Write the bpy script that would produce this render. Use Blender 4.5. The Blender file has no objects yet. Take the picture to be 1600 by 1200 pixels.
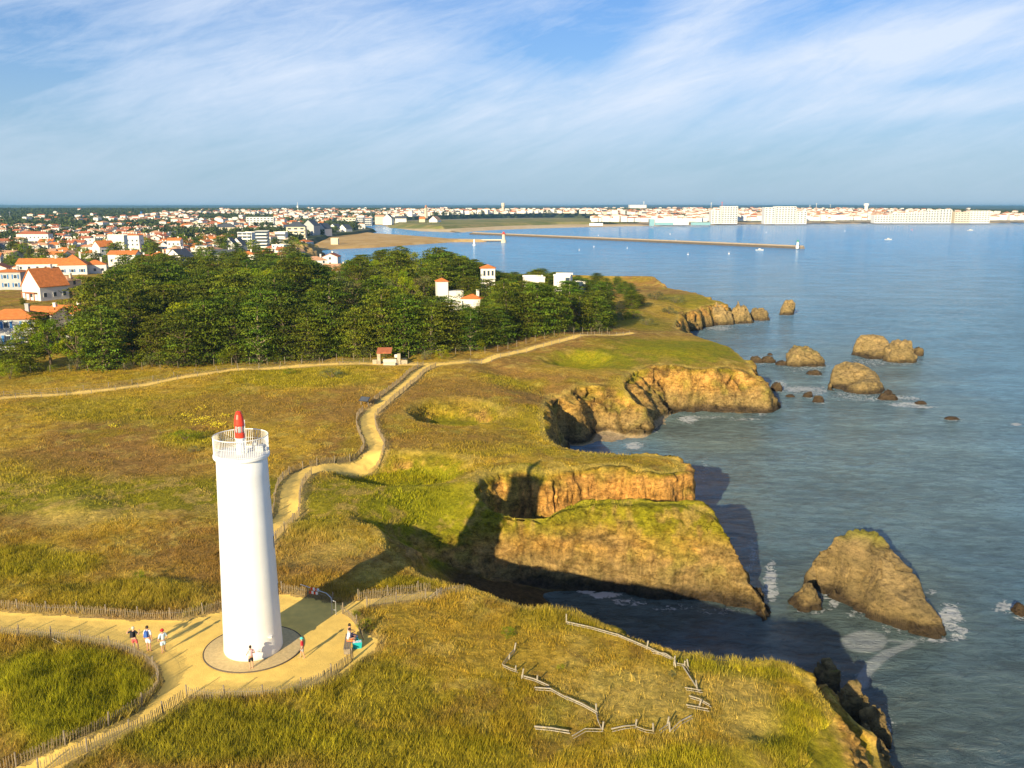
import bpy, bmesh, math, random
import numpy as np
from mathutils import Vector, Matrix
from mathutils.geometry import delaunay_2d_cdt
R = math.radians
random.seed(7)
rng = np.random.default_rng(7)
S = bpy.context.scene
COL = S.collection

# ------------------------------------------------------------------ camera, world, sun, exposure
FPX, PITCH, CAMZ, SEA, TZ = 1380.0, R(11.39), 27.8, -8.5, -4.0
cam_d = bpy.data.cameras.new('camera')
cam_d.sensor_width = 36.0
cam_d.lens = 36.0 * FPX / 1600.0
cam_d.clip_start = 0.5
cam_d.clip_end = 60000
cam = bpy.data.objects.new('camera', cam_d)
COL.objects.link(cam)
cam.location = (0, 0, CAMZ)
cam.rotation_euler = (R(90) - PITCH, 0, 0)
S.camera = cam

SUN_EL, SUN_AZ = R(18.3), R(25.2)        # shadows fall 25 degrees right of straight ahead
world = bpy.data.worlds.new("World")
S.world = world
world.use_nodes = True
sun_d = bpy.data.lights.new('sun', 'SUN')
sun_d.energy = 4.9
sun_d.angle = R(0.5)
sun_d.color = (1.0, 0.83, 0.52)
sun = bpy.data.objects.new('sun', sun_d)
COL.objects.link(sun)
sd = Vector((-math.sin(SUN_AZ) * math.cos(SUN_EL), -math.cos(SUN_AZ) * math.cos(SUN_EL), math.sin(SUN_EL)))
sun.rotation_euler = sd.to_track_quat('Z', 'Y').to_euler()
S.view_settings.view_transform = 'Standard'
S.view_settings.look = 'None'
S.view_settings.gamma = 1.0
S.view_settings.exposure = 0.88
S.cycles.max_bounces = 5
S.cycles.diffuse_bounces = 2
S.cycles.glossy_bounces = 2
S.cycles.transparent_max_bounces = 8
S.cycles.volume_bounces = 0

# ------------------------------------------------------------------ node helpers
def nd(nt, t, **kw):
    n = nt.nodes.new(t)
    for k, v in kw.items():
        if k.startswith('_'):
            setattr(n, k[1:], v)
        else:
            n.inputs[k.replace('__', ' ')].default_value = v
    return n

def ramp(nt, pts, fac=None, interp='LINEAR'):
    n = nt.nodes.new('ShaderNodeValToRGB')
    n.color_ramp.interpolation = interp
    e = n.color_ramp.elements
    while len(e) < len(pts):
        e.new(0.5)
    for i, (p, c) in enumerate(pts):
        e[i].position = p
        e[i].color = (c if isinstance(c, tuple) else (c, c, c)) + (1,)
    if fac is not None:
        nt.links.new(fac, n.inputs[0])
    return n

def math_n(nt, op, a, b=None, c=None, clamp=False):
    n = nt.nodes.new('ShaderNodeMath')
    n.operation = op
    n.use_clamp = clamp
    for i, v in enumerate((a, b, c)):
        if v is None:
            continue
        if isinstance(v, (int, float)):
            n.inputs[i].default_value = v
        else:
            nt.links.new(v, n.inputs[i])
    return n.outputs[0]

def mix_c(nt, fac, a, b, bt='MIX'):
    n = nt.nodes.new('ShaderNodeMix')
    n.data_type = 'RGBA'
    n.blend_type = bt
    for s, v in ((n.inputs[0], fac), (n.inputs[6], a), (n.inputs[7], b)):
        if isinstance(v, (int, float)):
            s.default_value = v
        elif isinstance(v, tuple):
            s.default_value = v + (1,) if len(v) == 3 else v
        else:
            nt.links.new(v, s)
    return n.outputs[2]

# ---- sky: Nishita with cirrus laid out on a high flat layer
nt = world.node_tree
nt.nodes.clear()
sky = nt.nodes.new('ShaderNodeTexSky')
sky.sky_type = 'NISHITA'
sky.sun_disc = False
sky.sun_elevation = SUN_EL
sky.sun_rotation = R(180) + SUN_AZ
sky.altitude = 30
sky.air_density = 1.0
sky.dust_density = 0.1
sky.ozone_density = 2.0
tc = nt.nodes.new('ShaderNodeTexCoord')
sep = nt.nodes.new('ShaderNodeSeparateXYZ')
nt.links.new(tc.outputs['Generated'], sep.inputs[0])
az_ = math_n(nt, 'ARCTAN2', sep.outputs[0], sep.outputs[1])
el_ = math_n(nt, 'ARCSINE', sep.outputs[2])
cmb = nt.nodes.new('ShaderNodeCombineXYZ')
nt.links.new(az_, cmb.inputs[0]); nt.links.new(el_, cmb.inputs[1])
def cloud_layer(rot, scl, nscale, det, dist, loc, rough=0.6):
    mp = nt.nodes.new('ShaderNodeMapping')
    mp.vector_type = 'TEXTURE'
    mp.inputs['Rotation'].default_value = (0, 0, R(rot))
    mp.inputs['Scale'].default_value = scl
    mp.inputs['Location'].default_value = loc
    nt.links.new(cmb.outputs[0], mp.inputs[0])
    nz = nd(nt, 'ShaderNodeTexNoise', Scale=nscale, Detail=det, Roughness=rough, Distortion=dist)
    nt.links.new(mp.outputs[0], nz.inputs['Vector'])
    return nz.outputs[0]
c1 = cloud_layer(11, (4.5, 1, 1), 13, 9, 0.6, (.31, .17, 0), .62)      # long streaks
c2 = cloud_layer(16, (2.2, 1, 1), 4.5, 6, 0.5, (1.63, .4, 0), .6)      # large patches
c3 = cloud_layer(20, (5.0, 1, 1), 42, 8, 1.0, (.13, .52, 0), 0.7)      # fine wisps
def gauss(px, py, sx, sy, tilt=.22):
    a0, e0 = (px - 800) / 1380, (322 - py) / 1380
    dx = math_n(nt, 'SUBTRACT', az_, a0)
    dy = math_n(nt, 'SUBTRACT', math_n(nt, 'SUBTRACT', el_, e0), math_n(nt, 'MULTIPLY', dx, tilt))
    q = math_n(nt, 'ADD', math_n(nt, 'POWER', math_n(nt, 'MULTIPLY', dx, 1380 / sx), 2.0), math_n(nt, 'POWER', math_n(nt, 'MULTIPLY', dy, 1380 / sy), 2.0))
    return math_n(nt, 'EXPONENT', math_n(nt, 'MULTIPLY', q, -1.0))
s_ = math_n(nt, 'ADD', math_n(nt, 'MULTIPLY', c1, 0.85), math_n(nt, 'MULTIPLY', c2, 0.50))
s_ = math_n(nt, 'ADD', s_, math_n(nt, 'MULTIPLY', c3, 0.42))
for (gx_, gy_, sx, sy, w, ti) in [(300, 30, 330, 60, .16, .05), (480, 140, 330, 60, .17, .2), (1080, 60, 120, 55, .26, .5), (1430, 90, 330, 34, .20, .18), (1000, 160, 420, 34, .20, .25), (1480, 185, 260, 16, .16, .05), (900, 225, 500, 40, .12, .1),
                              (60, 140, 170, 90, -.22, 0), (560, 100, 90, 16, -.10, .2), (850, 95, 120, 40, -.22, -.1), (1330, 12, 130, 18, -.26, .12), (1450, 150, 180, 10, -.10, .12), (860, 20, 100, 25, -.08, 0), (30, 60, 60, 14, -.12, -.5)]:
    s_ = math_n(nt, 'ADD', s_, math_n(nt, 'MULTIPLY', gauss(gx_, gy_, sx, sy, ti), w))
dn_ = math_n(nt, 'SUBTRACT', s_, .775)
cf = math_n(nt, 'MULTIPLY', dn_, 2.2, clamp=True)
up = ramp(nt, [(0.0, 0.1), (0.05, 0.5), (0.11, 1.0)], sep.outputs[2])
cf = math_n(nt, 'MULTIPLY', math_n(nt, 'MULTIPLY', cf, up.outputs[0]), .9)
skc = mix_c(nt, 1.0, sky.outputs[0], (.36, .62, 1.0), 'MULTIPLY')
veil = ramp(nt, [(0.0, 1.0), (.05, .85), (.14, .40), (.30, 0.0)], sep.outputs[2])
cc = mix_c(nt, veil.outputs[0], skc, (3.0, 4.15, 5.15))
cc = mix_c(nt, cf, cc, (5.6, 6.3, 7.4))
bg = nt.nodes.new('ShaderNodeBackground')
bg.inputs[1].default_value = 0.075
nt.links.new(cc, bg.inputs[0])
wo = nt.nodes.new('ShaderNodeOutputWorld')
nt.links.new(bg.outputs[0], wo.inputs[0])

# ------------------------------------------------------------------ picture <-> place
CP, SP = math.cos(PITCH), math.sin(PITCH)
def P(px, py, z=0.0):
    a = (px - 800) / FPX; b = (600 - py) / FPX
    dy = CP + b * SP; dz = -SP + b * CP
    t = (z - CAMZ) / dz
    return (a * t, dy * t, z)
def proj(x, y, z):
    d = y * CP - (z - CAMZ) * SP
    v = y * SP + (z - CAMZ) * CP
    return 800 + FPX * x / d, 600 - FPX * v / d
def at_depth(px, py, Y):
    """the point at ground distance Y seen at this pixel"""
    b = (600 - py) / FPX
    dy = CP + b * SP; dz = -SP + b * CP
    t = Y / dy
    return ((px - 800) / FPX * t, Y, CAMZ + dz * t)

# ------------------------------------------------------------------ noise
_T = rng.random((64, 64, 64)).astype(np.float32)
def vnoise(x, y, z=None):
    x = np.asarray(x, dtype=np.float64); y = np.asarray(y, dtype=np.float64)
    z = np.zeros_like(x) if z is None else np.asarray(z, dtype=np.float64) + 0 * x
    xi = np.floor(x).astype(np.int64); yi = np.floor(y).astype(np.int64); zi = np.floor(z).astype(np.int64)
    fx = x - xi; fy = y - yi; fz = z - zi
    fx = fx * fx * (3 - 2 * fx); fy = fy * fy * (3 - 2 * fy); fz = fz * fz * (3 - 2 * fz)
    a = xi & 63; b = yi & 63; c = zi & 63
    a1 = (a + 1) & 63; b1 = (b + 1) & 63; c1_ = (c + 1) & 63
    l = lambda p, q, t: p + (q - p) * t
    r = l(l(l(_T[a, b, c], _T[a1, b, c], fx), l(_T[a, b1, c], _T[a1, b1, c], fx), fy),
          l(l(_T[a, b, c1_], _T[a1, b, c1_], fx), l(_T[a, b1, c1_], _T[a1, b1, c1_], fx), fy), fz)
    return r * 2 - 1
def fbm(x, y, z=None, o=4, g=0.5):
    s = 0; a = 1; t = 0
    for i in range(o):
        k = 2.03 ** i
        s = s + a * vnoise(x * k + 17.3 * i, y * k + 5.1 * i, None if z is None else z * k + 9.7 * i)
        t += a; a *= g
    return s / t
def sstep(a, b, v):
    t = np.clip((v - a) / (b - a), 0, 1)
    return t * t * (3 - 2 * t)

# ------------------------------------------------------------------ mesh helpers
def mesh_np(name, V, F, mats=(), mi=None, col=None, smooth=False, attrs=None):
    V = np.asarray(V, dtype=np.float32)
    F = np.asarray(F, dtype=np.int32)
    me = bpy.data.meshes.new(name)
    n, k = F.shape
    me.vertices.add(len(V)); me.vertices.foreach_set('co', V.ravel())
    me.loops.add(n * k); me.loops.foreach_set('vertex_index', F.ravel())
    me.polygons.add(n)
    me.polygons.foreach_set('loop_start', np.arange(0, n * k, k, dtype=np.int32))
    me.polygons.foreach_set('loop_total', np.full(n, k, dtype=np.int32))
    me.polygons.foreach_set('use_smooth', np.full(n, smooth))
    for m in mats:
        me.materials.append(m)
    if mi is not None:
        me.polygons.foreach_set('material_index', np.asarray(mi, dtype=np.int32))
    me.update(calc_edges=True)
    if col is not None:
        c = np.ones((len(V), 4), dtype=np.float32); c[:, :3] = col
        me.color_attributes.new('col', 'FLOAT_COLOR', 'POINT').data.foreach_set('color', c.ravel())
    for an, av in (attrs or {}).items():
        me.attributes.new(an, 'FLOAT', 'POINT').data.foreach_set('value', np.asarray(av, dtype=np.float32))
    return me
def link(name, me, parent=None):
    o = bpy.data.objects.new(name, me)
    COL.objects.link(o)
    if parent is not None:
        o.parent = parent
    return o
def tag(o, label=None, cat=None, group=None, kind=None):
    if label: o['label'] = label
    if cat: o['category'] = cat
    if group: o['group'] = group
    if kind: o['kind'] = kind
    return o
def empty(name, loc=(0, 0, 0), rz=0.0):
    o = bpy.data.objects.new(name, None)
    o.empty_display_size = 0.5
    COL.objects.link(o)
    o.location = loc; o.rotation_euler = (0, 0, rz)
    return o
def copy_tree(o, parent=None):
    c = o.copy(); COL.objects.link(c); c.parent = parent
    for ch in o.children:
        copy_tree(ch, c)
    return c

class MB:
    def __init__(s):
        s.v = []; s.f = []; s.m = []
    def add(s, v, f, m=0):
        n = len(s.v)
        s.v += [tuple(p) for p in v]; s.f += [tuple(i + n for i in q) for q in f]; s.m += [m] * len(f)
    def box(s, x0, x1, y0, y1, z0, z1, m=0, M=None):
        v = [(x, y, z) for z in (z0, z1) for y in (y0, y1) for x in (x0, x1)]
        if M is not None: v = [tuple(M @ Vector(p)) for p in v]
        s.add(v, [(0, 2, 3, 1), (4, 5, 7, 6), (0, 1, 5, 4), (2, 6, 7, 3), (0, 4, 6, 2), (1, 3, 7, 5)], m)
    def lathe(s, prof, n=32, c=(0, 0), m=0, cap=True):
        v = []; f = []
        for r, z in prof:
            for k in range(n):
                a = 2 * math.pi * k / n
                v.append((c[0] + r * math.cos(a), c[1] + r * math.sin(a), z))
        for i in range(len(prof) - 1):
            for k in range(n):
                k2 = (k + 1) % n
                f.append((i * n + k, i * n + k2, (i + 1) * n + k2, (i + 1) * n + k))
        if cap:
            f.append(tuple(range(n - 1, -1, -1)))
            f.append(tuple((len(prof) - 1) * n + k for k in range(n)))
        s.add(v, f, m)
    def tube(s, pts, r, n=6, m=0, r2=None):
        pts = [Vector(p) for p in pts]
        rings = []
        for i, p in enumerate(pts):
            d = (pts[min(i + 1, len(pts) - 1)] - pts[max(i - 1, 0)])
            if d.length < 1e-6: d = Vector((0, 0, 1))
            d.normalize()
            a = d.orthogonal().normalized() if abs(d.z) > 0.9 else d.cross(Vector((0, 0, 1))).normalized()
            b = d.cross(a)
            rr = r if r2 is None else r + (r2 - r) * i / max(1, len(pts) - 1)
            rings.append([p + (a * math.cos(2 * math.pi * k / n) + b * math.sin(2 * math.pi * k / n)) * rr for k in range(n)])
        v = [q for g in rings for q in g]; f = []
        for i in range(len(pts) - 1):
            for k in range(n):
                k2 = (k + 1) % n
                f.append((i * n + k, (i + 1) * n + k, (i + 1) * n + k2, i * n + k2))
        f.append(tuple(range(n))); f.append(tuple((len(pts) - 1) * n + k for k in range(n - 1, -1, -1)))
        s.add(v, f, m)
    def mesh(s, name, mats, smooth=False):
        me = bpy.data.meshes.new(name)
        me.from_pydata(s.v, [], s.f)
        for m in (mats if isinstance(mats, (list, tuple)) else [mats]):
            me.materials.append(m)
        me.polygons.foreach_set('material_index', s.m)
        me.polygons.foreach_set('use_smooth', [smooth] * len(s.f))
        me.update()
        return me
    def build(s, name, mats, parent=None, smooth=False):
        return link(name, s.mesh(name, mats, smooth), parent)

# ------------------------------------------------------------------ materials
def pmat(name, col=(0.5, 0.5, 0.5), rough=0.8, spec=0.2, var=0.12, nscale=3.0, bump=0.0, bscale=20.0, attr=False, metal=0.0):
    m = bpy.data.materials.new(name); m.use_nodes = True
    t = m.node_tree; b = t.nodes['Principled BSDF']
    b.inputs['Roughness'].default_value = rough
    b.inputs['Specular IOR Level'].default_value = spec
    b.inputs['Metallic'].default_value = metal
    g = t.nodes.new('ShaderNodeNewGeometry')
    nz = nd(t, 'ShaderNodeTexNoise', Scale=nscale, Detail=5.0, Roughness=0.65)
    t.links.new(g.outputs['Position'], nz.inputs['Vector'])
    lo = 1 - var; hi = 1 + var
    rp = ramp(t, [(0.3, lo), (0.7, hi)], nz.outputs[0])
    if attr:
        a = t.nodes.new('ShaderNodeAttribute'); a.attribute_name = 'col'
        base = a.outputs['Color']
        c = mix_c(t, 1.0, base, rp.outputs[0], 'MULTIPLY')
    else:
        c = mix_c(t, 1.0, tuple(col), rp.outputs[0], 'MULTIPLY')
    t.links.new(c, b.inputs['Base Color'])
    if bump:
        nb = nd(t, 'ShaderNodeTexNoise', Scale=bscale, Detail=6.0, Roughness=0.7)
        t.links.new(g.outputs['Position'], nb.inputs['Vector'])
        bp = nd(t, 'ShaderNodeBump', Strength=1.0, Distance=bump)
        t.links.new(nb.outputs[0], bp.inputs['Height'])
        t.links.new(bp.outputs[0], b.inputs['Normal'])
    return m

def leaf_mat(name, col, var=0.3, trans=0.25, attr=True):
    m = bpy.data.materials.new(name); m.use_nodes = True
    t = m.node_tree; b = t.nodes['Principled BSDF']
    b.inputs['Roughness'].default_value = 0.75
    b.inputs['Specular IOR Level'].default_value = 0.15
    g = t.nodes.new('ShaderNodeNewGeometry')
    oi = t.nodes.new('ShaderNodeObjectInfo')
    nz = nd(t, 'ShaderNodeTexNoise', Scale=0.8, Detail=4.0)
    t.links.new(g.outputs['Position'], nz.inputs['Vector'])
    rp = ramp(t, [(0.3, 1 - var), (0.7, 1 + var)], nz.outputs[0])
    c = mix_c(t, 1.0, tuple(col), rp.outputs[0], 'MULTIPLY')
    if attr:
        a = t.nodes.new('ShaderNodeAttribute'); a.attribute_name = 'col'
        c = mix_c(t, 1.0, c, a.outputs['Color'], 'MULTIPLY')
    hs = nd(t, 'ShaderNodeHueSaturation')
    t.links.new(math_n(t, 'ADD', math_n(t, 'MULTIPLY', oi.outputs['Random'], 0.05), 0.475), hs.inputs['Hue'])
    rn = t.nodes.new('ShaderNodeTexWhiteNoise'); rn.noise_dimensions = '1D'
    t.links.new(math_n(t, 'MULTIPLY', oi.outputs['Random'], 91.7), rn.inputs['W'])
    t.links.new(math_n(t, 'ADD', math_n(t, 'MULTIPLY', rn.outputs[0], 0.5), 0.75), hs.inputs['Value'])
    t.links.new(c, hs.inputs['Color'])
    t.links.new(hs.outputs[0], b.inputs['Base Color'])
    tr = t.nodes.new('ShaderNodeBsdfTranslucent')
    t.links.new(hs.outputs[0], tr.inputs[0])
    mx = t.nodes.new('ShaderNodeMixShader'); mx.inputs[0].default_value = trans
    t.links.new(b.outputs[0], mx.inputs[1]); t.links.new(tr.outputs[0], mx.inputs[2])
    t.links.new(mx.outputs[0], t.nodes['Material Output'].inputs[0])
    return m

M = {}
M['white'] = pmat('white_paint', (0.80, 0.79, 0.76), 0.5, 0.4, 0.05, 0.6)
M['render'] = pmat('white_render', (0.72, 0.70, 0.66), 0.85, 0.2, 0.06, 0.5)
M['cream'] = pmat('cream_render', (0.62, 0.54, 0.40), 0.85, 0.2, 0.08, 0.5)
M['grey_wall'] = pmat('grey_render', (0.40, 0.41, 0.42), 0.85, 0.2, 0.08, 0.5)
M['brick'] = pmat('brick', (0.40, 0.22, 0.14), 0.85, 0.2, 0.12, 2.0)
M['red'] = pmat('red_paint', (0.72, 0.045, 0.012), 0.35, 0.5, 0.05, 3)
M['tile_o'] = pmat('orange_roof_tile', (0.62, 0.20, 0.055), 0.85, 0.15, 0.25, 1.2)
M['tile_r'] = pmat('red_roof_tile', (0.42, 0.14, 0.07), 0.85, 0.15, 0.25, 1.2)
M['tile_p'] = pmat('pale_roof_tile', (0.55, 0.31, 0.18), 0.85, 0.15, 0.2, 1.2)
M['slate'] = pmat('dark_slate', (0.07, 0.08, 0.10), 0.6, 0.3, 0.2, 1.5)
M['glass'] = pmat('window_glass', (0.04, 0.06, 0.09), 0.15, 0.6, 0.1, 1.0)
M['blue'] = pmat('blue_shutter', (0.03, 0.16, 0.42), 0.6, 0.3, 0.05)
M['steel'] = pmat('galvanised_steel', (0.45, 0.46, 0.47), 0.4, 0.5, 0.08, 8, metal=0.6)
M['dark'] = pmat('dark_metal', (0.03, 0.035, 0.045), 0.5, 0.4, 0.1)
M['wood'] = pmat('weathered_wood', (0.24, 0.20, 0.15), 0.9, 0.1, 0.3, 6, 0.01, 40)
M['paling'] = pmat('chestnut_paling', (0.25, 0.195, 0.12), 0.9, 0.1, 0.35, 9)
M['drift'] = pmat('silvered_timber', (0.34, 0.30, 0.23), 0.9, 0.1, 0.3, 6, 0.02, 30)
M['stone'] = pmat('stone', (0.42, 0.36, 0.26), 0.95, 0.1, 0.25, 4, 0.03, 12)
M['concrete'] = pmat('pale_concrete', (0.58, 0.53, 0.43), 0.9, 0.1, 0.1, 2)
M['asphalt'] = pmat('asphalt', (0.09, 0.09, 0.10), 0.95, 0.1, 0.15, 2)
M['bark'] = pmat('bark', (0.16, 0.12, 0.08), 0.95, 0.1, 0.3, 4)
M['palebark'] = pmat('pale_bark', (0.33, 0.27, 0.2), 0.95, 0.1, 0.25, 4)
M['cypress'] = leaf_mat('cypress_foliage', (0.085, 0.128, 0.010), 0.35, 0.15)
M['broad'] = leaf_mat('broadleaf_foliage', (0.17, 0.215, 0.006), 0.3, 0.25)
M['olive'] = leaf_mat('tamarisk_foliage', (0.14, 0.155, 0.06), 0.25, 0.25)
M['rustleaf'] = leaf_mat('rusty_foliage', (0.13, 0.10, 0.035), 0.3, 0.2)

# ------------------------------------------------------------------ terrain control lines
PTS = []; EDG = []
def line(pts, closed=False, raw=False):
    base = len(PTS)
    for p in pts:
        PTS.append(tuple(p) if raw else P(*p))
    for i in range(len(pts) - 1):
        EDG.append((base + i, base + i + 1))
    return [PTS[base + i] for i in range(len(pts))]
def offset(pl, d, zs, x_only=None):
    out = []
    for i, p in enumerate(pl):
        a = pl[max(i - 1, 0)]; b = pl[min(i + 1, len(pl) - 1)]
        tx, ty = b[0] - a[0], b[1] - a[1]
        L = math.hypot(tx, ty) or 1
        z = zs[i] if isinstance(zs, (list, tuple)) else zs
        dd = d[i] if isinstance(d, (list, tuple)) else d
        out.append((p[0] - ty / L * dd, p[1] + tx / L * dd, z))
    return out

# near rim of the chasm and east edge of the tower headland
r1 = line([(544, 801, 0), (560, 813, 0), (595, 824, 0), (613, 851, -.1), (640, 875, -.3), (672, 896, -.3), (700, 907, -.3),
           (748, 912, -.2), (790, 925, -.2), (830, 936, -.2), (880, 940, -.3), (925, 951, -.3), (955, 968, -.3), (985, 983, -.3),
           (1020, 995, -.3), (1060, 1008, -.4), (1120, 1017, -.5), (1200, 1015, -.6), (1238, 1027, -.8)])
line(offset(r1[1:], 1.3, [-.8, -1.8, -3, -4.5, -5.5, -6, -7, -8, -9.5, -10.5] + [-11] * 8), raw=True)
r1b = line([(1238.5, 1027.5, -.8), (1258, 1040, -1.0), (1282, 1066, -1.4), (1306, 1104, -2.0), (1322, 1146, -2.6), (1335, 1200, -3.2), (1355, 1330, -4)])
LEDGE = [(1286, 1041, -2.8), (1305, 1044, -2.2), (1309, 1062, -2.9), (1340, 1085, -2.5), (1345, 1108, -3.4), (1374, 1120, -3.0), (1386, 1150, -4.2), (1390, 1172, -4.4), (1400, 1210, -4.0), (1430, 1330, -5)]
_l = [P(*LEDGE[k_]) for k_ in (0, 0, 2, 4, 6, 8, 9)]
line([((a_[0] + b_[0]) / 2, (a_[1] + b_[1]) / 2, -4.8) for a_, b_ in zip(r1b, _l)][1:], raw=True)
line([(p[0], p[1], -11) for p in [P(x_, y_, SEA) for x_, y_ in [(1010, 972), (1060, 984), (1120, 992), (1190, 992), (1235, 1003), (1272, 1020), (1284, 1034)]]], raw=True)
r1c = line(LEDGE)
line(offset(r1c, 0.9, -11), raw=True)

# far rim of the chasm, the crest of the middle headland, its right-hand end
r2 = line([(544.5, 800.3, 0), (551, 792, .1), (562, 783, .1), (600, 765, .1), (650, 755, .1), (700, 751, .1), (735, 752, .1), (748, 757, 0)])
crest = line([(748.5, 757.5, 0), (757, 772, -.4), (772, 785, -.9), (797, 791, -1.1), (830, 792, -1.1), (860, 786, -.8), (890, 773, -.4), (912, 768, -.2),
              (960, 768, 0), (1000, 770, 0), (1050, 771, -.1), (1085, 774, -.3), (1112, 785, -.6), (1132, 800, -1.0), (1147, 826, -2.0), (1163, 858, -3.6),
              (1179, 884, -4.9), (1189, 908, -6.0), (1193, 926, -7.2)])
line(offset(crest, [0.3] + [1.2] * 18, [-3] + [-7.5, -8, -8.5, -9] + [-11] * 14), raw=True)
# waterline / floor under the far wall of the chasm
foot = {1186: 938, 1160: 953, 1110: 950, 1050: 945, 985: 938, 900: 926}
line([(1195, 944, -9.4), (1184, 953, -9.4), (1160, 956, -9.3), (1110, 952, -9.2), (1050, 947, -9.2), (985, 940, -9.2), (900, 928, -9.0), (840, 917, -8.2), (780, 908, -7.4),
      (720, 896, -6.3), (672, 876, -4.8), (632, 850, -3.2), (600, 828, -1.8), (572, 812, -.8)])
def face(px, top, ztop, bot, zbot, levels, bulge):
    a = P(px, top, ztop); b = P(px, bot, zbot)
    for t in levels:
        py = top + (bot - top) * t
        Y = a[1] + (b[1] - a[1]) * t - bulge * math.sin(math.pi * t)
        PTS.append(at_depth(px, py, Y))
for px, tp, zt, bt, zb, bu in ((620, 761, .1, 842, -2.6, .6), (660, 754, .1, 870, -4.4, .8), (700, 751, .1, 889, -5.7, 1.0), (740, 755, .1, 900, -6.7, 1.0), (770, 786, -.9, 906, -7.2, .5),
                           (800, 791, -1.1, 911, -7.7, .3), (850, 789, -1, 919, -8.3, .3), (900, 770, -.3, 928, -9, .9), (950, 768, 0, 934, -9, 1.2),
                           (1000, 770, 0, 941, -9.2, 1.3), (1050, 771, -.1, 946, -9.2, 1.3), (1100, 780, -.5, 951, -9.2, 1.2), (1135, 806, -1.2, 953, -9.2, .9), (1160, 855, -3.4, 954, -9.2, .5)):
    face(px, tp, zt, bt, zb, (0.16, 0.33, 0.5, 0.66, 0.83), bu)

# inlet behind the crest: orange wall of the third headland
t3 = line([(749, 756, 0), (755, 744, .1), (778, 733, .1), (812, 729, .1), (845, 738, -.1), (870, 738, -.2), (900, 734, -.3), (941, 728, -.4), (973, 727, -.4),
           (1011, 736, -.6), (1035, 745, -1), (1060, 742, -1.2), (1075, 740, -1.3), (1086, 748, -1.6)])
line([(p[0] + (0.8 if i < 2 else 0), p[1] - (0.4 if i == 0 else (2.2 if i < 5 else 1.5)), (-1.5, -3, -5, -6, -7, -8, -9, -9, -9, -10, -10, -11, -11, -11)[i]) for i, p in enumerate(t3)][1:], raw=True)
b3 = line([(1086.5, 749, -1.7), (1081, 731, -1.3), (1070, 719, -1), (1050, 712, -.8), (1004, 706, -.6), (952, 705, -.5), (909, 702, -.4), (888, 697, -.3), (868, 687, -.3),
           (861, 672, -.5), (861, 655, -.8), (862, 640, -1.2), (868, 625, -1.9)])
line([(p[0] + (0.2, .8, .8, .6, .4, .2, .5, .9, 1.3, 1.6, 1.6, 1.4, 1.2)[i], p[1] + (0, .6, 1.2, 1.4, 1.4, 1.4, 1.4, 1.2, 1.0, .6, .2, -.6, -1.6)[i], -11 if i < 6 else -9) for i, p in enumerate(b3)], raw=True)
# cliffs of the cove and the big point
t4 = line([(868.5, 624.6, -1.9), (880, 624, -2.1), (896, 629, -2.4), (910, 638, -3.4), (915, 627, -3.0), (935, 622, -3.0), (967, 617, -2.9), (980, 627, -3.6), (1002, 643, -4.8),
           (1004, 630, -3.4), (988, 614, -2.4), (976, 598, -1.4), (986, 582, -.9), (1012, 571, -.7), (1038, 563, -.5), (1060, 572, -.7), (1105, 578, -1.0), (1140, 573, -1.2), (1166, 572, -1.5),
           (1188, 588, -2.8), (1204, 606, -4.6), (1212, 618, -7)])
line([(885, 697, -9), (903, 697, -8.6), (921, 687, -8.4), (924, 677, -8.2), (938, 672, -8.0), (957, 686, -8.4), (985, 684, -8.5), (1004, 680, -8.6), (1013, 664, -8.4), (1028, 656, -8.5), (1045, 651, -8.8),
      (1064, 648, -9), (1119, 650, -9.2), (1155, 653, -9.2), (1182, 652, -9.2), (1196, 641, -9.2), (1208, 629, -9.2), (1220, 619, -9.2)])
b4 = line([(1212.5, 617, -7), (1202, 596, -3.4), (1186, 577, -2.0), (1166, 556, -1.2), (1150, 543, -.9), (1110, 530, -.9), (1080, 520, -1.1), (1062, 512, -1.6), (1063, 504, -2.1), (1066, 496, -2.5), (1068, 489, -2.8),
           (1086, 487, -3), (1105, 478, -2.4), (1128, 474, -2.2), (1140, 480, -3.5), (1146, 492, -6.5)])
line([(p[0] + 2.2, p[1] + 1.0, -11) if i < 6 else (p[0] + (2.0 if i < 10 else 0.6), p[1] - (0 if i < 10 else 3.0), -11) for i, p in enumerate(b4)], raw=True)
b5 = line([(1146.5, 491, -6.4), (1142, 478, -4), (1126, 470, -2), (1112, 467.5, -1.5), (1103, 462, -1.2), (1080, 455, -1.1), (1050, 450, -1.0), (1018, 447.5, -1), (985, 447, -1)])
line([(p[0] + 3, p[1] + 5, -11) for p in b5], raw=True)
# frame of the sheet
line([(60, 372, -1), (20, 380, -1), (-60, 400, -1), (-300, 400, 0), (-300, 200, 0), (-300, 25, 0), (0, 25, 0), (14, 25, -2), (24, 25, -4)], raw=True)
line([(34, 25, -11), (300, 25, -11), (300, 400, -11), (70, 400, -11)], raw=True)
for q in [(600, 640, 0), (300, 640, 0), (100, 700, 0), (0, 800, 0), (300, 850, 0), (200, 1000, 0), (700, 1050, -.1), (900, 1100, -.2), (1100, 1120, -.5), (1180, 1180, -1.0), (1000, 1250, -.8), (600, 1200, 0),
          (800, 620, 0), (820, 660, -.1), (900, 600, -.6), (960, 560, -.3), (1000, 540, .5), (1080, 545, .3), (1130, 560, -.4), (900, 560, 0), (800, 700, 0), (700, 720, 0), (620, 700, 0), (950, 715, -.4),
          (1000, 720, -.5), (850, 715, 0), (1030, 480, -1), (1060, 470, -1), (950, 520, 0), (700, 540, 1.0), (400, 540, 1), (760, 500, 3), (500, 500, 3), (300, 500, 2), (900, 490, 1.0), (700, 470, 3), (100, 520, 0)]:
    PTS.append(P(*q))

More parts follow.
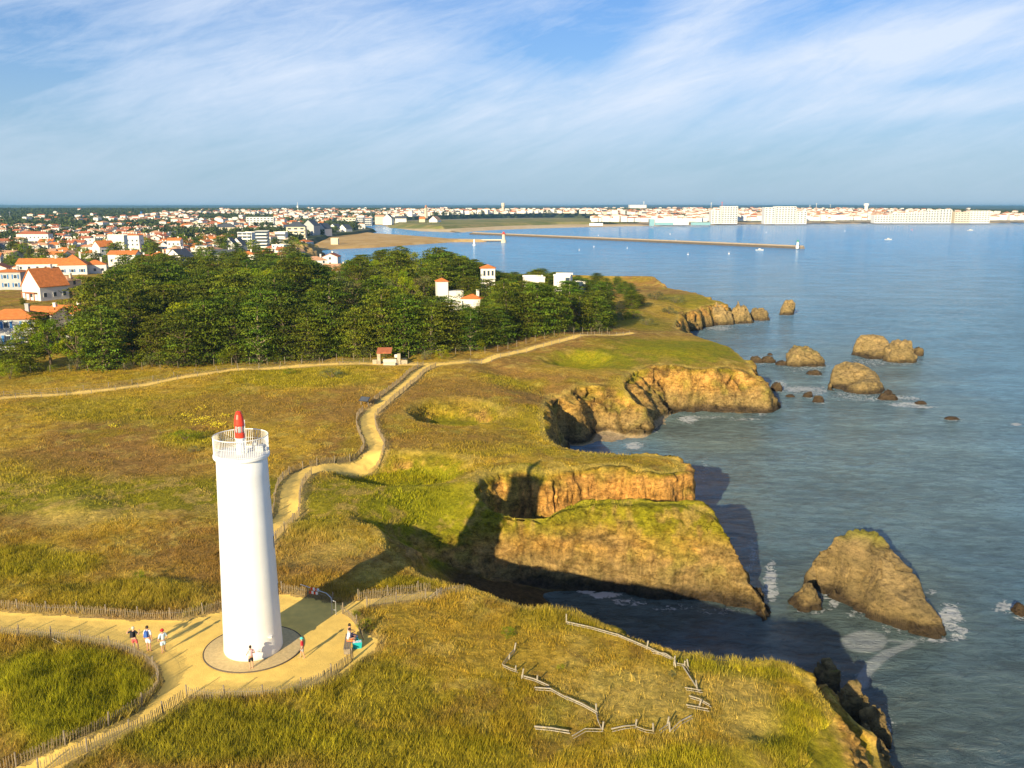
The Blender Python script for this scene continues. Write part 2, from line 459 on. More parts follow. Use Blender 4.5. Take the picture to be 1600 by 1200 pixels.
ar = np.array(PTS)
res = delaunay_2d_cdt([Vector((p[0], p[1])) for p in PTS], EDG, [], 0, 1e-4)
tv, tf, orig = res[0], res[2], res[3]
tz = np.array([np.mean([ar[i][2] for i in o]) if o else np.nan for o in orig])
txy = np.array([(v.x, v.y) for v in tv])
for i in np.where(np.isnan(tz))[0]:      # crossing points: take the nearest control height
    d = np.hypot(ar[:, 0] - txy[i, 0], ar[:, 1] - txy[i, 1])
    k = np.argsort(d)[:2]; tz[i] = np.average(ar[k, 2], weights=1 / (d[k] + 1e-3))
GX0, GX1, GY0, GY1, GS = -275.0, 275.0, 26.0, 392.0, 0.25
gx = np.arange(GX0, GX1, GS); gy = np.arange(GY0, GY1, GS)
H = np.full((len(gy), len(gx)), -11.0)
for t in tf:
    a, b, c = (txy[i] for i in t); za, zb_, zc_ = (tz[i] for i in t)
    i0 = max(0, int((min(a[0], b[0], c[0]) - GX0) / GS)); i1 = min(len(gx), int((max(a[0], b[0], c[0]) - GX0) / GS) + 2)
    j0 = max(0, int((min(a[1], b[1], c[1]) - GY0) / GS)); j1 = min(len(gy), int((max(a[1], b[1], c[1]) - GY0) / GS) + 2)
    if i1 <= i0 or j1 <= j0: continue
    X, Y = np.meshgrid(gx[i0:i1], gy[j0:j1])
    den = (b[1] - c[1]) * (a[0] - c[0]) + (c[0] - b[0]) * (a[1] - c[1])
    if abs(den) < 1e-9: continue
    w0 = ((b[1] - c[1]) * (X - c[0]) + (c[0] - b[0]) * (Y - c[1])) / den
    w1 = ((c[1] - a[1]) * (X - c[0]) + (a[0] - c[0]) * (Y - c[1])) / den
    w2 = 1 - w0 - w1
    k = (w0 >= -1e-6) & (w1 >= -1e-6) & (w2 >= -1e-6)
    H[j0:j1, i0:i1][k] = (w0 * za + w1 * zb_ + w2 * zc_)[k]
def blur(A, n):
    for _ in range(n):
        A = (A + np.roll(A, 1, 0) + np.roll(A, -1, 0)) / 3
        A = (A + np.roll(A, 1, 1) + np.roll(A, -1, 1)) / 3
    return A
H = blur(H, 4)
_j = int((112 - GY0) / GS); _f = blur(H, 9); _w2 = sstep(108, 118, gy)[:, None]; H = H * (1 - _w2) + _f * _w2
XX, YY = np.meshgrid(gx, gy)
land = sstep(-3.5, -0.9, H)
def pix_ellipse(px, py, rx, ry, X, Y, z=0.0, ang=0.0):
    """normalised distance in an ellipse given by its look from above the ground"""
    c = P(px, py, z); e = P(px + rx, py, z); n1 = P(px, py - ry, z); n0 = P(px, py + ry, z)
    a = e[0] - c[0]; b = (n1[1] - n0[1]) / 2; cy = (n1[1] + n0[1]) / 2
    k = c[0] / c[1]                       # the ellipse leans along the line of sight
    dx = X - c[0] - (Y - c[1]) * k; dy = Y - cy
    s, c2 = math.sin(ang), math.cos(ang)
    return np.hypot((dx * c2 + dy * s * a / b) / a, (dy * c2 - dx * s * b / a) / b)
H += land * (0.30 * fbm(XX / 14, YY / 14, o=3) + 0.10 * fbm(XX / 2.6, YY / 2.6, o=3))
for (px, py, rx, ry, dz) in [(628, 730, 122, 29, -1.9), (708, 643, 76, 22, -2.4), (905, 562, 60, 12, -1.2), (470, 800, 60, 16, -.5), (820, 655, 50, 14, -.8), (470, 592, 110, 18, -.6), (120, 790, 60, 22, .6), (90, 1110, 150, 75, 0.9), (300, 690, 90, 20, .5),
                             (200, 640, 160, 14, -.4), (640, 780, 0.1, 0.1, 0), (900, 560, 50, 10, -.7), (70, 930, 100, 18, .5), (250, 925, 90, 22, .6), (560, 880, 60, 22, .3)]:
    if rx < 1: continue
    d = pix_ellipse(px, py, rx, ry, XX, YY)
    H += dz * (1 - sstep(*((0.45, 1.05) if dz < -1 else (0.0, 1.25)), d))
del land
_w = sstep(15, 7, np.hypot(XX + 16.6, YY - 52.4))
H = H * (1 - _w)
def zf(x, y):
    """height of the ground"""
    x = np.asarray(x, dtype=np.float64); y = np.asarray(y, dtype=np.float64)
    fx = np.clip((x - GX0) / GS, 0, len(gx) - 1.001); fy = np.clip((y - GY0) / GS, 0, len(gy) - 1.001)
    i = fx.astype(int); j = fy.astype(int); u = fx - i; v = fy - j
    return (H[j, i] * (1 - u) + H[j, i + 1] * u) * (1 - v) + (H[j + 1, i] * (1 - u) + H[j + 1, i + 1] * u) * v
def zg(x, y): return float(zf(x, y))
def G(px, py, z=0.0):
    """ground point seen near this pixel"""
    for _ in range(6):
        p = P(px, py, z)
        z = zg(p[0], p[1])
    return Vector((p[0], p[1], z))

# ------------------------------------------------------------------ paths: outlines given on the ground
def W2(l, z=0.0): return [P(px, py, z)[:2] for px, py in l]
def catmull(pts, n=6):
    pts = [Vector(p) for p in pts]; out = []
    for i in range(len(pts) - 1):
        p0 = pts[max(i - 1, 0)]; p1 = pts[i]; p2 = pts[i + 1]; p3 = pts[min(i + 2, len(pts) - 1)]
        for k in range(n):
            t = k / n
            out.append(0.5 * ((2 * p1) + (p2 - p0) * t + (2 * p0 - 5 * p1 + 4 * p2 - p3) * t * t + (3 * p1 - p0 - 3 * p2 + p3) * t ** 3))
    out.append(pts[-1]); return out
def seg_dist(X, Y, pl):
    d = np.full(np.shape(X), 1e9)
    for a, b in zip(pl[:-1], pl[1:]):
        vx, vy = b[0] - a[0], b[1] - a[1]; L = vx * vx + vy * vy + 1e-12
        t = np.clip(((X - a[0]) * vx + (Y - a[1]) * vy) / L, 0, 1)
        d = np.minimum(d, np.hypot(X - a[0] - t * vx, Y - a[1] - t * vy))
    return d
def inside(X, Y, pg):
    r = np.zeros(np.shape(X), dtype=bool); n = len(pg)
    for i in range(n):
        x0, y0 = pg[i]; x1, y1 = pg[(i + 1) % n]
        if y0 == y1: continue
        c = ((y0 > Y) != (y1 > Y)) & (X < (x1 - x0) * (Y - y0) / (y1 - y0) + x0)
        r ^= c
    return r
PLAZA = W2([(-120, 948), (0, 958), (100, 967), (200, 973), (280, 970), (345, 957), (400, 940), (440, 930), (490, 940), (525, 948), (560, 938), (620, 926), (672, 920), (680, 928), (620, 938), (575, 945), (545, 955), (551, 975), (562, 990),
            (582, 1000), (578, 1015), (560, 1030), (530, 1050), (480, 1073), (430, 1085), (370, 1089), (300, 1086), (288, 1088), (262, 1108), (230, 1130), (190, 1150), (150, 1170), (100, 1192), (40, 1225), (-60, 1300),
            (-180, 1300), (-60, 1235), (20, 1200), (80, 1180), (150, 1152), (205, 1122), (240, 1090), (250, 1066), (243, 1046), (225, 1028), (195, 1014), (150, 1006), (100, 1001), (50, 996), (0, 990), (-120, 980)])
TRACK = [v[:] for v in catmull([P(*q) for q in [(676, 574), (655, 584), (640, 597), (612, 619), (588, 637), (574, 651), (572, 667), (579, 683), (585, 697), (575, 710), (545, 720), (500, 731), (470, 740), (456, 757), (449, 777), (447, 797), (430, 818), (405, 845), (380, 890), (375, 930)]], 6)]
TRACK = [(v[0], v[1]) for v in TRACK]
UPPER = [(v[0], v[1]) for v in catmull([P(*q) for q in [(-300, 645), (-120, 634), (0, 622), (100, 615), (200, 604), (262, 594), (330, 585), (400, 579), (500, 575), (600, 574), (680, 574), (740, 568), (785, 559), (830, 550), (870, 542), (915, 532), (960, 524), (985, 519)]], 5)]
def path_sd(X, Y):
    """negative inside a path"""
    pg = PLAZA
    d = seg_dist(X, Y, pg + pg[:1]); d = np.where(inside(X, Y, pg), -d, d)
    d = np.minimum(d, seg_dist(X, Y, TRACK) - 1.0)
    return np.minimum(d, seg_dist(X, Y, UPPER) - .85)
_k = (XX > -130) & (XX < 60) & (YY < 215)
_s = (slice(None), slice(None))
jmax = int((215 - GY0) / GS); i0 = int((-130 - GX0) / GS); i1 = int((60 - GX0) / GS)
PSD = np.full(H.shape, 50.0)
PSD[:jmax:2, i0:i1:2] = path_sd(XX[:jmax:2, i0:i1:2], YY[:jmax:2, i0:i1:2])
PSD[:jmax:2, i0 + 1:i1:2] = PSD[:jmax:2, i0:i1:2][:, :PSD[:jmax:2, i0 + 1:i1:2].shape[1]]
PSD[1:jmax:2, i0:i1] = PSD[:jmax:2, i0:i1][:len(PSD[1:jmax:2, i0:i1])]
PSD[:jmax, i0:i1] = blur(PSD[:jmax, i0:i1], 1)
# paths are trodden a little into the ground
H -= 0.10 * (1 - sstep(-0.3, 0.5, PSD))
def psd(x, y):
    fx = np.clip(((x - GX0) / GS), 0, len(gx) - 1).astype(int); fy = np.clip(((y - GY0) / GS), 0, len(gy) - 1).astype(int)
    return PSD[fy, fx]
exec_terrain = True

# ------------------------------------------------------------------ ground mesh
def lin(r, g, b):
    f = lambda c: (c / 255) ** 2.2
    return np.array([f(r), f(g), f(b)])
NU, NV = 1000, 1350
u = np.linspace(-0.76, 0.74, NU)
v = np.exp(np.linspace(math.log(34.0), math.log(385.0), NV))
U, Vv = np.meshgrid(u, v)
X = U * Vv; Y = Vv.copy()
wx = 0.6 * fbm(X / 2.6, Y / 2.6, o=2) + 0.07 * fbm(X / 0.6 + 9, Y / 0.6, o=2)
wy = 0.5 * fbm(X / 2.6 + 40, Y / 2.6 + 11, o=2) + 0.07 * fbm(X / 0.6 + 3, Y / 0.6 + 8, o=2)
near_path = sstep(0.0, 2.5, psd(X, Y))
Z = zf(X + wx * near_path, Y + wy * near_path)
dzx = (zf(X + .3, Y) - zf(X - .3, Y)) / .6; dzy = (zf(X, Y + .3) - zf(X, Y - .3)) / .6
slope = np.hypot(dzx, dzy)
steep = sstep(0.45, 0.95, slope) * sstep(-0.15, -0.8, Z)
# rock relief: bedded ledges and clefts pushed along the normal
nl = np.sqrt(1 + slope ** 2)
nx_, ny_, nz_ = -dzx / nl, -dzy / nl, 1 / nl
bed = fbm(X / 3.5 + Z * .12, Y / 3.5, Z / 0.5, o=4, g=.55)
rid = 1 - np.abs(fbm(X / 1.6 + 5, Y / 1.6, Z / 2.4, o=4)) * 2.2
rel = steep * (0.42 * bed + 0.30 * np.minimum(rid, .8) - 0.15 + 0.16 * fbm(X / .45, Y / .45, Z / .25, o=2))
big = steep * 0.7 * fbm(X / 4.5 + 8, Y / 4.5, Z / 9, o=2)
crk = np.abs(fbm(X / 5 + 2, Y / 5 + 7, Z / 11 + 3, o=3))
cleft = steep * sstep(.075, .0, crk) * sstep(-.1, .2, fbm(X / 9, Y / 9 + 31, o=2) + .15)
cleft = cleft * np.where((Y < 86) & (Y > 70), .3, np.where(Y < 100, .4, 1.1))
far_c = sstep(105, 125, Y)
rel = np.clip(rel * 1.5 + big * (1.3 + 1.6 * far_c), -1.3 - far_c, 1.2 + far_c) - (.8 + .5 * far_c) * cleft
X += nx_ * rel; Y += ny_ * rel; Z += nz_ * rel * .6
small = (1 - steep) * near_path
Z += small * (0.05 * fbm(X / .5, Y / .5, o=3))

# colours of the soil, dry grass, green hollows, rock; clefts and chasm floor coloured darker
straw, green, brown, olive_, pale = np.array([.44, .29, .035]), np.array([.235, .225, .010]), np.array([.29, .165, .045]), np.array([.30, .235, .008]), np.array([.50, .365, .085])
ochre, rockc, darkrock, wet, sand = np.array([.56, .32, .075]), np.array([.34, .225, .075]), np.array([.15, .10, .04]), np.array([.06, .045, .028]), np.array([.36, .27, .16])
n1 = fbm(X / 9, Y / 9, o=4); n2 = fbm(X / 2.2 + 30, Y / 2.2, o=4); n3 = fbm(X / 26 + 7, Y / 26, o=3); n4 = fbm(X / .5, Y / .5, o=2)
def mixc(A, c, w):
    w = np.clip(w, 0, 1)[..., None]
    return A * (1 - w) + (c if np.ndim(c) == 1 else c) * w
C = np.zeros(X.shape + (3,)) + straw
C = mixc(C, brown, sstep(-.25, .25, n3 + .6 * n1) * .9)
C = mixc(C, olive_, sstep(0.05, .32, n1 - .4 * n3) * .55)
C = mixc(C, pale, sstep(.05, .45, n2 + .3 * n4) * .55)
C = mixc(C, brown * .75, sstep(.1, .45, fbm(X / 1.6 + 50, Y / 1.6, o=4)) * .5)
C = mixc(C, green, sstep(.22, .5, n2 * .7 + n1 * .4) * .35)
GREEN = [(628, 728, 122, 29, 1), (650, 785, 100, 32, 1), (715, 640, 82, 22, .9), (470, 592, 130, 18, .6), (810, 752, 75, 26, 1), (940, 800, 110, 34, .9), (900, 840, 60, 30, .5), (1040, 800, 90, 26, .8), (930, 562, 85, 16, 1),
         (1060, 545, 130, 22, 1), (1000, 585, 60, 10, .5), (110, 1095, 175, 95, .95), (60, 760, 150, 50, .45), (230, 640, 200, 28, .55), (60, 880, 110, 30, .6), (200, 930, 160, 28, .5), (560, 1080, 160, 60, .55), (350, 1150, 260, 60, .75),
         (900, 960, 120, 25, .5), (1150, 1025, 120, 20, .8), (1260, 1130, 90, 90, .8), (650, 1180, 200, 50, .6), (1100, 1180, 160, 40, .8), (490, 815, 60, 18, .6), (640, 910, 60, 16, .6), (790, 595, 60, 14, .5), (860, 650, 90, 24, .5),
         (1070, 462, 60, 8, .7), (290, 690, 60, 16, .8), (1050, 735, 60, 14, .8), (760, 700, 120, 14, .5), (1000, 500, 60, 16, .6)]
gm = np.zeros(X.shape)
for (px, py, rx, ry, s) in GREEN:
    d = pix_ellipse(px, py, rx, ry, X, Y)
    gm = np.maximum(gm, s * (1 - sstep(.55, 1.15, d + .35 * n2 + .25 * n1)))
C = mixc(C, mixc(np.zeros(C.shape) + green, olive_, sstep(-.2, .5, n2 + .3 * n4) * .6), gm)
BARE = [(120, 800, 110, 34, .8, pale), (1000, 1080, 170, 55, .75, pale), (850, 1000, 130, 40, .5, straw), (1160, 1080, 70, 60, .7, pale), (500, 850, 120, 40, .5, pale), (560, 640, 120, 40, .75, brown), (380, 640, 200, 30, .6, brown),
        (720, 610, 110, 24, .7, brown), (200, 730, 200, 50, .55, brown), (700, 960, 110, 26, .6, straw), (60, 612, 260, 14, .6, straw), (900, 575, 90, 10, .6, straw), (1080, 525, 90, 6, .6, straw), (700, 690, 160, 22, .5, brown)]
for (px, py, rx, ry, s, c) in BARE:
    d = pix_ellipse(px, py, rx, ry, X, Y)
    C = mixc(C, c, s * (1 - sstep(.4, 1.1, d + .4 * n2)))
# lighter dry rim along cliff edges and hollows, earth on slopes, rock below
curv = zf(X, Y) - 0.25 * (zf(X + 1.5, Y) + zf(X - 1.5, Y) + zf(X, Y + 1.5) + zf(X, Y - 1.5))
C = mixc(C, pale, sstep(.08, .35, curv) * (1 - steep) * .6)
n5 = fbm(X / 5 + 3, Y / 5, Z / 2, o=4)
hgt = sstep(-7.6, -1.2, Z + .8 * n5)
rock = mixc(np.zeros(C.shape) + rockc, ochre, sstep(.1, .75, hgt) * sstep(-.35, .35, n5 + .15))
south = sstep(86, 92, Y) * sstep(99, 95, Y)             # fresh orange earth in the inlet wall
rock = mixc(rock, np.array([.66, .34, .09]), south * .75)
rock = mixc(rock, np.array([.58, .32, .09]), sstep(140, 150, Y) * sstep(-6.5, -3.5, Z) * sstep(-.3, .2, n5) * .8)
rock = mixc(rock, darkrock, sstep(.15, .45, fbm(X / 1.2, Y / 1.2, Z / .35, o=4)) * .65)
rock = mixc(rock, darkrock * .8, sstep(.05, .55, cleft) * .8)  # clefts coloured darker than the rock around them
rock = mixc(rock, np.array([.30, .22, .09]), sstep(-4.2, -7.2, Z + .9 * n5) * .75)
rock = mixc(rock, np.array([.26, .24, .04]), sstep(.05, .4, fbm(X / 2.4 + 13, Y / 2.4, Z / 1.6, o=4)) * sstep(-7.2, -5, Z) * .55)
rock = rock * (1 + .25 * fbm(X / .8, Y / .8, Z / .18 + 4, o=3))[..., None]
grass_on_rock = sstep(.0, .45, n5 + .5 * n1 + .2 * (Z + 2.5)) * sstep(2.2, 1.0, slope) * sstep(-6.2, -3.6, Z) * .85
rock = mixc(rock, mixc(np.zeros(C.shape) + green, straw, sstep(-.2, .4, n2)), grass_on_rock)
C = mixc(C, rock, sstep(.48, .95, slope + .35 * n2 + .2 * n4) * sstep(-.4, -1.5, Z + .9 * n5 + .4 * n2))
gw = sstep(-6, 0, X) * sstep(91, 86, Y) * sstep(70, 73, Y) * sstep(-4.6, -2.2, Z + 1.1 * n5 + .9 * n1)
C = mixc(C, mixc(np.zeros(C.shape) + green, np.array([.34, .25, .06]), sstep(-.1, .35, n2 + .5 * n4)), gw * .85)
gw2 = sstep(2, -4, X) * sstep(91, 86, Y) * sstep(76, 79, Y) * sstep(-4.5, -2.5, Z + .8 * n5)
C = mixc(C, mixc(np.zeros(C.shape) + green, np.array([.34, .25, .06]), sstep(-.1, .35, n2 + .5 * n4)), gw2 * .8)
C = mixc(C, np.where((Y > 120)[..., None], sand, darkrock * .5), (1 - steep) * sstep(-4.5, -6, Z))  # chasm and inlet floor coloured near black, sand only in the far cove
C = mixc(C, wet, sstep(-6.9, -8.0, Z + .35 * n5) * steep)
C = C * (1 + .22 * n4 * (1 - steep))[..., None]
cobble = psd(X, Y) + .25 * n2 + .12 * n4
C = mixc(C, np.array([.50, .36, .16]), sstep(.9, .1, cobble) * .55)
PC = np.array([.88, .60, .155]) * (1 + .10 * n2 + .06 * n4 + .05 * n1)[..., None]
PC = mixc(PC, pale, sstep(-.5, .1, cobble) * .35)

idx = np.arange(NU * NV).reshape(NV, NU)
q = np.stack([idx[:-1, :-1], idx[:-1, 1:], idx[1:, 1:], idx[1:, :-1]], -1).reshape(-1, 4)
Zq = Z.ravel()[q].max(1)
pq = cobble.ravel()[q].mean(1) < 0
keep = Zq > -9.6
VV = np.stack([X, Y, Z], -1).reshape(-1, 3)
def submesh(name, F, mats, col, attrs=None, smooth=True):
    us = np.unique(F); rm = np.zeros(len(VV), dtype=np.int64); rm[us] = np.arange(len(us))
    return mesh_np(name, VV[us], rm[F], mats, col=col.reshape(-1, 3)[us], smooth=smooth, attrs={k: a.ravel()[us] for k, a in (attrs or {}).items()})
gmatl = bpy.data.materials.new('ground_cover'); gmatl.use_nodes = True
t = gmatl.node_tree; b = t.nodes['Principled BSDF']; b.inputs['Roughness'].default_value = .95; b.inputs['Specular IOR Level'].default_value = .08
at = t.nodes.new('ShaderNodeAttribute'); at.attribute_name = 'col'
st = t.nodes.new('ShaderNodeAttribute'); st.attribute_name = 'steep'
ge = t.nodes.new('ShaderNodeNewGeometry')
na = nd(t, 'ShaderNodeTexNoise', Scale=3.2, Detail=9.0, Roughness=.78); t.links.new(ge.outputs['Position'], na.inputs['Vector'])
nb = nd(t, 'ShaderNodeTexNoise', Scale=.55, Detail=6.0, Roughness=.7); t.links.new(ge.outputs['Position'], nb.inputs['Vector'])
ra = ramp(t, [(.34, (.50, .52, .5)), (.5, (1., 1., 1.)), (.66, (1.5, 1.45, 1.4))], na.outputs[0])
rb = ramp(t, [(.35, (.80, .84, .8)), (.65, (1.2, 1.16, 1.2))], nb.outputs[0])
c = mix_c(t, 1.0, at.outputs['Color'], ra.outputs[0], 'MULTIPLY'); c = mix_c(t, 1.0, c, rb.outputs[0], 'MULTIPLY')
# cracks in the rock
mp = nd(t, 'ShaderNodeMapping', Scale=(.55, .55, 1.3)); mp.inputs['Rotation'].default_value = (.35, .2, .4)
t.links.new(ge.outputs['Position'], mp.inputs[0])
nw = nd(t, 'ShaderNodeTexNoise', Scale=1.2, Detail=3.0); t.links.new(mp.outputs[0], nw.inputs['Vector'])
ad = t.nodes.new('ShaderNodeMixRGB'); ad.blend_type = 'ADD'; ad.inputs[0].default_value = .9
t.links.new(mp.outputs[0], ad.inputs[1]); t.links.new(nw.outputs['Color'], ad.inputs[2])
vo = nd(t, 'ShaderNodeTexVoronoi', _feature='DISTANCE_TO_EDGE', Scale=.75); t.links.new(ad.outputs[0], vo.inputs['Vector'])
nk = nd(t, 'ShaderNodeTexNoise', Scale=.35, Detail=3.0); t.links.new(ge.outputs['Position'], nk.inputs['Vector'])
kk = ramp(t, [(.5, 0.), (.62, 1.)], nk.outputs[0])
rc = ramp(t, [(0.0, .35), (.02, .75), (.04, 1.0)], math_n(t, 'ADD', vo.outputs['Distance'], math_n(t, 'SUBTRACT', 1.0, kk.outputs[0])))
mps = nd(t, 'ShaderNodeMapping', Scale=(.5, .5, 1.7)); mps.inputs['Rotation'].default_value = (.25, .45, 0)
t.links.new(ge.outputs['Position'], mps.inputs[0])
ns = nd(t, 'ShaderNodeTexNoise', Scale=1.5, Detail=9.0, Roughness=.72, Distortion=.6); t.links.new(mps.outputs[0], ns.inputs['Vector'])
rs = ramp(t, [(.36, (.60, .57, .54)), (.5, (1., 1., 1.)), (.64, (1.25, 1.22, 1.2))], ns.outputs[0])
nbk = nd(t, 'ShaderNodeTexNoise', Scale=.9, Detail=7.0, Roughness=.7); t.links.new(ge.outputs['Position'], nbk.inputs['Vector'])
rbk = ramp(t, [(.38, (.62, .58, .52)), (.50, (1.05, 1.03, 1.))], nbk.outputs[0])
ck = mix_c(t, 1.0, rs.outputs[0], rc.outputs[0], 'MULTIPLY'); ck = mix_c(t, 1.0, ck, rbk.outputs[0], 'MULTIPLY')
ck = mix_c(t, st.outputs['Fac'], (1., 1., 1.), ck); c = mix_c(t, 1.0, c, ck, 'MULTIPLY')
t.links.new(c, b.inputs['Base Color'])
h = math_n(t, 'ADD', math_n(t, 'ADD', math_n(t, 'MULTIPLY', na.outputs[0], .22), math_n(t, 'MULTIPLY', math_n(t, 'MULTIPLY', ns.outputs[0], st.outputs['Fac']), .5)), math_n(t, 'MULTIPLY', math_n(t, 'MULTIPLY', rc.outputs[0], .18), st.outputs['Fac']))
bp = nd(t, 'ShaderNodeBump', Strength=1.0, Distance=1.0); t.links.new(h, bp.inputs['Height']); t.links.new(bp.outputs[0], b.inputs['Normal'])
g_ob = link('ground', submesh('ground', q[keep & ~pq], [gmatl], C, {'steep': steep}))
tag(g_ob, kind='structure')
pathm = pmat('trodden_sand', rough=.95, spec=.05, var=.10, nscale=1.1, bump=.03, bscale=14, attr=True)
p_ob = link('path', submesh('path', q[keep & pq], [pathm], PC)); tag(p_ob, kind='structure')

# ------------------------------------------------------------------ sea
NSU, NSV = 620, 1150
us_ = np.linspace(-1.15, 1.0, NSU)
vs_ = np.concatenate([np.exp(np.linspace(math.log(36), math.log(330), 700)), np.exp(np.linspace(math.log(332), math.log(24000), NSV - 700))])
SU, SV = np.meshgrid(us_, vs_)
SX = SU * SV; SY = SV
dmp = sstep(500, 150, SV)
SZ = SEA + dmp * (0.07 * fbm(SX / 3.0, SY / 1.4, o=3) + 0.05 * fbm(SX / 9, SY / 5, o=2))
sn = fbm(SX / 3, SY / 3, o=4); sn2 = fbm(SX / 11, SY / 11, o=3)
def pe(px, py, rx, ry, ang=0): return pix_ellipse(px, py, rx, ry, SX, SY, SEA, ang)
FOAM = [(915, 921, 26, 10, 1.0), (945, 930, 34, 7, .85), (975, 938, 24, 5, .6), (1203, 908, 15, 44, .72), (1210, 925, 12, 18, .6), (1484, 968, 30, 32, .66), (1498, 988, 22, 16, .62), (1455, 925, 16, 10, .4), (1572, 948, 34, 16, .6), (1600, 965, 30, 12, .5),
        (1303, 942, 10, 10, .6), (1075, 656, 22, 8, .7), (990, 697, 18, 8, .65), (1018, 676, 20, 4, .45), (1255, 608, 55, 8, .62), (1218, 603, 16, 12, .6), (1275, 612, 30, 8, .55), (1400, 622, 55, 6, .55), (1420, 632, 50, 5, .6), (1345, 622, 50, 5, .45), (1440, 636, 30, 3, .7),
        (1120, 513, 40, 5, .55), (1150, 507, 30, 3, .4), (1240, 572, 50, 5, .4), (1490, 655, 16, 3, .6), (1588, 663, 12, 3, .8), (1188, 560, 30, 8, .35), (1190, 645, 16, 8, .5), (1385, 975, 30, 6, .3), (1330, 955, 20, 5, .25), (1440, 1000, 50, 8, .4), (1275, 575, 20, 4, .5)]
fm = np.zeros(SX.shape)
FOAM += [(x_, y_, w_ * .68, max(3, w_ * .17), .44) for x_, y_, w_ in [(1340, 618, 94), (1364, 566, 66), (1413, 565, 58), (1262, 573, 70), (1275, 586, 26), (1193, 566, 46), (1264, 621, 20), (1280, 629, 22), (1389, 624, 34), (1441, 632, 26), (1490, 656, 30), (1597, 962, 34), (1267, 952, 60),
    (1162, 505, 46), (1190, 500, 36), (1231, 491, 30), (1128, 508, 50), (1216, 612, 26)]]
FOAM += [(1300, 930, 30, 10, .45), (1345, 958, 40, 12, .42), (1400, 984, 46, 10, .45), (1450, 1000, 44, 9, .5), (1130, 955, 60, 7, .42), (1050, 950, 60, 7, .42), (985, 942, 40, 7, .45), (1190, 950, 16, 10, .5), (1100, 652, 60, 4, .45), (1165, 655, 40, 4, .45), (1205, 632, 16, 6, .5), (1100, 740, 14, 40, .3), (1175, 870, 12, 40, .42), (1340, 1060, 40, 60, .25), (1380, 1140, 22, 50, .4)]
for (px, py, rx, ry, s) in FOAM:
    fm = np.maximum(fm, s * (1 - sstep(.3, 1.25, pe(px, py, rx, ry) + .25 * sn)))
sheet = (1 - sstep(.75, 1.02, pe(1352, 1001, 40, 19, -.2) + .16 * sn)) * .72
st_l = [P(*q_, SEA)[:2] for q_ in [(1424, 1006), (1392, 1018), (1368, 1034), (1352, 1052), (1345, 1070)]]
k_ = (SX > 20) & (SX < 45) & (SY > 55) & (SY < 85)
dd_ = np.full(SX.shape, 9.0); dd_[k_] = seg_dist(SX[k_], SY[k_], st_l)
sheet = np.maximum(sheet, (1 - sstep(.25, .62, dd_ + .15 * sn)) * .7)
st_l = [P(*q_, SEA)[:2] for q_ in [(1385, 1000), (1410, 1003), (1432, 1001)]]
dd_ = np.full(SX.shape, 9.0); dd_[k_] = seg_dist(SX[k_], SY[k_], st_l)
sheet = np.maximum(sheet, (1 - sstep(.15, .5, dd_ + .2 * sn)) * .5)
# murky near the cliffs, bluer out to sea
turb = np.zeros(SX.shape)
for (px, py, rx, ry, s) in [(1350, 980, 330, 150, 1), (1000, 950, 260, 60, 1), (1100, 680, 150, 60, 1), (1300, 640, 260, 120, .6), (1400, 800, 320, 200, .7), (1100, 520, 60, 20, .5), (1500, 1150, 300, 150, .9), (1200, 800, 200, 160, .7)]:
    turb = np.maximum(turb, s * (1 - sstep(.35, 1.2, pe(px, py, rx, ry) + .25 * sn2)))
deep = sstep(120, 900, SV)
WC = mixc(np.zeros(SX.shape + (3,)) + np.array([.075, .145, .18]), np.array([.025, .17, .33]), deep)
WC = mixc(WC, np.array([.105, .125, .085]), turb * .75)
WC = mixc(WC, np.array([.035, .22, .38]), sstep(350, 700, SV) * sstep(0.25, -.2, SU) * .6)
WC = WC * (.55 + .45 * sstep(50, 130, SV))[..., None] * np.array([1.5, 1.6, 1.85]) * (1 + .10 * sn2)[..., None]  # near water painted darker, standing in for weaker sky reflection
ix = np.arange(NSU * NSV).reshape(NSV, NSU)
sq = np.stack([ix[:-1, :-1], ix[:-1, 1:], ix[1:, 1:], ix[1:, :-1]], -1).reshape(-1, 4)
wm = bpy.data.materials.new('sea_water'); wm.use_nodes = True
t = wm.node_tree; b = t.nodes['Principled BSDF']; b.inputs['IOR'].default_value = 1.33
at = t.nodes.new('ShaderNodeAttribute'); at.attribute_name = 'col'
fo = t.nodes.new('ShaderNodeAttribute'); fo.attribute_name = 'foam'
sh = t.nodes.new('ShaderNodeAttribute'); sh.attribute_name = 'sheet'
ge = t.nodes.new('ShaderNodeNewGeometry')
def nzs(sc, det, rgh, stretch=(1, 1, 1), rot=0, dist=0):
    mp = nd(t, 'ShaderNodeMapping', Scale=stretch); mp.inputs['Rotation'].default_value = (0, 0, R(rot))
    t.links.new(ge.outputs['Position'], mp.inputs[0])
    n_ = nd(t, 'ShaderNodeTexNoise', Scale=sc, Detail=det, Roughness=rgh, Distortion=dist); t.links.new(mp.outputs[0], n_.inputs['Vector']); return n_.outputs[0]
w1 = nzs(.9, 8, .72, (.5, 1, 1), 12, .5); w2 = nzs(.10, 5, .6, (.4, 1, 1), 8, .2); w3 = nzs(.02, 4, .6, (.35, 1, 1), 6)
hh = math_n(t, 'ADD', math_n(t, 'MULTIPLY', w1, 1.9), math_n(t, 'MULTIPLY', w2, 3.0))
hh = math_n(t, 'ADD', hh, math_n(t, 'MULTIPLY', w3, 5.0))
bp = nd(t, 'ShaderNodeBump', Strength=.75, Distance=1.0); t.links.new(hh, bp.inputs['Height'])
fn = nzs(1.6, 9, .75, (1, 1, 1), 0, .8)
fv = math_n(t, 'ADD', fo.outputs['Fac'], math_n(t, 'MULTIPLY', math_n(t, 'SUBTRACT', fn, .5), 2.4))
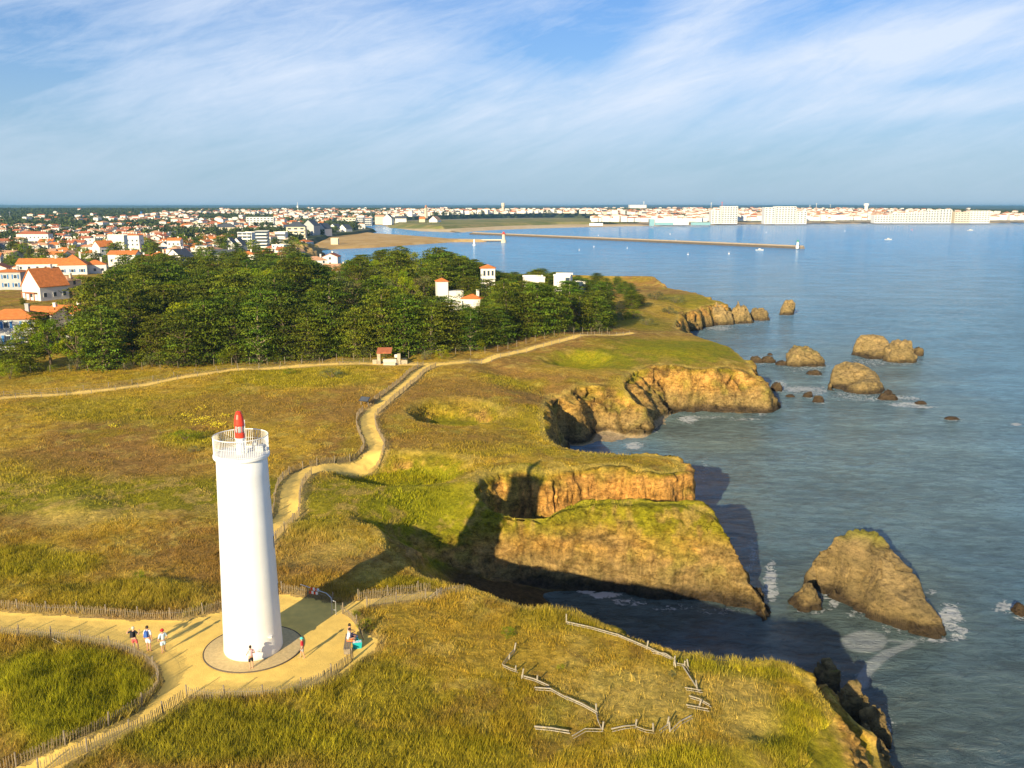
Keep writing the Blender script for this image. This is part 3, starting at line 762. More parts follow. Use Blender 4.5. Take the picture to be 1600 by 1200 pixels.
fr = ramp(t, [(.44, 0.), (.64, .9)], fv)
fr2 = math_n(t, 'MULTIPLY', fr.outputs[0], math_n(t, 'MINIMUM', math_n(t, 'MULTIPLY', fo.outputs['Fac'], 6.0), 1.0))
tot = math_n(t, 'MAXIMUM', fr2, math_n(t, 'MULTIPLY', sh.outputs['Fac'], math_n(t, 'ADD', math_n(t, 'MULTIPLY', fn, .9), .1)), clamp=True)
wv = ramp(t, [(.40, .62), (.60, 1.34)], math_n(t, 'ADD', math_n(t, 'MULTIPLY', w2, .35), math_n(t, 'MULTIPLY', w1, .65)))  # light and dark faces of the ripples painted into the colour
c = mix_c(t, 1.0, at.outputs['Color'], wv.outputs[0], 'MULTIPLY')
c = mix_c(t, tot, c, (.55, .57, .58))
t.links.new(c, b.inputs['Base Color'])
t.links.new(math_n(t, 'ADD', math_n(t, 'MULTIPLY', tot, .7), .14), b.inputs['Roughness'])
t.links.new(bp.outputs[0], b.inputs['Normal'])
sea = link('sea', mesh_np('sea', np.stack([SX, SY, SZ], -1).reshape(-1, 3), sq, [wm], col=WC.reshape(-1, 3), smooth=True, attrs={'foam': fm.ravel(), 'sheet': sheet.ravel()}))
tag(sea, kind='structure')
del SX, SY, SZ, WC, fm, sheet, turb

# ------------------------------------------------------------------ far land: sheets with sloping shores
def sheet_land(name, top, zt, mat, skirt=12.0, zb=SEA - 1.5, jit=0.0):
    """a slab of land from its outline (picture points on the waterline), rising over a sloping shore"""
    pg = [Vector(P(px, py, SEA)[:2]) if not isinstance(px, tuple) else Vector(px) for px, py in top]
    n = len(pg); ar_ = sum(pg[i].x * pg[(i + 1) % n].y - pg[(i + 1) % n].x * pg[i].y for i in range(n))
    if ar_ < 0: pg.reverse()
    inn = []
    for i in range(n):
        d = (pg[(i + 1) % n] - pg[i - 1]).normalized()
        inn.append(pg[i] + Vector((-d.y, d.x)) * skirt)
    m = MB()
    v = [(p.x, p.y, zb) for p in pg] + [(p.x, p.y, zt) for p in inn]
    m.add(v, [(i, (i + 1) % n, n + (i + 1) % n, n + i) for i in range(n)])
    r_ = delaunay_2d_cdt([Vector((p.x, p.y)) for p in inn], [(i, (i + 1) % n) for i in range(n)], [], 1, 1e-4)
    m.add([(p.x, p.y, zt) for p in r_[0]], [tuple(f) for f in r_[2]])
    return m.build(name, mat)
def patchy(name, a, bcol, c_, s1, s2):
    m = bpy.data.materials.new(name); m.use_nodes = True; t = m.node_tree; b = t.nodes['Principled BSDF']
    b.inputs['Roughness'].default_value = .95; b.inputs['Specular IOR Level'].default_value = .05
    g = t.nodes.new('ShaderNodeNewGeometry')
    x = nd(t, 'ShaderNodeTexNoise', Scale=s1, Detail=6.0, Roughness=.65); t.links.new(g.outputs['Position'], x.inputs['Vector'])
    y = nd(t, 'ShaderNodeTexNoise', Scale=s2, Detail=5.0, Roughness=.65); t.links.new(g.outputs['Position'], y.inputs['Vector'])
    r1_ = ramp(t, [(.42, 0.), (.56, 1.)], x.outputs[0]); r2_ = ramp(t, [(.45, 0.), (.6, 1.)], y.outputs[0])
    c = mix_c(t, r1_.outputs[0], a, bcol); c = mix_c(t, r2_.outputs[0], c, c_)
    t.links.new(c, b.inputs['Base Color']); return m
M['town_soil'] = patchy('gardens_and_streets', (.05, .075, .025), (.16, .15, .10), (.08, .10, .03), .02, .05)
M['far_soil'] = patchy('far_streets', (.30, .26, .19), (.12, .13, .06), (.34, .30, .24), .015, .05)
M['beach'] = patchy('beach_sand', (.52, .34, .13), (.60, .42, .19), (.45, .28, .10), .02, .08)
M['dune'] = patchy('dune_grass', (.22, .22, .06), (.34, .27, .11), (.16, .18, .05), .03, .012)
M['country'] = patchy('woods_and_fields', (.030, .055, .022), (.045, .07, .022), (.11, .12, .05), .004, .0012)
M['pale_sand'] = patchy('pale_sand', (.62, .48, .28), (.66, .53, .33), (.55, .40, .22), .01, .05)
# mainland behind the wood and the harbour side of the town
def raw(*a): return [((x, y), 0) for x, y in a]
tg = sheet_land('town_ground', raw((-4000, 378), (-270, 386), (-60, 390), (-34, 402), (-78, 470), (-112, 545)) +
    [(489, 402), (497, 393), (487, 384), (520, 372.5), (560, 368.5), (590, 362.5), (572, 357.5), (562, 353.5), (600, 350.5)] + raw((-900, 3400), (-6000, 4000)), TZ, M['town_soil'], 6)
tag(tg, kind='structure')
bt = sheet_land('beach', [(470, 394), (505, 392), (540, 389.5), (600, 387), (660, 382.5), (716, 378.6), (768, 378.4), (768, 376), (716, 374.8), (690, 372.5), (650, 369.5), (600, 366.3), (575, 364), (545, 366), (500, 372), (475, 384)], -6.6, M['beach'], 14)
tag(bt, kind='structure')
far = raw((-1500, 2700)) + [(586, 352), (592, 355.2), (640, 361.5), (690, 363.3), (735, 363.5), (780, 360), (840, 357.5), (900, 355.8), (1000, 353.4), (1100, 351.7), (1200, 350.6), (1300, 349.7), (1400, 349.2), (1540, 348.8), (1620, 348.4)] + raw((1700, 1900), (3500, 1500), (9000, 1500), (9000, 6000), (-6000, 6000))
fl = sheet_land('far_shore_beach', far, -6.2, M['pale_sand'], 40); tag(fl, kind='structure')
dn = sheet_land('dune_ground', [(598, 352), (603, 356), (650, 359.5), (700, 360.7), (745, 358.5), (800, 355.2), (880, 353), (960, 352.6), (1005, 351.0), (1012, 347.5), (950, 345.5), (880, 344.5), (800, 345.5), (700, 348), (640, 349)], -1.8, M['dune'], 30)
tag(dn, kind='structure')
fb = sheet_land('far_town_ground', raw((-1400, 2500)) + [(592, 348.5), (640, 347.5), (740, 345), (860, 343.5), (1000, 345.5), (1020, 349), (1100, 349.2), (1200, 348.4), (1300, 347.6), (1400, 347.2), (1530, 347), (1700, 346)] + raw((3500, 1800), (9000, 1800), (9000, 6200), (-6000, 6200)), -5.0, M['far_soil'], 10)
tag(fb, kind='structure')
# wooded country to the horizon: a low rolling sheet of tree tops
def rise(y): return 18.0 * sstep(1000, 3300, y)
nx2, ny2 = 700, 190
uu = np.linspace(-1.2, 1.0, nx2); yy = np.exp(np.linspace(math.log(950), math.log(23000), ny2))
cu, cy_ = np.meshgrid(uu, yy); cx = cu * cy_
SHORE0 = [(-9000, 700), (-700, 700)] + [P(*q_, SEA)[:2] for q_ in [(470, 366), (520, 360.5), (535, 354), (550, 350.0)]] + [(-950, 3400), (-9000, 3400)]
FAR0 = [(-1350, 2560)] + [P(*q_, SEA)[:2] for q_ in [(600, 347), (640, 346.3), (740, 343.5), (860, 342), (1000, 344), (1020, 347), (1100, 347.3), (1200, 346.7), (1300, 346), (1400, 345.7), (1530, 345.5)]] + [(1600, 2000), (6000, 2000), (6000, 3400), (-1400, 3400)]
lnd = inside(cx, cy_, SHORE0) | inside(cx, cy_, FAR0) | (cy_ > 3100)
cz = TZ - 1.4 + rise(cy_) + 8 * np.clip(fbm(cx / 260, cy_ / 260, o=5, g=.6) + .25, 0, 1) * sstep(3200, 4200, cy_) - sstep(3400, 5000, cy_) * 8 + sstep(6000, 16000, cy_) * (26 + 24 * fbm(cx / 2600, cy_ / 2200 + 3, o=3)) + 2.5 * vnoise(cx / 22, cy_ / 60) * sstep(3200, 4200, cy_)
cz = np.where(lnd, cz, -11.5)
ix = np.arange(nx2 * ny2).reshape(ny2, nx2)
fq = np.stack([ix[:-1, :-1], ix[:-1, 1:], ix[1:, 1:], ix[1:, :-1]], -1).reshape(-1, 4)
hl = link('hills', mesh_np('hills', np.stack([cx, cy_, cz], -1).reshape(-1, 3), fq, [M['country']], smooth=True)); tag(hl, kind='structure')

# ------------------------------------------------------------------ lighthouse
TX, TY = P(395, 1013, 0)[0], 52.35
TZ0 = 0.0
TZ0 = max(zg(TX + 3 * math.cos(a), TY + 3 * math.sin(a)) for a in np.linspace(0, 6.28, 16)) + .02
m = MB(); m.lathe([(3.05, TZ0 - .8), (3.05, TZ0 + .03), (3.0, TZ0 + .05), (0, TZ0 + .05)], 64, (TX, TY), cap=False)
pl = m.build('paved_apron', pmat('apron_cobbles', (.60, .45, .22), .9, .1, .18, 5, .02, 9)); tag(pl, 'round stone apron paved around the foot of the white lighthouse', 'apron')
m = MB(); m.lathe([(3.11, TZ0 - .6), (3.11, TZ0 + .055), (3.055, TZ0 + .055), (3.055, TZ0 - .6)], 64, (TX, TY), cap=False)
kb = m.build('kerb', pmat('dark_kerb', (.12, .10, .08), .9, .1, .1), pl)
lh = empty('lighthouse', (TX, TY, TZ0))
tag(lh, 'tall white round lighthouse with a railed gallery and small red lantern', 'lighthouse')
def lpart(mb, n, mt, par=None, smooth=False): return mb.build(n, mt, par or lh, smooth)
zt_ = 12.75
m = MB(); n_ = 72
prof = [(1.80, .05), (1.84, .16), (1.82, .4)] + [(1.82 - .30 * k / 12, .4 + (zt_ - .4) * k / 12) for k in range(1, 13)] + [(1.50, zt_ + .02)]
m.lathe(prof, n_, cap=False); tw = lpart(m, 'tower_wall', M['white'], smooth=True)
m = MB(); m.lathe([(1.50, zt_ - .02), (1.66, zt_ + .04), (1.69, zt_ + .1), (1.69, zt_ + .24), (1.66, zt_ + .28), (1.60, zt_ + .28), (1.58, zt_ + .22), (0, zt_ + .22)], n_, cap=False)
gal = lpart(m, 'gallery', M['white'])
zd = zt_ + .28
m = MB()
nb_ = 84
for k in range(nb_):
    a = 2 * math.pi * k / nb_
    m.tube([(1.63 * math.cos(a), 1.63 * math.sin(a), zd), (1.63 * math.cos(a), 1.63 * math.sin(a), zd + 1.08)], .013, 4)
ring = lambda r, z, n=72: [(r * math.cos(2 * math.pi * k / n), r * math.sin(2 * math.pi * k / n), z) for k in range(n + 1)]
m.tube(ring(1.63, zd + 1.1), .028, 6); m.tube(ring(1.63, zd + .06), .018, 5)
m.tube(ring(1.63, zd + .55), .010, 4)
lpart(m, 'railing', M['white'])
m = MB(); m.lathe([(.27, zd - .06), (.27, zd + .85), (.30, zd + .87), (.30, zd + .93), (.0, zd + .93)], 24, (-.06, .1), cap=False); lpart(m, 'lantern_pedestal', M['white'], smooth=False)
m = MB(); z0 = zd + .93
m.lathe([(.27, z0), (.30, z0 + .03), (.30, z0 + .30), (.27, z0 + .33), (0, z0 + .33)], 24, (-.06, .1), cap=False)
m.lathe([(0, z0 + .77), (.30, z0 + .77), (.31, z0 + .85), (.28, z0 + 1.2), (.21, z0 + 1.48), (.17, z0 + 1.52), (.17, z0 + 1.62), (.10, z0 + 1.66), (0, z0 + 1.67)], 24, (-.06, .1), cap=False)
for k in range(6):
    a = 2 * math.pi * (k + .3) / 6
    m.tube([(-.06 + .275 * math.cos(a), .1 + .275 * math.sin(a), z0 + .3), (-.06 + .275 * math.cos(a), .1 + .275 * math.sin(a), z0 + .8)], .018, 5)
lan = lpart(m, 'lantern', M['red'], smooth=False)
m = MB(); m.lathe([(.235, z0 + .33), (.25, z0 + .45), (.25, z0 + .65), (.235, z0 + .77)], 24, (-.06, .1)); lpart(m, 'lens', pmat('lantern_glass', (.32, .36, .34), .12, .9, .1), lan, True)
m = MB(); m.tube([(.26, .12, zd - .06), (.26, .12, zd + 2.05)], .03, 6); m.tube([(.26, .12, zd + 1.7), (.1, .1, zd + 1.7)], .02, 5); lpart(m, 'vent_pipe', M['white'])
m = MB(); m.box(.75, 1.2, .5, .95, zd - .06, zd + .30); m.box(.45, .7, .75, 1.1, zd - .06, zd + .42); lpart(m, 'equipment_box', M['steel'])
m = MB(); m.lathe([(.0, zd + .18), (.10, zd + .20), (.13, zd + .30), (.09, zd + .40), (0, zd + .42)], 12, (1.62, -.1)); m.tube([(1.62, -.1, zd), (1.62, -.1, zd + .2)], .03, 5); lpart(m, 'floodlight', M['white'], smooth=True)
for (zz, aa) in [(10.4, 8), (7.2, 2), (4.0, 6)]:
    a = R(aa); r = 1.82 - .30 * (zz - .4) / (zt_ - .4)
    Mx = Matrix.Rotation(a, 4, 'Z')
    m = MB(); m.box(r - .10, r + .012, -.14, .14, zz - .45, zz + .45, M=Mx); w_ = lpart(m, 'window', M['white'])
    m = MB(); m.box(r - .05, r + .016, -.10, .10, zz - .40, zz + .40, M=Mx); m.build('pane', M['glass'], w_)
m = MB(); r = 1.86
Mx = Matrix.Rotation(R(98), 4, 'Z')
m.box(r - .3, r + .02, -.5, .5, .05, 2.1, M=Mx); dr = lpart(m, 'door', M['grey_wall'])
m = MB(); m.box(r + .02, r + .05, .32, .38, 1.0, 1.15, M=Mx); m.build('handle', M['dark'], dr)
hr = MB(); a0 = Vector((-1.9, 1.0, .05)); 
hr.tube([a0 + Vector((-.05, -.5, 0)), a0 + Vector((-.05, -.5, .9)), a0 + Vector((.3, .5, .9)), a0 + Vector((.3, .5, 0))], .025, 6)
lpart(hr, 'handrail', M['dark'])
m = MB(); m.box(1.36, 1.56, -1.28, -1.0, 1.35, 1.42); m.box(1.0, 1.36, -1.22, -1.06, 1.37, 1.40); lpart(m, 'plaque_bracket', M['white'])

# ------------------------------------------------------------------ fences
def paling(pxs, label, h=0.75,  step=0.13, lean=0.06, group='chestnut paling fences along the paths', zoff=0.0, cat='fence', pts=None, post_gap=2.2):
    h *= .82
    pl = pts or [(v[0], v[1]) for v in catmull([P(*q_) for q_ in pxs], 6)]
    root_p = pl[0]; rz = zg(*root_p)
    root = empty('paling_fence', (root_p[0], root_p[1], rz))
    tag(root, label, cat, group)
    m = MB(); w = MB(); acc = 0; posts = []; wire = []
    pa = post_gap
    for a, b in zip(pl[:-1], pl[1:]):
        L = math.hypot(b[0] - a[0], b[1] - a[1]); d = Vector((b[0] - a[0], b[1] - a[1], 0)) / (L or 1); s_ = acc
        while s_ < L:
            x = a[0] + d.x * s_; y = a[1] + d.y * s_; z = zg(x, y)
            lx = lean * (vnoise(x * .4, y * .4).item() * 2); hh_ = h * (1 + .10 * random.uniform(-1, 1)); nrm = Vector((-d.y, d.x, 0))
            base = Vector((x - root_p[0], y - root_p[1], z - rz - .05)); top = base + Vector((0, 0, hh_ + .05)) + nrm * (lx + random.uniform(-.03, .03)) + d * random.uniform(-.03, .03)
            hw = .017
            e1 = d * hw; e2 = nrm * .011
            m.add([base - e1 - e2, base + e1 - e2, base + e1 + e2, base - e1 + e2, top - e1 - e2, top + e1 - e2, top + e1 + e2, top - e1 + e2],
                  [(0, 1, 5, 4), (1, 2, 6, 5), (2, 3, 7, 6), (3, 0, 4, 7), (4, 5, 6, 7)])
            wire.append(base.lerp(top, .72))
            pa += step
            if pa > post_gap:
                pa = 0; posts.append((base.copy(), nrm * .05))
            s_ += step * random.uniform(.85, 1.2)
        acc = s_ - L
    if not wire: return root
    m.build('pickets', M['paling'], root)
    wm_ = MB(); wm_.tube(wire[::6], .006, 3); wm_.build('wire', M['steel'], root)
    for bpt, n in posts[:90]:
        p_ = MB(); p_.tube([bpt + n, bpt + n * 1.2 + Vector((random.uniform(-.05, .05), random.uniform(-.05, .05), h + .22))], .045, 6); p_.build('post', M['wood'], root)
    return root
paling([(-60, 944), (0, 950), (60, 956), (150, 963), (250, 967), (300, 963), (347, 950), (372, 936), (392, 915)], 'paling fence along the far edge of the broad sandy path left of the lighthouse', .8)
paling([(-60, 984), (0, 993), (50, 998), (110, 1003), (150, 1008), (195, 1019), (230, 1038), (247, 1060), (241, 1083), (222, 1102), (180, 1130), (130, 1156), (60, 1183), (0, 1200)], 'paling fence curving round the grassy mound at the lower left', .8)
paling([(60, 1204), (110, 1188), (190, 1152), (235, 1130), (268, 1106), (288, 1090)], 'paling fence climbing beside the narrow path at the lower left', .8)
paling([(292, 1090), (330, 1092), (370, 1092), (430, 1089), (480, 1076), (520, 1056), (545, 1036), (552, 1028)], 'paling fence round the near edge of the sandy terrace below the lighthouse', .8)
paling([(535, 957), (548, 965), (560, 982), (568, 998)], 'short leaning paling fence right of the bench', .8)
paling([(560, 936), (585, 932), (620, 925), (650, 920), (672, 917)], 'paling fence on the far side of the spur path by the chasm', .8)
paling([(574, 948), (600, 942), (630, 935), (668, 928)], 'paling fence on the near side of the spur path by the chasm', .75)
paling([(684, 927), (705, 921), (726, 918)], 'short paling stub at the end of the spur path', .7)
paling([(440, 925), (470, 930), (500, 936), (520, 942)], 'dark paling fence in the shadow of the lighthouse', .8)
def side(pl, d, i0=0, i1=None):
    out = []
    i1 = len(pl) if i1 is None else i1
    for i in range(i0, i1):
        a = pl[max(i - 1, 0)]; b = pl[min(i + 1, len(pl) - 1)]; L = math.hypot(b[0] - a[0], b[1] - a[1])
        out.append((pl[i][0] - (b[1] - a[1]) / L * d, pl[i][1] + (b[0] - a[0]) / L * d))
    return out
nT = len(TRACK)
paling(None, 'fence on the left side of the winding path, upper stretch beyond the info panel', .85, .14, pts=side(TRACK, -1.2, 2, 24))
paling(None, 'fence on the left side of the winding path through its middle bends', .85, .14, pts=side(TRACK, -1.2, 27, 68))
paling(None, 'fence on the left side of the winding path just behind the lighthouse', .85, .14, pts=side(TRACK, -1.2, 69, 104))
paling(None, 'fence on the right side of the winding path, straight upper stretch', .85, .14, pts=side(TRACK, 1.2, 2, 30))
paling(None, 'fence on the right side of the winding path in the S bend', .85, .14, pts=side(TRACK, 1.2, 31, 58))
paling(None, 'fence on the right side of the winding path where it drops behind the lighthouse', .85, .14, pts=side(TRACK, 1.2, 72, 104))
# low post and wire fences beside the upper track
def post_fence(pl, label, gap, h, r, name='post_and_wire_fence', group='post and wire fences of the upper track', mat='wood', mesh=False):
    root_p = pl[0]; rz = zg(*root_p); root = empty(name, (root_p[0], root_p[1], rz)); tag(root, label, 'fence', group)
    acc = gap * .5; ps = []
    for a, b in zip(pl[:-1], pl[1:]):
        L = math.hypot(b[0] - a[0], b[1] - a[1]); s_ = acc
        while s_ < L:
            ps.append((a[0] + (b[0] - a[0]) * s_ / L, a[1] + (b[1] - a[1]) * s_ / L)); s_ += gap
        acc = s_ - L
    tops = []
    for k, (x, y) in enumerate(ps[:98]):
        b0 = Vector((x - root_p[0], y - root_p[1], zg(x, y) - rz - .1)); t0 = b0 + Vector((random.uniform(-.05, .05), random.uniform(-.05, .05), h + .1)); tops.append((b0, t0))
        p_ = MB(); p_.tube([b0, t0], r, 5); p_.build('post', M[mat], root)
    w = MB()
    for f_ in ((.35, .6, .85) if not mesh else (.2, .4, .6, .8, .97)):
        w.tube([b0.lerp(t0, f_) for b0, t0 in tops], .010 if not mesh else .012, 3)
    w.build('wire', M['steel'] if not mesh else M['dark'], root)
    return root
post_fence(side(UPPER, -1.4, 0, 50), 'low post and wire fence on the far side of the upper track', 3.4, .8, .05)
post_fence(side(UPPER, 1.4, 0, 48), 'low post and wire fence on the near side of the upper track', 3.6, .8, .05)
post_fence(side(UPPER, -1.5, 53, len(UPPER) - 1), 'post fence along the far side of the track towards the headland', 2.6, .9, .05)
WF1 = [(v[0], v[1]) for v in catmull([P(*q_) for q_ in [(-60, 588), (0, 586), (100, 581), (200, 579), (300, 577), (400, 574), (500, 571), (592, 569)]], 4)]
WF2 = [(v[0], v[1]) for v in catmull([P(*q_) for q_ in [(626, 567), (700, 562), (770, 556), (810, 548), (850, 540), (900, 532), (950, 523)]], 4)]
post_fence(WF1, 'mesh fence on pale posts before the wood, left of the stone shelter', 3.0, 1.3, .045, 'mesh_fence', 'mesh fences at the edge of the wood', 'wood', True)
post_fence(WF2, 'mesh fence on pale posts before the wood, right of the stone shelter', 3.0, 1.3, .045, 'mesh_fence', 'mesh fences at the edge of the wood', 'wood', True)

# ------------------------------------------------------------------ rocks in the sea
rockm = bpy.data.materials.new('sea_rock'); rockm.use_nodes = True
t = rockm.node_tree; b = t.nodes['Principled BSDF']; b.inputs['Roughness'].default_value = .9; b.inputs['Specular IOR Level'].default_value = .15
at = t.nodes.new('ShaderNodeAttribute'); at.attribute_name = 'col'
ge = t.nodes.new('ShaderNodeNewGeometry')
mpr = nd(t, 'ShaderNodeMapping', Scale=(1, 1, 2.2)); t.links.new(ge.outputs['Position'], mpr.inputs[0])
na = nd(t, 'ShaderNodeTexNoise', Scale=1.3, Detail=10.0, Roughness=.78); t.links.new(mpr.outputs[0], na.inputs['Vector'])
ra = ramp(t, [(.36, (.38, .38, .38)), (.5, (1., 1., 1.)), (.66, (1.5, 1.45, 1.4))], na.outputs[0])
c = mix_c(t, 1.0, at.outputs['Color'], ra.outputs[0], 'MULTIPLY')
t.links.new(c, b.inputs['Base Color'])
bp = nd(t, 'ShaderNodeBump', Strength=1.0, Distance=.9); t.links.new(na.outputs[0], bp.inputs['Height']); t.links.new(bp.outputs[0], b.inputs['Normal'])
def rock_col(V, N, green_top=0.0, dark=0.0, seed=0, zlow=SEA):
    x, y, z = V[:, 0], V[:, 1], V[:, 2]
    n5 = fbm(x / 2 + seed, y / 2, z / .8, o=4)
    C = np.zeros(V.shape) + np.array([.33, .24, .10])
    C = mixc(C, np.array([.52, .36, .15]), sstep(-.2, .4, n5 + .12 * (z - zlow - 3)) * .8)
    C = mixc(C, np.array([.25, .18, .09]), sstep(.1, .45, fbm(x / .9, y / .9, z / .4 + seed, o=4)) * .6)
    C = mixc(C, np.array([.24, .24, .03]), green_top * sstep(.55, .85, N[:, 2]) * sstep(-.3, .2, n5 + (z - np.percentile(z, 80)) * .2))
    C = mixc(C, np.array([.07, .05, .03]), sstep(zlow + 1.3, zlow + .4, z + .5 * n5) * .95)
    return mixc(C, np.array([.09, .06, .035]), np.full(len(V), dark))
def grid_mesh_normals(V, F):
    a = V[F[:, 1]] - V[F[:, 0]]; b_ = V[F[:, 2]] - V[F[:, 0]]; n = np.cross(a, b_); N = np.zeros(V.shape)
    for k in range(F.shape[1]): np.add.at(N, F[:, k], n)
    return N / (np.linalg.norm(N, axis=1, keepdims=True) + 1e-9)
def ico(sub):
    bm = bmesh.new(); bmesh.ops.create_icosphere(bm, subdivisions=sub, radius=1)
    V = np.array([v_.co[:] for v_ in bm.verts]); F = np.array([[v_.index for v_ in f_.verts] for f_ in bm.faces]); bm.free(); return V, F
ICO = {k: ico(k) for k in (3, 5, 6)}
def rock(px, py, w, h, label, depth=None, top=0.0, dark=0.0, seed=0, sub=5, lean=0.0, flat=.75, cat='rock', rot=0.0, peak=0.0, group=None):
    """rock whose waterline sits at (px, py), w x h picture points"""
    c = P(px, py, SEA); sc_ = (c[1] * CP - (SEA - CAMZ) * SP) / FPX
    wd = w * sc_ / 2; hg = h * sc_ / .94; dp = (depth or w * .7) * sc_ / 2
    V, F = ICO[sub]; V = V.copy()
    n = fbm(V[:, 0] * 1.1 + seed, V[:, 1] * 1.1, V[:, 2] * 1.1, o=3); n2_ = fbm(V[:, 0] * 3 + seed, V[:, 1] * 3 + 4, V[:, 2] * 5, o=4)
    rr = 1 + .40 * n + .22 * n2_ - .22 * np.abs(fbm(V[:, 0] * 2.2 + seed + 7, V[:, 1] * 2.2, V[:, 2] * 1.4, o=3))
    V = np.sign(V) * np.abs(V) ** flat
    V *= rr[:, None]
    V[:, 2] = np.where(V[:, 2] > 0, V[:, 2], V[:, 2] * .5)
    V[:, 0] *= 1 - .25 * np.clip(V[:, 2], 0, 1) * (1 + peak)
    V[:, 0] += lean * np.clip(V[:, 2], 0, 1.2)
    mx = V[:, 2].max(); V[:, 2] /= mx; V[:, 0] -= (V[:, 0].max() + V[:, 0].min()) / 2; V[:, 0] /= V[:, 0].max()
    V = V * np.array([wd, dp, hg])
    cr_, sr_ = math.cos(rot), math.sin(rot)
    V = np.stack([V[:, 0] * cr_ - V[:, 1] * sr_, V[:, 0] * sr_ + V[:, 1] * cr_, V[:, 2]], 1)
    N = grid_mesh_normals(V, F)
    Wp = V + np.array([c[0], c[1] + dp * .8, SEA])
    hd_ = min(hg, 1.7)
    det = .11 * hd_ * (fbm(Wp[:, 0] / .7, Wp[:, 1] / .7, Wp[:, 2] / .3, o=4)) + .09 * hd_ * fbm(Wp[:, 0] / 1.6, Wp[:, 1] / 1.6, Wp[:, 2] / .5 + seed, o=3)
    V = V + N * det[:, None]; Wp = V + np.array([c[0], c[1] + dp * .8, SEA])
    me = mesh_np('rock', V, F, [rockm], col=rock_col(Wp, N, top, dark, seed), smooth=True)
    o = link('rock', me); o.location = (c[0], c[1] + dp * .8, SEA); tag(o, label, cat, group)
    return o
def D_(px, py, Y):
    return (px, py, at_depth(px, py, Y)[2])
def stack_rock(foot, mids, ridge, back, label, name='sea_stack', green_top=.8, seed=0, step=.11):
    """a large rock from its lines as seen, meshed as one closed-looking surface with its own back side"""
    pts = []; ed = []
    def add(l, raw_=False):
        b0 = len(pts)
        for q_ in l: pts.append(q_ if raw_ else P(*q_))
        for i in range(len(l) - 1): ed.append((b0 + i, b0 + i + 1))
    add(foot); add([(P(*q_)[0], P(*q_)[1] - .9, SEA - 1.6) for q_ in foot], True); add(ridge); [add(l) for l in mids]
    rg = [P(*q_) for q_ in ridge]
    add([(p[0] + back * .25, p[1] + back, SEA - 1.2) for p in rg], True)
    a_ = np.array(pts); r_ = delaunay_2d_cdt([Vector((p[0], p[1])) for p in pts], ed, [], 0, 1e-4)
    txy_ = np.array([(q_.x, q_.y) for q_ in r_[0]]); tz_ = np.array([np.mean([a_[i][2] for i in o_]) if o_ else SEA for o_ in r_[3]])
    x0, x1, y0, y1 = txy_[:, 0].min() - .5, txy_[:, 0].max() + .5, txy_[:, 1].min() - .5, txy_[:, 1].max() + .5
    xs = np.arange(x0, x1, step); ys = np.arange(y0, y1, step); Xg, Yg = np.meshgrid(xs, ys); Hg = np.full(Xg.shape, SEA - 1.5)
    for t_ in r_[2]:
        (ax, ay), (bx, by), (cx_, cyy) = (txy_[i] for i in t_); za, zb_, zc_ = (tz_[i] for i in t_)
        den = (by - cyy) * (ax - cx_) + (cx_ - bx) * (ay - cyy)
        if abs(den) < 1e-9: continue
        w0 = ((by - cyy) * (Xg - cx_) + (cx_ - bx) * (Yg - cyy)) / den; w1 = ((cyy - ay) * (Xg - cx_) + (ax - cx_) * (Yg - cyy)) / den; w2 = 1 - w0 - w1
        k = (w0 >= 0) & (w1 >= 0) & (w2 >= 0); Hg[k] = (w0 * za + w1 * zb_ + w2 * zc_)[k]
    Hg = blur(Hg, 6)
    gyy, gxx = np.gradient(Hg, step); sl = np.sqrt(1 + gxx ** 2 + gyy ** 2)
    N = np.stack([-gxx / sl, -gyy / sl, 1 / sl], -1)
    rdg = np.abs(fbm(Xg / 2.6 + seed + 4, Yg / 2.6, Hg / 3.2, o=3))
    rel = -.40 * sstep(.07, 0, rdg) + .28 * fbm(Xg / 1.7 + seed, Yg / 1.7, Hg / .7, o=4) + .16 * (fbm(Xg / .7, Yg / .7, Hg / .28, o=3)) + .35 * fbm(Xg / 4 + seed, Yg / 4, Hg / 5, o=2)
    wgt = sstep(SEA - 1.4, SEA - .6, Hg); V = np.stack([Xg, Yg, Hg], -1) + N * (rel * wgt)[..., None]
    V = V.reshape(-1, 3); N = N.reshape(-1, 3); ny_g, nx_g = Xg.shape; ix_ = np.arange(nx_g * ny_g).reshape(ny_g, nx_g)
    F = np.stack([ix_[:-1, :-1], ix_[:-1, 1:], ix_[1:, 1:], ix_[1:, :-1]], -1).reshape(-1, 4)
    F = F[V[:, 2][F].max(1) > SEA - 1.3]
    us = np.unique(F); rm = np.zeros(len(V), int); rm[us] = np.arange(len(us)); V = V[us]; N = N[us]; F = rm[F]
    C = rock_col(V, N, 0, 0, seed)
    n5 = fbm(V[:, 0] / 1.5, V[:, 1] / 1.5, o=3)
    C = mixc(C, np.array([.25, .26, .03]), green_top * sstep(-3.6, -1.9, V[:, 2] + .8 * n5))
    o0 = V.mean(0); o0[2] = SEA
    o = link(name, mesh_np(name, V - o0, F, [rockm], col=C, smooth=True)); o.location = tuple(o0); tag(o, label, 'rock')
    return o
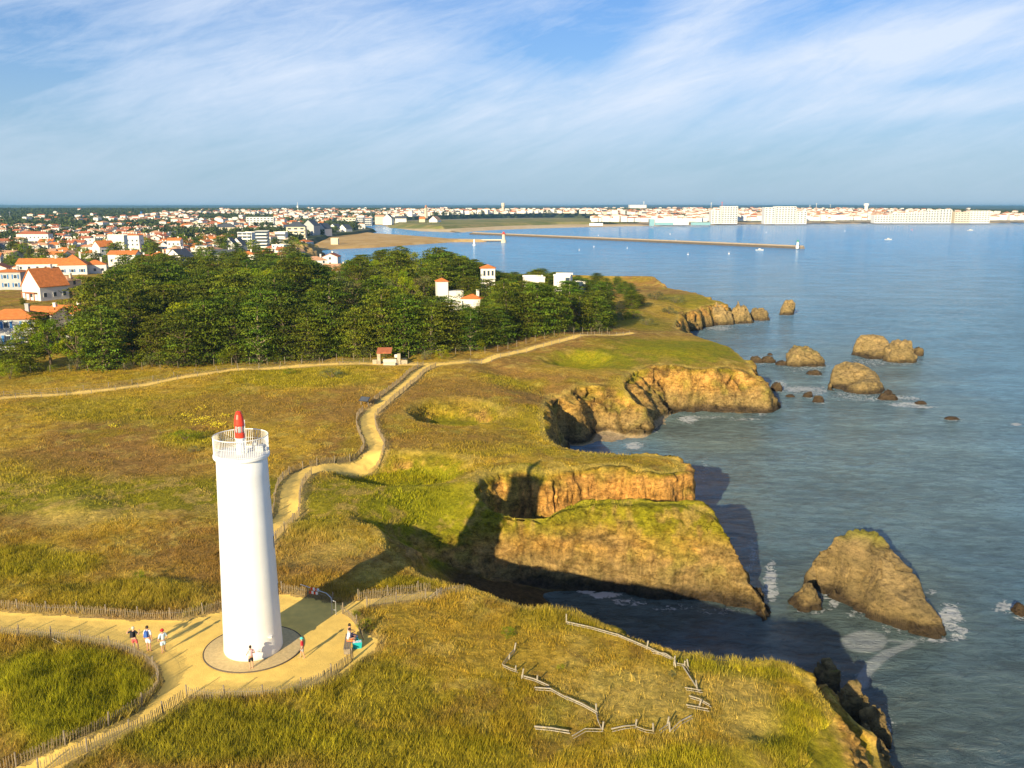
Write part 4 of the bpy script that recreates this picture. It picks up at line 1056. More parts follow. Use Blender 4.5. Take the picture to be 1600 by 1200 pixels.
stack_rock([(1254, 916, SEA), (1275, 921, SEA), (1300, 926, SEA), (1318, 944, SEA), (1350, 962, SEA), (1388, 977, SEA), (1430, 992, SEA), (1465, 1000, SEA), (1487, 996, SEA)],
           [[D_(1285, 900, 79.2), D_(1305, 890, 77.8), D_(1328, 893, 77.3), D_(1342, 914, 76.6), D_(1374, 915, 73.8), D_(1402, 934, 72.2), D_(1445, 965, 70.8)], [D_(1310, 862, 79), D_(1350, 848, 77.8), D_(1376, 872, 75.8)], [D_(1343, 935, 75.6), D_(1352, 950, 74.6)]],
           [D_(1256, 905, 80.5), D_(1264, 885, 80.5), D_(1272, 868, 80.4), D_(1288, 846, 80.2), D_(1302, 833, 80.0), D_(1320, 824, 79.7), D_(1350, 820, 79.3), D_(1376, 828, 78.7), D_(1387, 842, 78.2), D_(1388, 857, 77.7), D_(1402, 872, 77), D_(1434, 896, 75.5), D_(1442, 918, 74.2), D_(1462, 950, 72), D_(1484, 984, 70.8)],
           2.0, 'largest brown sea stack with a green cap and a long sloping shoulder', seed=3)
stack_rock([(1294, 608, -9), (1306, 612, -9), (1330, 618, -9), (1356, 621, -9), (1376, 619, -9), (1386, 612, -9)],
           [[(1310, 592, -6.2), (1345, 596, -6), (1375, 600, -6.6)]],
           [(1295, 600, -7.2), (1297, 583, -5.3), (1300, 570, -4.2), (1320, 563, -3.6), (1340, 565, -3.8), (1358, 572, -4.6), (1362, 582, -5.4), (1374, 584, -5.8), (1378, 598, -7.0), (1387, 610, -8.4)],
           3.0, 'flat topped brown sea rock with bright green turf patches, off the big point', seed=11, step=.16)
stack_rock([(1333, 558, -9), (1350, 565, -9), (1372, 569, -9), (1392, 565, -9)], [[(1350, 548, -6.2), (1375, 552, -6.2)]],
           [(1334, 552, -7.4), (1334, 532, -4.6), (1341, 523, -3.6), (1362, 521, -3.4), (1384, 524, -3.7), (1392, 533, -4.6), (1397, 545, -6.2)],
           4.0, 'far sea rock with a broad grassy top, left half of the outermost pair', seed=21, step=.2)
rock(1413, 567, 56, 33, 'far brown sea rock, right half of the outermost pair, pale ridge on top', 46, 0, 0, 31, lean=-.1)
rock(1438, 556, 16, 13, 'small low rock at the right tip of the outermost pair', 20, 0, .4, 37, sub=3)
rock(1262, 573, 66, 28, 'hump backed ochre sea rock midway between the big point and the outer pair', 50, .3, 0, 43, lean=-.15, peak=.4)
rock(1226, 571, 26, 6, 'low dark reef at the left foot of the hump backed rock', 20, 0, .8, 47, sub=3)
rock(1275, 586, 24, 7, 'small dark wave washed rock in front of the hump backed rock', 18, 0, .7, 49, sub=3)
rock(1183, 567, 20, 10, 'dark brown rock awash nearest the big point', 16, 0, .7, 53, sub=3)
rock(1202, 567, 24, 9, 'dark brown rock awash, second from the big point', 16, 0, .7, 57, sub=3)
rock(1204, 555, 8, 3, 'tiny dark rock tip just behind the two awash rocks', 8, 0, .9, 59, sub=3)
rock(1241, 551, 14, 5, 'small dark rock behind the hump backed rock', 12, 0, .8, 60, sub=3)
rock(1216, 612, 18, 14, 'dark wet boulder at the foot of the big point', 22, 0, .8, 61, sub=3)
rock(1264, 621, 17, 8, 'dark rock in the surf, left of two below the flat topped rock', 12, 0, .8, 63, sub=3)
rock(1280, 629, 18, 10, 'dark rock in the surf, right of two below the flat topped rock', 12, 0, .8, 65, sub=3)
rock(1236, 621, 14, 4, 'flat dark rock awash near the boulder of the big point', 10, 0, .9, 67, sub=3)
rock(1389, 625, 30, 9, 'dark reef trailing from the right foot of the flat topped rock', 14, 0, .8, 69, sub=3, rot=-.2)
rock(1389, 616, 14, 6, 'dark knob just right of the flat topped rock', 10, 0, .8, 70, sub=3)
rock(1441, 632, 20, 5, 'low dark rock with foam beyond the trailing reef', 10, 0, .9, 71, sub=3)
rock(1490, 656, 26, 4, 'thin dark reef out in open water with a foam edge', 12, 0, .9, 73, sub=3)
rock(1597, 962, 20, 16, 'dark rock in the surf at the right edge of the picture', 24, 0, .8, 75)
rock(1267, 955, 52, 38, 'round brown boulder at the left foot of the largest sea stack', 46, 0, .1, 77, flat=.9)
rock(1322, 940, 12, 6, 'little rock in the foam gap of the largest sea stack', 10, 0, .5, 78, sub=3)
rock(1162, 506, 42, 32, 'ochre pinnacle rock next to the red cliff of the far headland', 36, .1, 0, 81, peak=.9)
rock(1190, 501, 32, 18, 'rounded dark green rock at the end of the far headland rocks', 26, .1, .25, 83)
rock(1231, 492, 26, 22, 'lone twin peaked rock standing off the far headland', 20, .1, .1, 86, lean=.35, peak=.8)
rock(1128, 508, 44, 32, 'reddish block of rock at the foot of the far headland', 30, 0, 0, 88, peak=.2)
rock(1297, 1082, 42, 44, 'blocky rock with a yellow green top, uppermost of the ledges at the near cliff foot', 40, .9, 0, 101, flat=.55)
rock(1334, 1138, 56, 66, 'pale fractured rock ledge, second down the foot of the near cliff', 50, .2, 0, 103, flat=.55)
rock(1372, 1168, 44, 50, 'dark sided rock ledge standing furthest out at the near cliff foot', 44, .1, .1, 105, flat=.55)
rock(1356, 1236, 84, 84, 'broad fractured rock ledge at the bottom right of the near cliff', 70, .1, 0, 107, flat=.55)
rock(1186, 946, 22, 22, 'dark wet ledge at the tip of the middle headland', 34, 0, .6, 90)
rock(1240, 945, 10, 4, 'tiny dark rock left of the round boulder', 8, 0, .9, 93, sub=3)

# ------------------------------------------------------------------ trees
def leaf_quads(centers, sizes, nrm=None, flat=0.0, r=rng):
    """one small leaf spray (quad) at each centre"""
    n = len(centers)
    d = r.normal(size=(n, 3)); d[:, 2] = d[:, 2] * (1 - flat) + flat * 2.0 * np.abs(r.normal(size=n)) if flat else d[:, 2]
    d /= np.linalg.norm(d, axis=1, keepdims=True)
    a = np.cross(d, r.normal(size=(n, 3))); a /= np.linalg.norm(a, axis=1, keepdims=True) + 1e-9
    b_ = np.cross(d, a); s1 = sizes[:, None] * r.uniform(.7, 1.2, (n, 1)); s2 = sizes[:, None] * r.uniform(.3, .7, (n, 1))
    V = np.stack([centers - a * s1, centers - b_ * s2, centers + a * s1, centers + b_ * s2], 1).reshape(-1, 3)
    return V, np.arange(n * 4).reshape(n, 4)
def tree_proto(kind, seed, dens=1.0, lsz=1.0):
    """unit-height tree: trunk mesh with limbs, crown mesh of leaf sprays"""
    r = np.random.default_rng(seed); tk = MB(); cen = []; siz = []; col = []
    lx, ly = r.uniform(-.06, .06, 2)
    if kind == 'cypress':
        tk.tube([(0, 0, -.06), (lx * .4, ly * .4, .35), (lx, ly, .7), (lx * 1.2, ly * 1.2, .93)], .035, 6, r2=.008)
        lv = 12
        for i in range(lv):
            z = .05 + .91 * (i / (lv - 1)) ** .95
            rmax = (.44 if seed % 3 else .36)
            rad = (rmax * (1 - ((z - .38) / .64) ** 2) ** .5 if z > .38 else rmax * (.72 + .28 * z / .38)) * r.uniform(.7, 1.12)
            npl = max(2, int(2 + 9 * rad / .4)); a0_ = r.uniform(0, 6.28)
            for k in range(npl):
                a = a0_ + 6.28 * k / npl + r.uniform(-.3, .3); rr = rad * r.uniform(.35, .9)
                c_ = np.array([lx * z + rr * math.cos(a), ly * z + rr * math.sin(a), z + r.uniform(-.03, .03) + rr * .12])
                if z < .7 and r.random() < .5: tk.tube([(lx * z, ly * z, z - .10), tuple(c_ * .6 + np.array([lx * z, ly * z, z - .05]) * .4), tuple(c_)], .012, 4, r2=.004)
                pr = r.uniform(.09, .21) * (.6 + rad); m_ = int(84 * dens)
                q_ = r.normal(size=(m_, 3)) * np.array([pr, pr, .012]) * .62
                q_ = q_ * np.array([1, 1, 1]); q_[:, 2] += .25 * (q_[:, 0] * c_[0] + q_[:, 1] * c_[1]) - .3 * (q_[:, 0] ** 2 + q_[:, 1] ** 2) / pr * .5
                cen.append(c_ + q_); siz.append(np.full(m_, .019 * lsz)); g_ = r.uniform(.4, 1.6); col.append(np.tile(np.array([g_ * r.uniform(.9, 1.3), g_, g_ * .9]), (m_, 1)))
        flat = .8
    elif kind == 'broad':
        tk.tube([(0, 0, -.06), (lx * .5, ly * .5, .3), (lx, ly, .62)], .03, 6, r2=.014)
        for k in range(5):
            a = 6.28 * k / 5 + r.uniform(-.4, .4); tk.tube([(lx * .5, ly * .5, .28), (.15 * math.cos(a), .15 * math.sin(a), .5), (.27 * math.cos(a), .27 * math.sin(a), .74)], .014, 4, r2=.004)
        for k in range(48):
            th = r.uniform(0, 6.28); ph = math.acos(r.uniform(-.85, 1)); rr = r.uniform(.7, 1.0)
            c_ = np.array([lx + .34 * rr * math.sin(ph) * math.cos(th), ly + .34 * rr * math.sin(ph) * math.sin(th), .53 + .42 * rr * math.cos(ph)])
            pr = r.uniform(.06, .11); m_ = int(70 * dens); q_ = r.normal(size=(m_, 3)); q_ /= np.linalg.norm(q_, axis=1, keepdims=True) + 1e-9; q_ *= pr * r.uniform(.6, 1.1, (m_, 1)); q_[:, 2] *= .75
            cen.append(c_ + q_); siz.append(np.full(m_, .017 * lsz)); g_ = r.uniform(.65, 1.4); col.append(np.tile(np.array([g_ * r.uniform(.85, 1.25), g_, g_ * .8]), (m_, 1)))
        flat = .2
    else:  # bushy, down to the ground
        for k in range(6):
            a = 6.28 * k / 6 + r.uniform(-.4, .4); tk.tube([(0, 0, -.05), (.12 * math.cos(a), .12 * math.sin(a), .35), (.25 * math.cos(a), .25 * math.sin(a), .7)], .014, 4, r2=.004)
        for k in range(30):
            th = r.uniform(0, 6.28); zz = r.uniform(.12, .9); rr = .5 * math.sqrt(max(0, 1 - ((zz - .3) / .68) ** 2)) * r.uniform(.6, 1)
            c_ = np.array([rr * math.cos(th), rr * math.sin(th), zz]); pr = r.uniform(.09, .15); m_ = int(46 * dens)
            q_ = r.normal(size=(m_, 3)) * pr * np.array([.55, .55, .5])
            cen.append(c_ + q_); siz.append(np.full(m_, .028 * lsz)); g_ = r.uniform(.65, 1.35); col.append(np.tile(np.array([g_ * r.uniform(.9, 1.2), g_, g_]), (m_, 1)))
        flat = .2
    cen = np.concatenate(cen); siz = np.concatenate(siz); col = np.concatenate(col) * r.uniform(.8, 1.2, (len(siz), 1))
    V, F = leaf_quads(cen, siz, flat=flat, r=r)
    return V, F, np.repeat(col, 4, 0), tk
PROTO = {}
def get_proto(kind, i, mt, lod=0):
    k = (kind, i, mt, lod)
    if k not in PROTO:
        V, F, c_, tk = tree_proto(kind, 100 + i * 7 + len(kind), (1.0, .30)[lod], (1.0, 1.9)[lod])
        PROTO[k] = (mesh_np('crown', V, F, [M[mt]], col=c_), tk.mesh('trunk', M['palebark'] if i == 4 else M['bark']))
    return PROTO[k]
def put_tree(name, x, y, h, wide, kind, i, mt, label, group, z=None, lod=0, cat='tree'):
    cm, tm = get_proto(kind, i, mt, lod)
    z = zg(x, y) if z is None else z
    root = empty(name, (x, y, z), random.uniform(0, 6.28)); root.scale = (h * wide, h * wide, h)
    tag(root, label, cat, group)
    o = bpy.data.objects.new('crown', cm); COL.objects.link(o); o.parent = root
    o = bpy.data.objects.new('trunk', tm); COL.objects.link(o); o.parent = root
    return root
SKY = [(-200, 470), (0, 478), (30, 482), (60, 476), (110, 470), (135, 440), (165, 424), (200, 402), (250, 398), (300, 405), (345, 398), (380, 391), (430, 388), (470, 398), (500, 418), (530, 415), (560, 402), (600, 391), (640, 384), (690, 388), (710, 400), (740, 408), (780, 428), (805, 434),
       (850, 421), (890, 434), (930, 440), (960, 446), (1000, 462), (1020, 492), (1300, 500)]
def sky_py(px): return float(np.interp(px, [a for a, _ in SKY], [b_ for _, b_ in SKY]))
CLEAR = [(-30, 14, 176, 528), (742, 784, 231, 434), (676, 722, 219, 462), (716, 770, 212, 477), (818, 850, 246, 439), (866, 898, 246, 437), (0, 30, 300, 478), (30, 108, 262, 470), (50, 132, 215, 488), (100, 160, 330, 425)]
def fit_tree(x, y, h, zb):
    for _ in range(20):
        px, py = proj(x, y, zb + h)
        lim = sky_py(px) - 3
        for a, b_, Yv, l in CLEAR:
            if a - 14 < px < b_ + 14 and y < Yv: lim = max(lim, l)
        if py >= lim: return h
        h *= .94
    return h
WOOD = [P(*q_, 0)[:2] for q_ in [(-40, 588), (100, 582), (200, 580), (300, 577), (400, 574), (500, 571), (590, 567), (640, 566), (700, 561), (760, 555), (800, 547), (850, 539), (900, 530), (945, 520), (985, 497), (1012, 492)]] + [(40, 285), (42, 320), (34, 345), (-20, 352), (-60, 365), (-150, 350), (-125, 300), (-112, 250), (-104, 215), (-88, 196), (-92, 182), (-112, 170)]
wood_pts = []
BLD = [(-6, 232, 5), (-19, 220, 4), (-12, 213, 5), (12, 248, 5), (19, 250, 4), (-158, 270, 9), (-148, 216, 13), (-105, 190, 8)]
# undergrowth behind the fence
UNDER = []
# front row along the fence first, then the rest at random
fr_ = [Vector(p) for p in WOOD[:16]]
acc = 2.0
for a_, b_ in zip(fr_[:-1], fr_[1:]):
    L = (b_ - a_).length; d_ = (b_ - a_).normalized()
    while acc < L:
        p = a_ + d_ * acc + Vector((-d_.y, d_.x)) * random.uniform(2.2, 4.5); wood_pts.append((p.x, p.y, 0)); acc += random.uniform(3.6, 5.2)
    acc -= L
tries = 0
while len(wood_pts) < 335 and tries < 40000:
    tries += 1
    x = random.uniform(-150, 45); y = random.uniform(150, 365)
    if not inside(np.array([x]), np.array([y]), WOOD)[0]: continue
    if min((x - a_) ** 2 + (y - b_) ** 2 for a_, b_, _ in wood_pts) < (5.0 if y < 260 else 6.2) ** 2: continue
    if seg_dist(np.array([x]), np.array([y]), WOOD[:16])[0] < 6: continue
    if any((x - a_) ** 2 + (y - b_) ** 2 < c_ * c_ for a_, b_, c_ in BLD): continue
    wood_pts.append((x, y, 1))
KIND = {'cypress': ('cypress_tree', 'cypress', 'cypress', 'cypress tree'), 'broad': ('broadleaf_tree', 'broad', 'broad', 'tree'), 'grey': ('tamarisk_tree', 'broad', 'olive', 'tree'), 'bush': ('shrub', 'bush', 'broad', 'shrub'), 'rust': ('bare_tree', 'broad', 'rustleaf', 'tree'), 'gbush': ('shrub', 'bush', 'olive', 'shrub')}
WORDS = ['first', 'second', 'third', 'fourth', 'fifth', 'sixth', 'seventh', 'eighth', 'ninth', 'tenth', 'eleventh', 'twelfth', 'thirteenth', 'fourteenth', 'fifteenth', 'sixteenth', 'seventeenth', 'eighteenth', 'nineteenth', 'twentieth',
         ]
for t10, t10th in (('twenty', 'twentieth'), ('thirty', 'thirtieth'), ('forty', 'fortieth'), ('fifty', 'fiftieth'), ('sixty', 'sixtieth'), ('seventy', 'seventieth')):
    if t10 != 'twenty': WORDS.append(t10th)
    WORDS += [t10 + '-' + w_ for w_ in WORDS[:9]]
WORDS += ['eightieth'] + ['eighty-' + w_ for w_ in WORDS[:9]] + ['ninetieth'] + ['ninety-' + w_ for w_ in WORDS[:9]]
def ORD(n): return WORDS[n]
DESC = {'cypress': 'dark layered cypress', 'broad': 'bright green bushy tree', 'grey': 'grey-green feathery tree', 'bush': 'green shrub', 'rust': 'brownish thin-leaved tree', 'gbush': 'grey-green shrub'}
chosen = []
for (x, y, row) in wood_pts:
    px, py = proj(x, y, 0)
    r_ = random.random(); mid = 330 < px < 680 and 440 < py < 535
    if row == 0: k = 'cypress' if r_ < .80 else ('broad' if r_ < .90 else ('rust' if r_ < .94 else 'bush'))
    elif mid: k = 'grey' if r_ < .3 else ('broad' if r_ < .75 else 'cypress')
    elif px > 760: k = 'cypress' if r_ < .85 else 'broad'
    else: k = 'cypress' if r_ < .72 else ('broad' if r_ < .95 else 'rust')
    if row == 0 and px > 940: k = 'gbush'
    zb = zg(x, y) if y < 385 else TZ
    h = {'cypress': random.uniform(9.5, 14), 'broad': random.uniform(7.5, 11), 'grey': random.uniform(6, 8.5), 'bush': random.uniform(2.5, 4), 'rust': random.uniform(6, 9), 'gbush': random.uniform(1.5, 2.6)}[k]
    if row == 0 and k == 'cypress': h = random.uniform(8.5, 12)
    if px > 970: h *= .8
    if px > 850 and row == 0: h *= .8
    h0 = h; h = fit_tree(x, y, h, zb)
    if h < 1.6: continue
    wide = {'cypress': random.uniform(.85, 1.15), 'broad': random.uniform(.9, 1.1), 'grey': 1.15, 'bush': 1.2, 'rust': .9, 'gbush': 1.5}[k]
    if h < h0 * .7: wide *= min(1.8, h0 / h * .75)
    chosen.append([k, x, y, h, wide, zb, row])
bands = [('front row', 0, 0), ('second row', 1, 190), ('third row', 191, 215), ('fourth row', 216, 240), ('fifth row', 241, 270), ('sixth row', 271, 305), ('last row', 306, 400)]
def band_of(c_):
    if c_[6] == 0: return 0
    for i in range(1, 7):
        if c_[2] <= bands[i][2] + .999: return i
    return 6
cnt = {}
for c_ in sorted(chosen, key=lambda c_: c_[1] / c_[2]):
    k, x, y, h, wide, zb, row = c_; bi = band_of(c_); cnt[(k, bi)] = cnt.get((k, bi), 0) + 1; n_k = cnt[(k, bi)]
    nm, kd, mt, ct = KIND[k]
    put_tree(nm, x, y, h, wide, kd, random.randrange(5 if kd == 'cypress' else 3), mt, '%s in the %s of the wood, %s from left' % (DESC[k], bands[bi][0], WORDS[n_k - 1]), 'trees of the wood behind the fence', z=zb, cat=ct)
print('wood', len(chosen))
und = []; acc = 1.0
for a_, b_ in zip(fr_[:-1], fr_[1:]):
    L = (b_ - a_).length; d_ = (b_ - a_).normalized()
    while acc < L:
        p = a_ + d_ * acc + Vector((-d_.y, d_.x)) * random.uniform(1.2, 3.0); und.append(p); acc += random.uniform(2.0, 4.2)
    acc -= L
for n_, p in enumerate(und[:90]):
    kk = random.random() < .3
    put_tree('shrub', p.x, p.y, random.uniform(1.3, 3.0), random.uniform(1.1, 1.5), 'bush', random.randrange(3), 'olive' if kk else 'broad', '%s undergrowth shrub behind the mesh fence, %s from the left' % ('grey-green' if kk else 'green', ORD(n_)), 'undergrowth along the mesh fence', cat='shrub')
gar = []
for _ in range(4000):
    if len(gar) >= 44: break
    y = random.uniform(196, 382); x = random.uniform(-.66, -.36) * y
    if inside(np.array([x]), np.array([y]), WOOD)[0] or min([9] + [math.hypot(x - a_, y - b_) for a_, b_ in gar]) < 6.5: continue
    px, py = proj(x, y, 0)
    if any(abs(px - a_) < c_ and -6 < b_ - py < 9 for a_, b_, c_ in [(16, 540, 40), (70, 512, 30), (106, 508, 30), (66, 468, 30), (12, 452, 30), (110, 428, 30), (146, 426, 20), (66, 424, 40), (38, 446, 20), (192, 412, 30), (247, 413, 20)]): continue
    kk = random.choice(['broad', 'broad', 'cypress', 'bush']); h = fit_tree(x, y, random.uniform(4, 7.5) if kk != 'bush' else random.uniform(2, 3.5), zg(x, y))
    if h < 1.5: continue
    gar.append((x, y)); gar[-1] = (x, y)
    _o = put_tree('garden_tree', x, y, h, 1.15, kk, random.randrange(3), 'cypress' if kk == 'cypress' else 'broad', 'tmp', 'garden trees among the left houses', cat='tree', lod=1); _o['label'] = {'broad': 'leafy green tree', 'cypress': 'dark cypress', 'bush': 'low green shrub'}[kk]; GT = globals().setdefault('GTL', []); GT.append(_o)
for n_, o_ in enumerate(sorted(GTL, key=lambda o_: o_.location.x / o_.location.y)): o_['label'] += ' in the gardens of the left houses, %s from the left' % ORD(n_)
# shrubs of the heath
for (px, py, h, wd, k, lb) in [(793, 993, .55, 2.6, 'bush', 'small dark green bush beside the log enclosure'), (876, 1046, .4, 1.6, 'bush', 'small bright green tuft inside the log enclosure'), (1050, 1056, .35, 1.8, 'gbush', 'small tuft near the right end of the log enclosure'),
                               (218, 908, .8, 1.6, 'bush', 'lone dark bush on the meadow left of the lighthouse'), (290, 688, 1.3, 3.2, 'bush', 'broad clump of bushes behind the lighthouse top'), (303, 706, .7, 2.4, 'gbush', 'low grey bush below the broad clump'),
                               (452, 584, .9, 3.0, 'bush', 'bright green bush on the meadow near the upper track'), (518, 590, 1.5, 3.2, 'gbush', 'largest grey-green bush on the meadow near the upper track'), (16, 592, 3.2, 1.3, 'bush', 'leafy shrub in front of the mesh fence at the left edge'),
                               (216, 644, .5, 2.2, 'bush', 'tiny bush in the upper left meadow'), (178, 665, .3, 2.6, 'bush', 'tiny yellowish cushion in the upper left meadow'), (664, 562, 1.6, 1.9, 'gbush', 'pale grey-green shrub right of the stone shelter'),
                               (690, 560, 1.9, 1.8, 'bush', 'bright green shrub by the fence right of the stone shelter'), (1010, 508, 2.0, 2.2, 'gbush', 'grey bush at the bare corner of the far track'), (990, 497, 2.4, 2.0, 'bush', 'green bush beside the rocks of the far track'),
                               (1045, 490, 2.2, 2.4, 'gbush', 'grey-green scrub on the neck of the far headland'), (1055, 474, 2.6, 2.6, 'gbush', 'highest grey-green scrub on the far headland'), (1025, 468, 2.8, 2.6, 'gbush', 'wide grey scrub at the edge of the wood on the far headland'),
                               (570, 985, .8, 1.8, 'bush', 'dark bush growing behind the short leaning fence'), (556, 966, .6, 1.4, 'bush', 'grassy bush at the corner of the leaning fence')]:
    p = G(px, py); nm, kd, mt, ct = KIND[k]
    o = put_tree('shrub', p.x, p.y, h, wd * .8, 'bush', random.randrange(3), mt, lb, None, cat='shrub')

# ------------------------------------------------------------------ grass and flowers (uncountable)
def blades(n, ylo, yhi, wmul, hmul, name, urange=(-.72, .62)):
    yv = np.sqrt(rng.uniform(0, 1, n) * (yhi ** 2 - ylo ** 2) + ylo ** 2)
    xv = rng.uniform(urange[0], urange[1], n) * yv
    # bunch them into tussocks
    gxv = xv + .35 * vnoise(xv * 1.3, yv * 1.3) ; gyv = yv + .35 * vnoise(xv * 1.3 + 9, yv * 1.3 + 4)
    xv, yv = gxv, gyv
    z = zf(xv, yv); sl = np.hypot(zf(xv + .4, yv) - z, zf(xv, yv + .4) - z) / .4
    dens = .55 + .9 * fbm(xv / 3, yv / 3, o=3)
    lushy = np.zeros(n)
    for (px, py, rx, ry, s) in GREEN:
        d = pix_ellipse(px, py, rx, ry, xv, yv); lushy = np.maximum(lushy, s * (1 - sstep(.5, 1.15, d)))
    bare = np.zeros(n)
    for (px, py, rx, ry, s, c_) in BARE[:4]:
        d = pix_ellipse(px, py, rx, ry, xv, yv); bare = np.maximum(bare, s * (1 - sstep(.4, 1.1, d)))
    ok = (psd(xv, yv) > .25) & (z > -2.2) & (sl < .9) & (rng.uniform(0, 1, n) < np.clip(dens + lushy * .5 - bare * .75, .06, 1))
    xv, yv, z, lushy, sl = xv[ok], yv[ok], z[ok], lushy[ok], sl[ok]; m_ = len(xv)
    edge = sstep(3.0, .8, psd(xv, yv))
    hh_ = hmul * (.08 + .12 * rng.uniform(0, 1, m_) + .22 * lushy + .30 * np.clip(fbm(xv / 4 + 5, yv / 4, o=3) + .1, 0, 1) + .12 * edge)
    V = None; hh_ = hh_ * (1 + .5 * fbm(xv / 1.1 + 3, yv / 1.1 + 8, o=2)); ww = wmul * rng.uniform(.7, 1.4, m_); a = rng.uniform(0, 6.28, m_); la = rng.uniform(0, 6.28, m_); ln = rng.uniform(.1, .8, m_) * hh_
    dx, dy = np.cos(a) * ww, np.sin(a) * ww; V = np.zeros((m_, 3, 3))
    V[:, 0] = np.stack([xv - dx, yv - dy, z - .04], 1); V[:, 1] = np.stack([xv + dx, yv + dy, z - .04], 1); V[:, 2] = np.stack([xv + np.cos(la) * ln, yv + np.sin(la) * ln, z + hh_], 1)
    mxv = np.clip(lushy + .35 * fbm(xv / 2.2 + 30, yv / 2.2, o=3) + rng.uniform(-.25, .25, m_), 0, 1)[:, None]
    iu = np.clip(((xv / yv) - u[0]) / (u[1] - u[0]), 0, NU - 1).astype(int); iv = np.clip((np.log(yv) - math.log(34.0)) / (math.log(385.0) - math.log(34.0)) * (NV - 1), 0, NV - 1).astype(int)
    c_ = C[iv, iu] * 1.2 + np.array([.03, .022, .0]) + (np.array([.32, .31, .012]) - .5 * C[iv, iu]) * np.clip(mxv - .12, 0, 1) * .32
    dk = rng.uniform(0, 1, m_)[:, None] < .18
    c_ = np.where(dk, c_ * np.array([.5, .6, .4]), c_); c_ = c_ * rng.uniform(.7, 1.25, (m_, 1)) * (1 + .35 * fbm(xv / 1.3 + 3, yv / 1.3, o=3))[:, None]
    C_ = np.repeat(c_[:, None], 3, 1)
    o = link(name, mesh_np(name, V.reshape(-1, 3), np.arange(m_ * 3).reshape(m_, 3), [M['grass']], col=C_.reshape(-1, 3)))
    tag(o, kind='stuff'); return o
gm_ = bpy.data.materials.new('grass_blades'); gm_.use_nodes = True; t = gm_.node_tree; b = t.nodes['Principled BSDF']; b.inputs['Roughness'].default_value = .8; b.inputs['Specular IOR Level'].default_value = .1
a = t.nodes.new('ShaderNodeAttribute'); a.attribute_name = 'col'; t.links.new(a.outputs['Color'], b.inputs['Base Color'])
tr = t.nodes.new('ShaderNodeBsdfTranslucent'); t.links.new(a.outputs['Color'], tr.inputs[0]); mx = t.nodes.new('ShaderNodeMixShader'); mx.inputs[0].default_value = .3
t.links.new(b.outputs[0], mx.inputs[1]); t.links.new(tr.outputs[0], mx.inputs[2]); t.links.new(mx.outputs[0], t.nodes['Material Output'].inputs[0])
M['grass'] = gm_
tag(blades(620000, 36, 75, .018, 1.0, 'near_grass'), 'dry and green grass tufts covering the near headland', 'grass')
tag(blades(420000, 75, 150, .035, .75, 'meadow_grass'), 'straw coloured grass of the far meadow', 'grass')

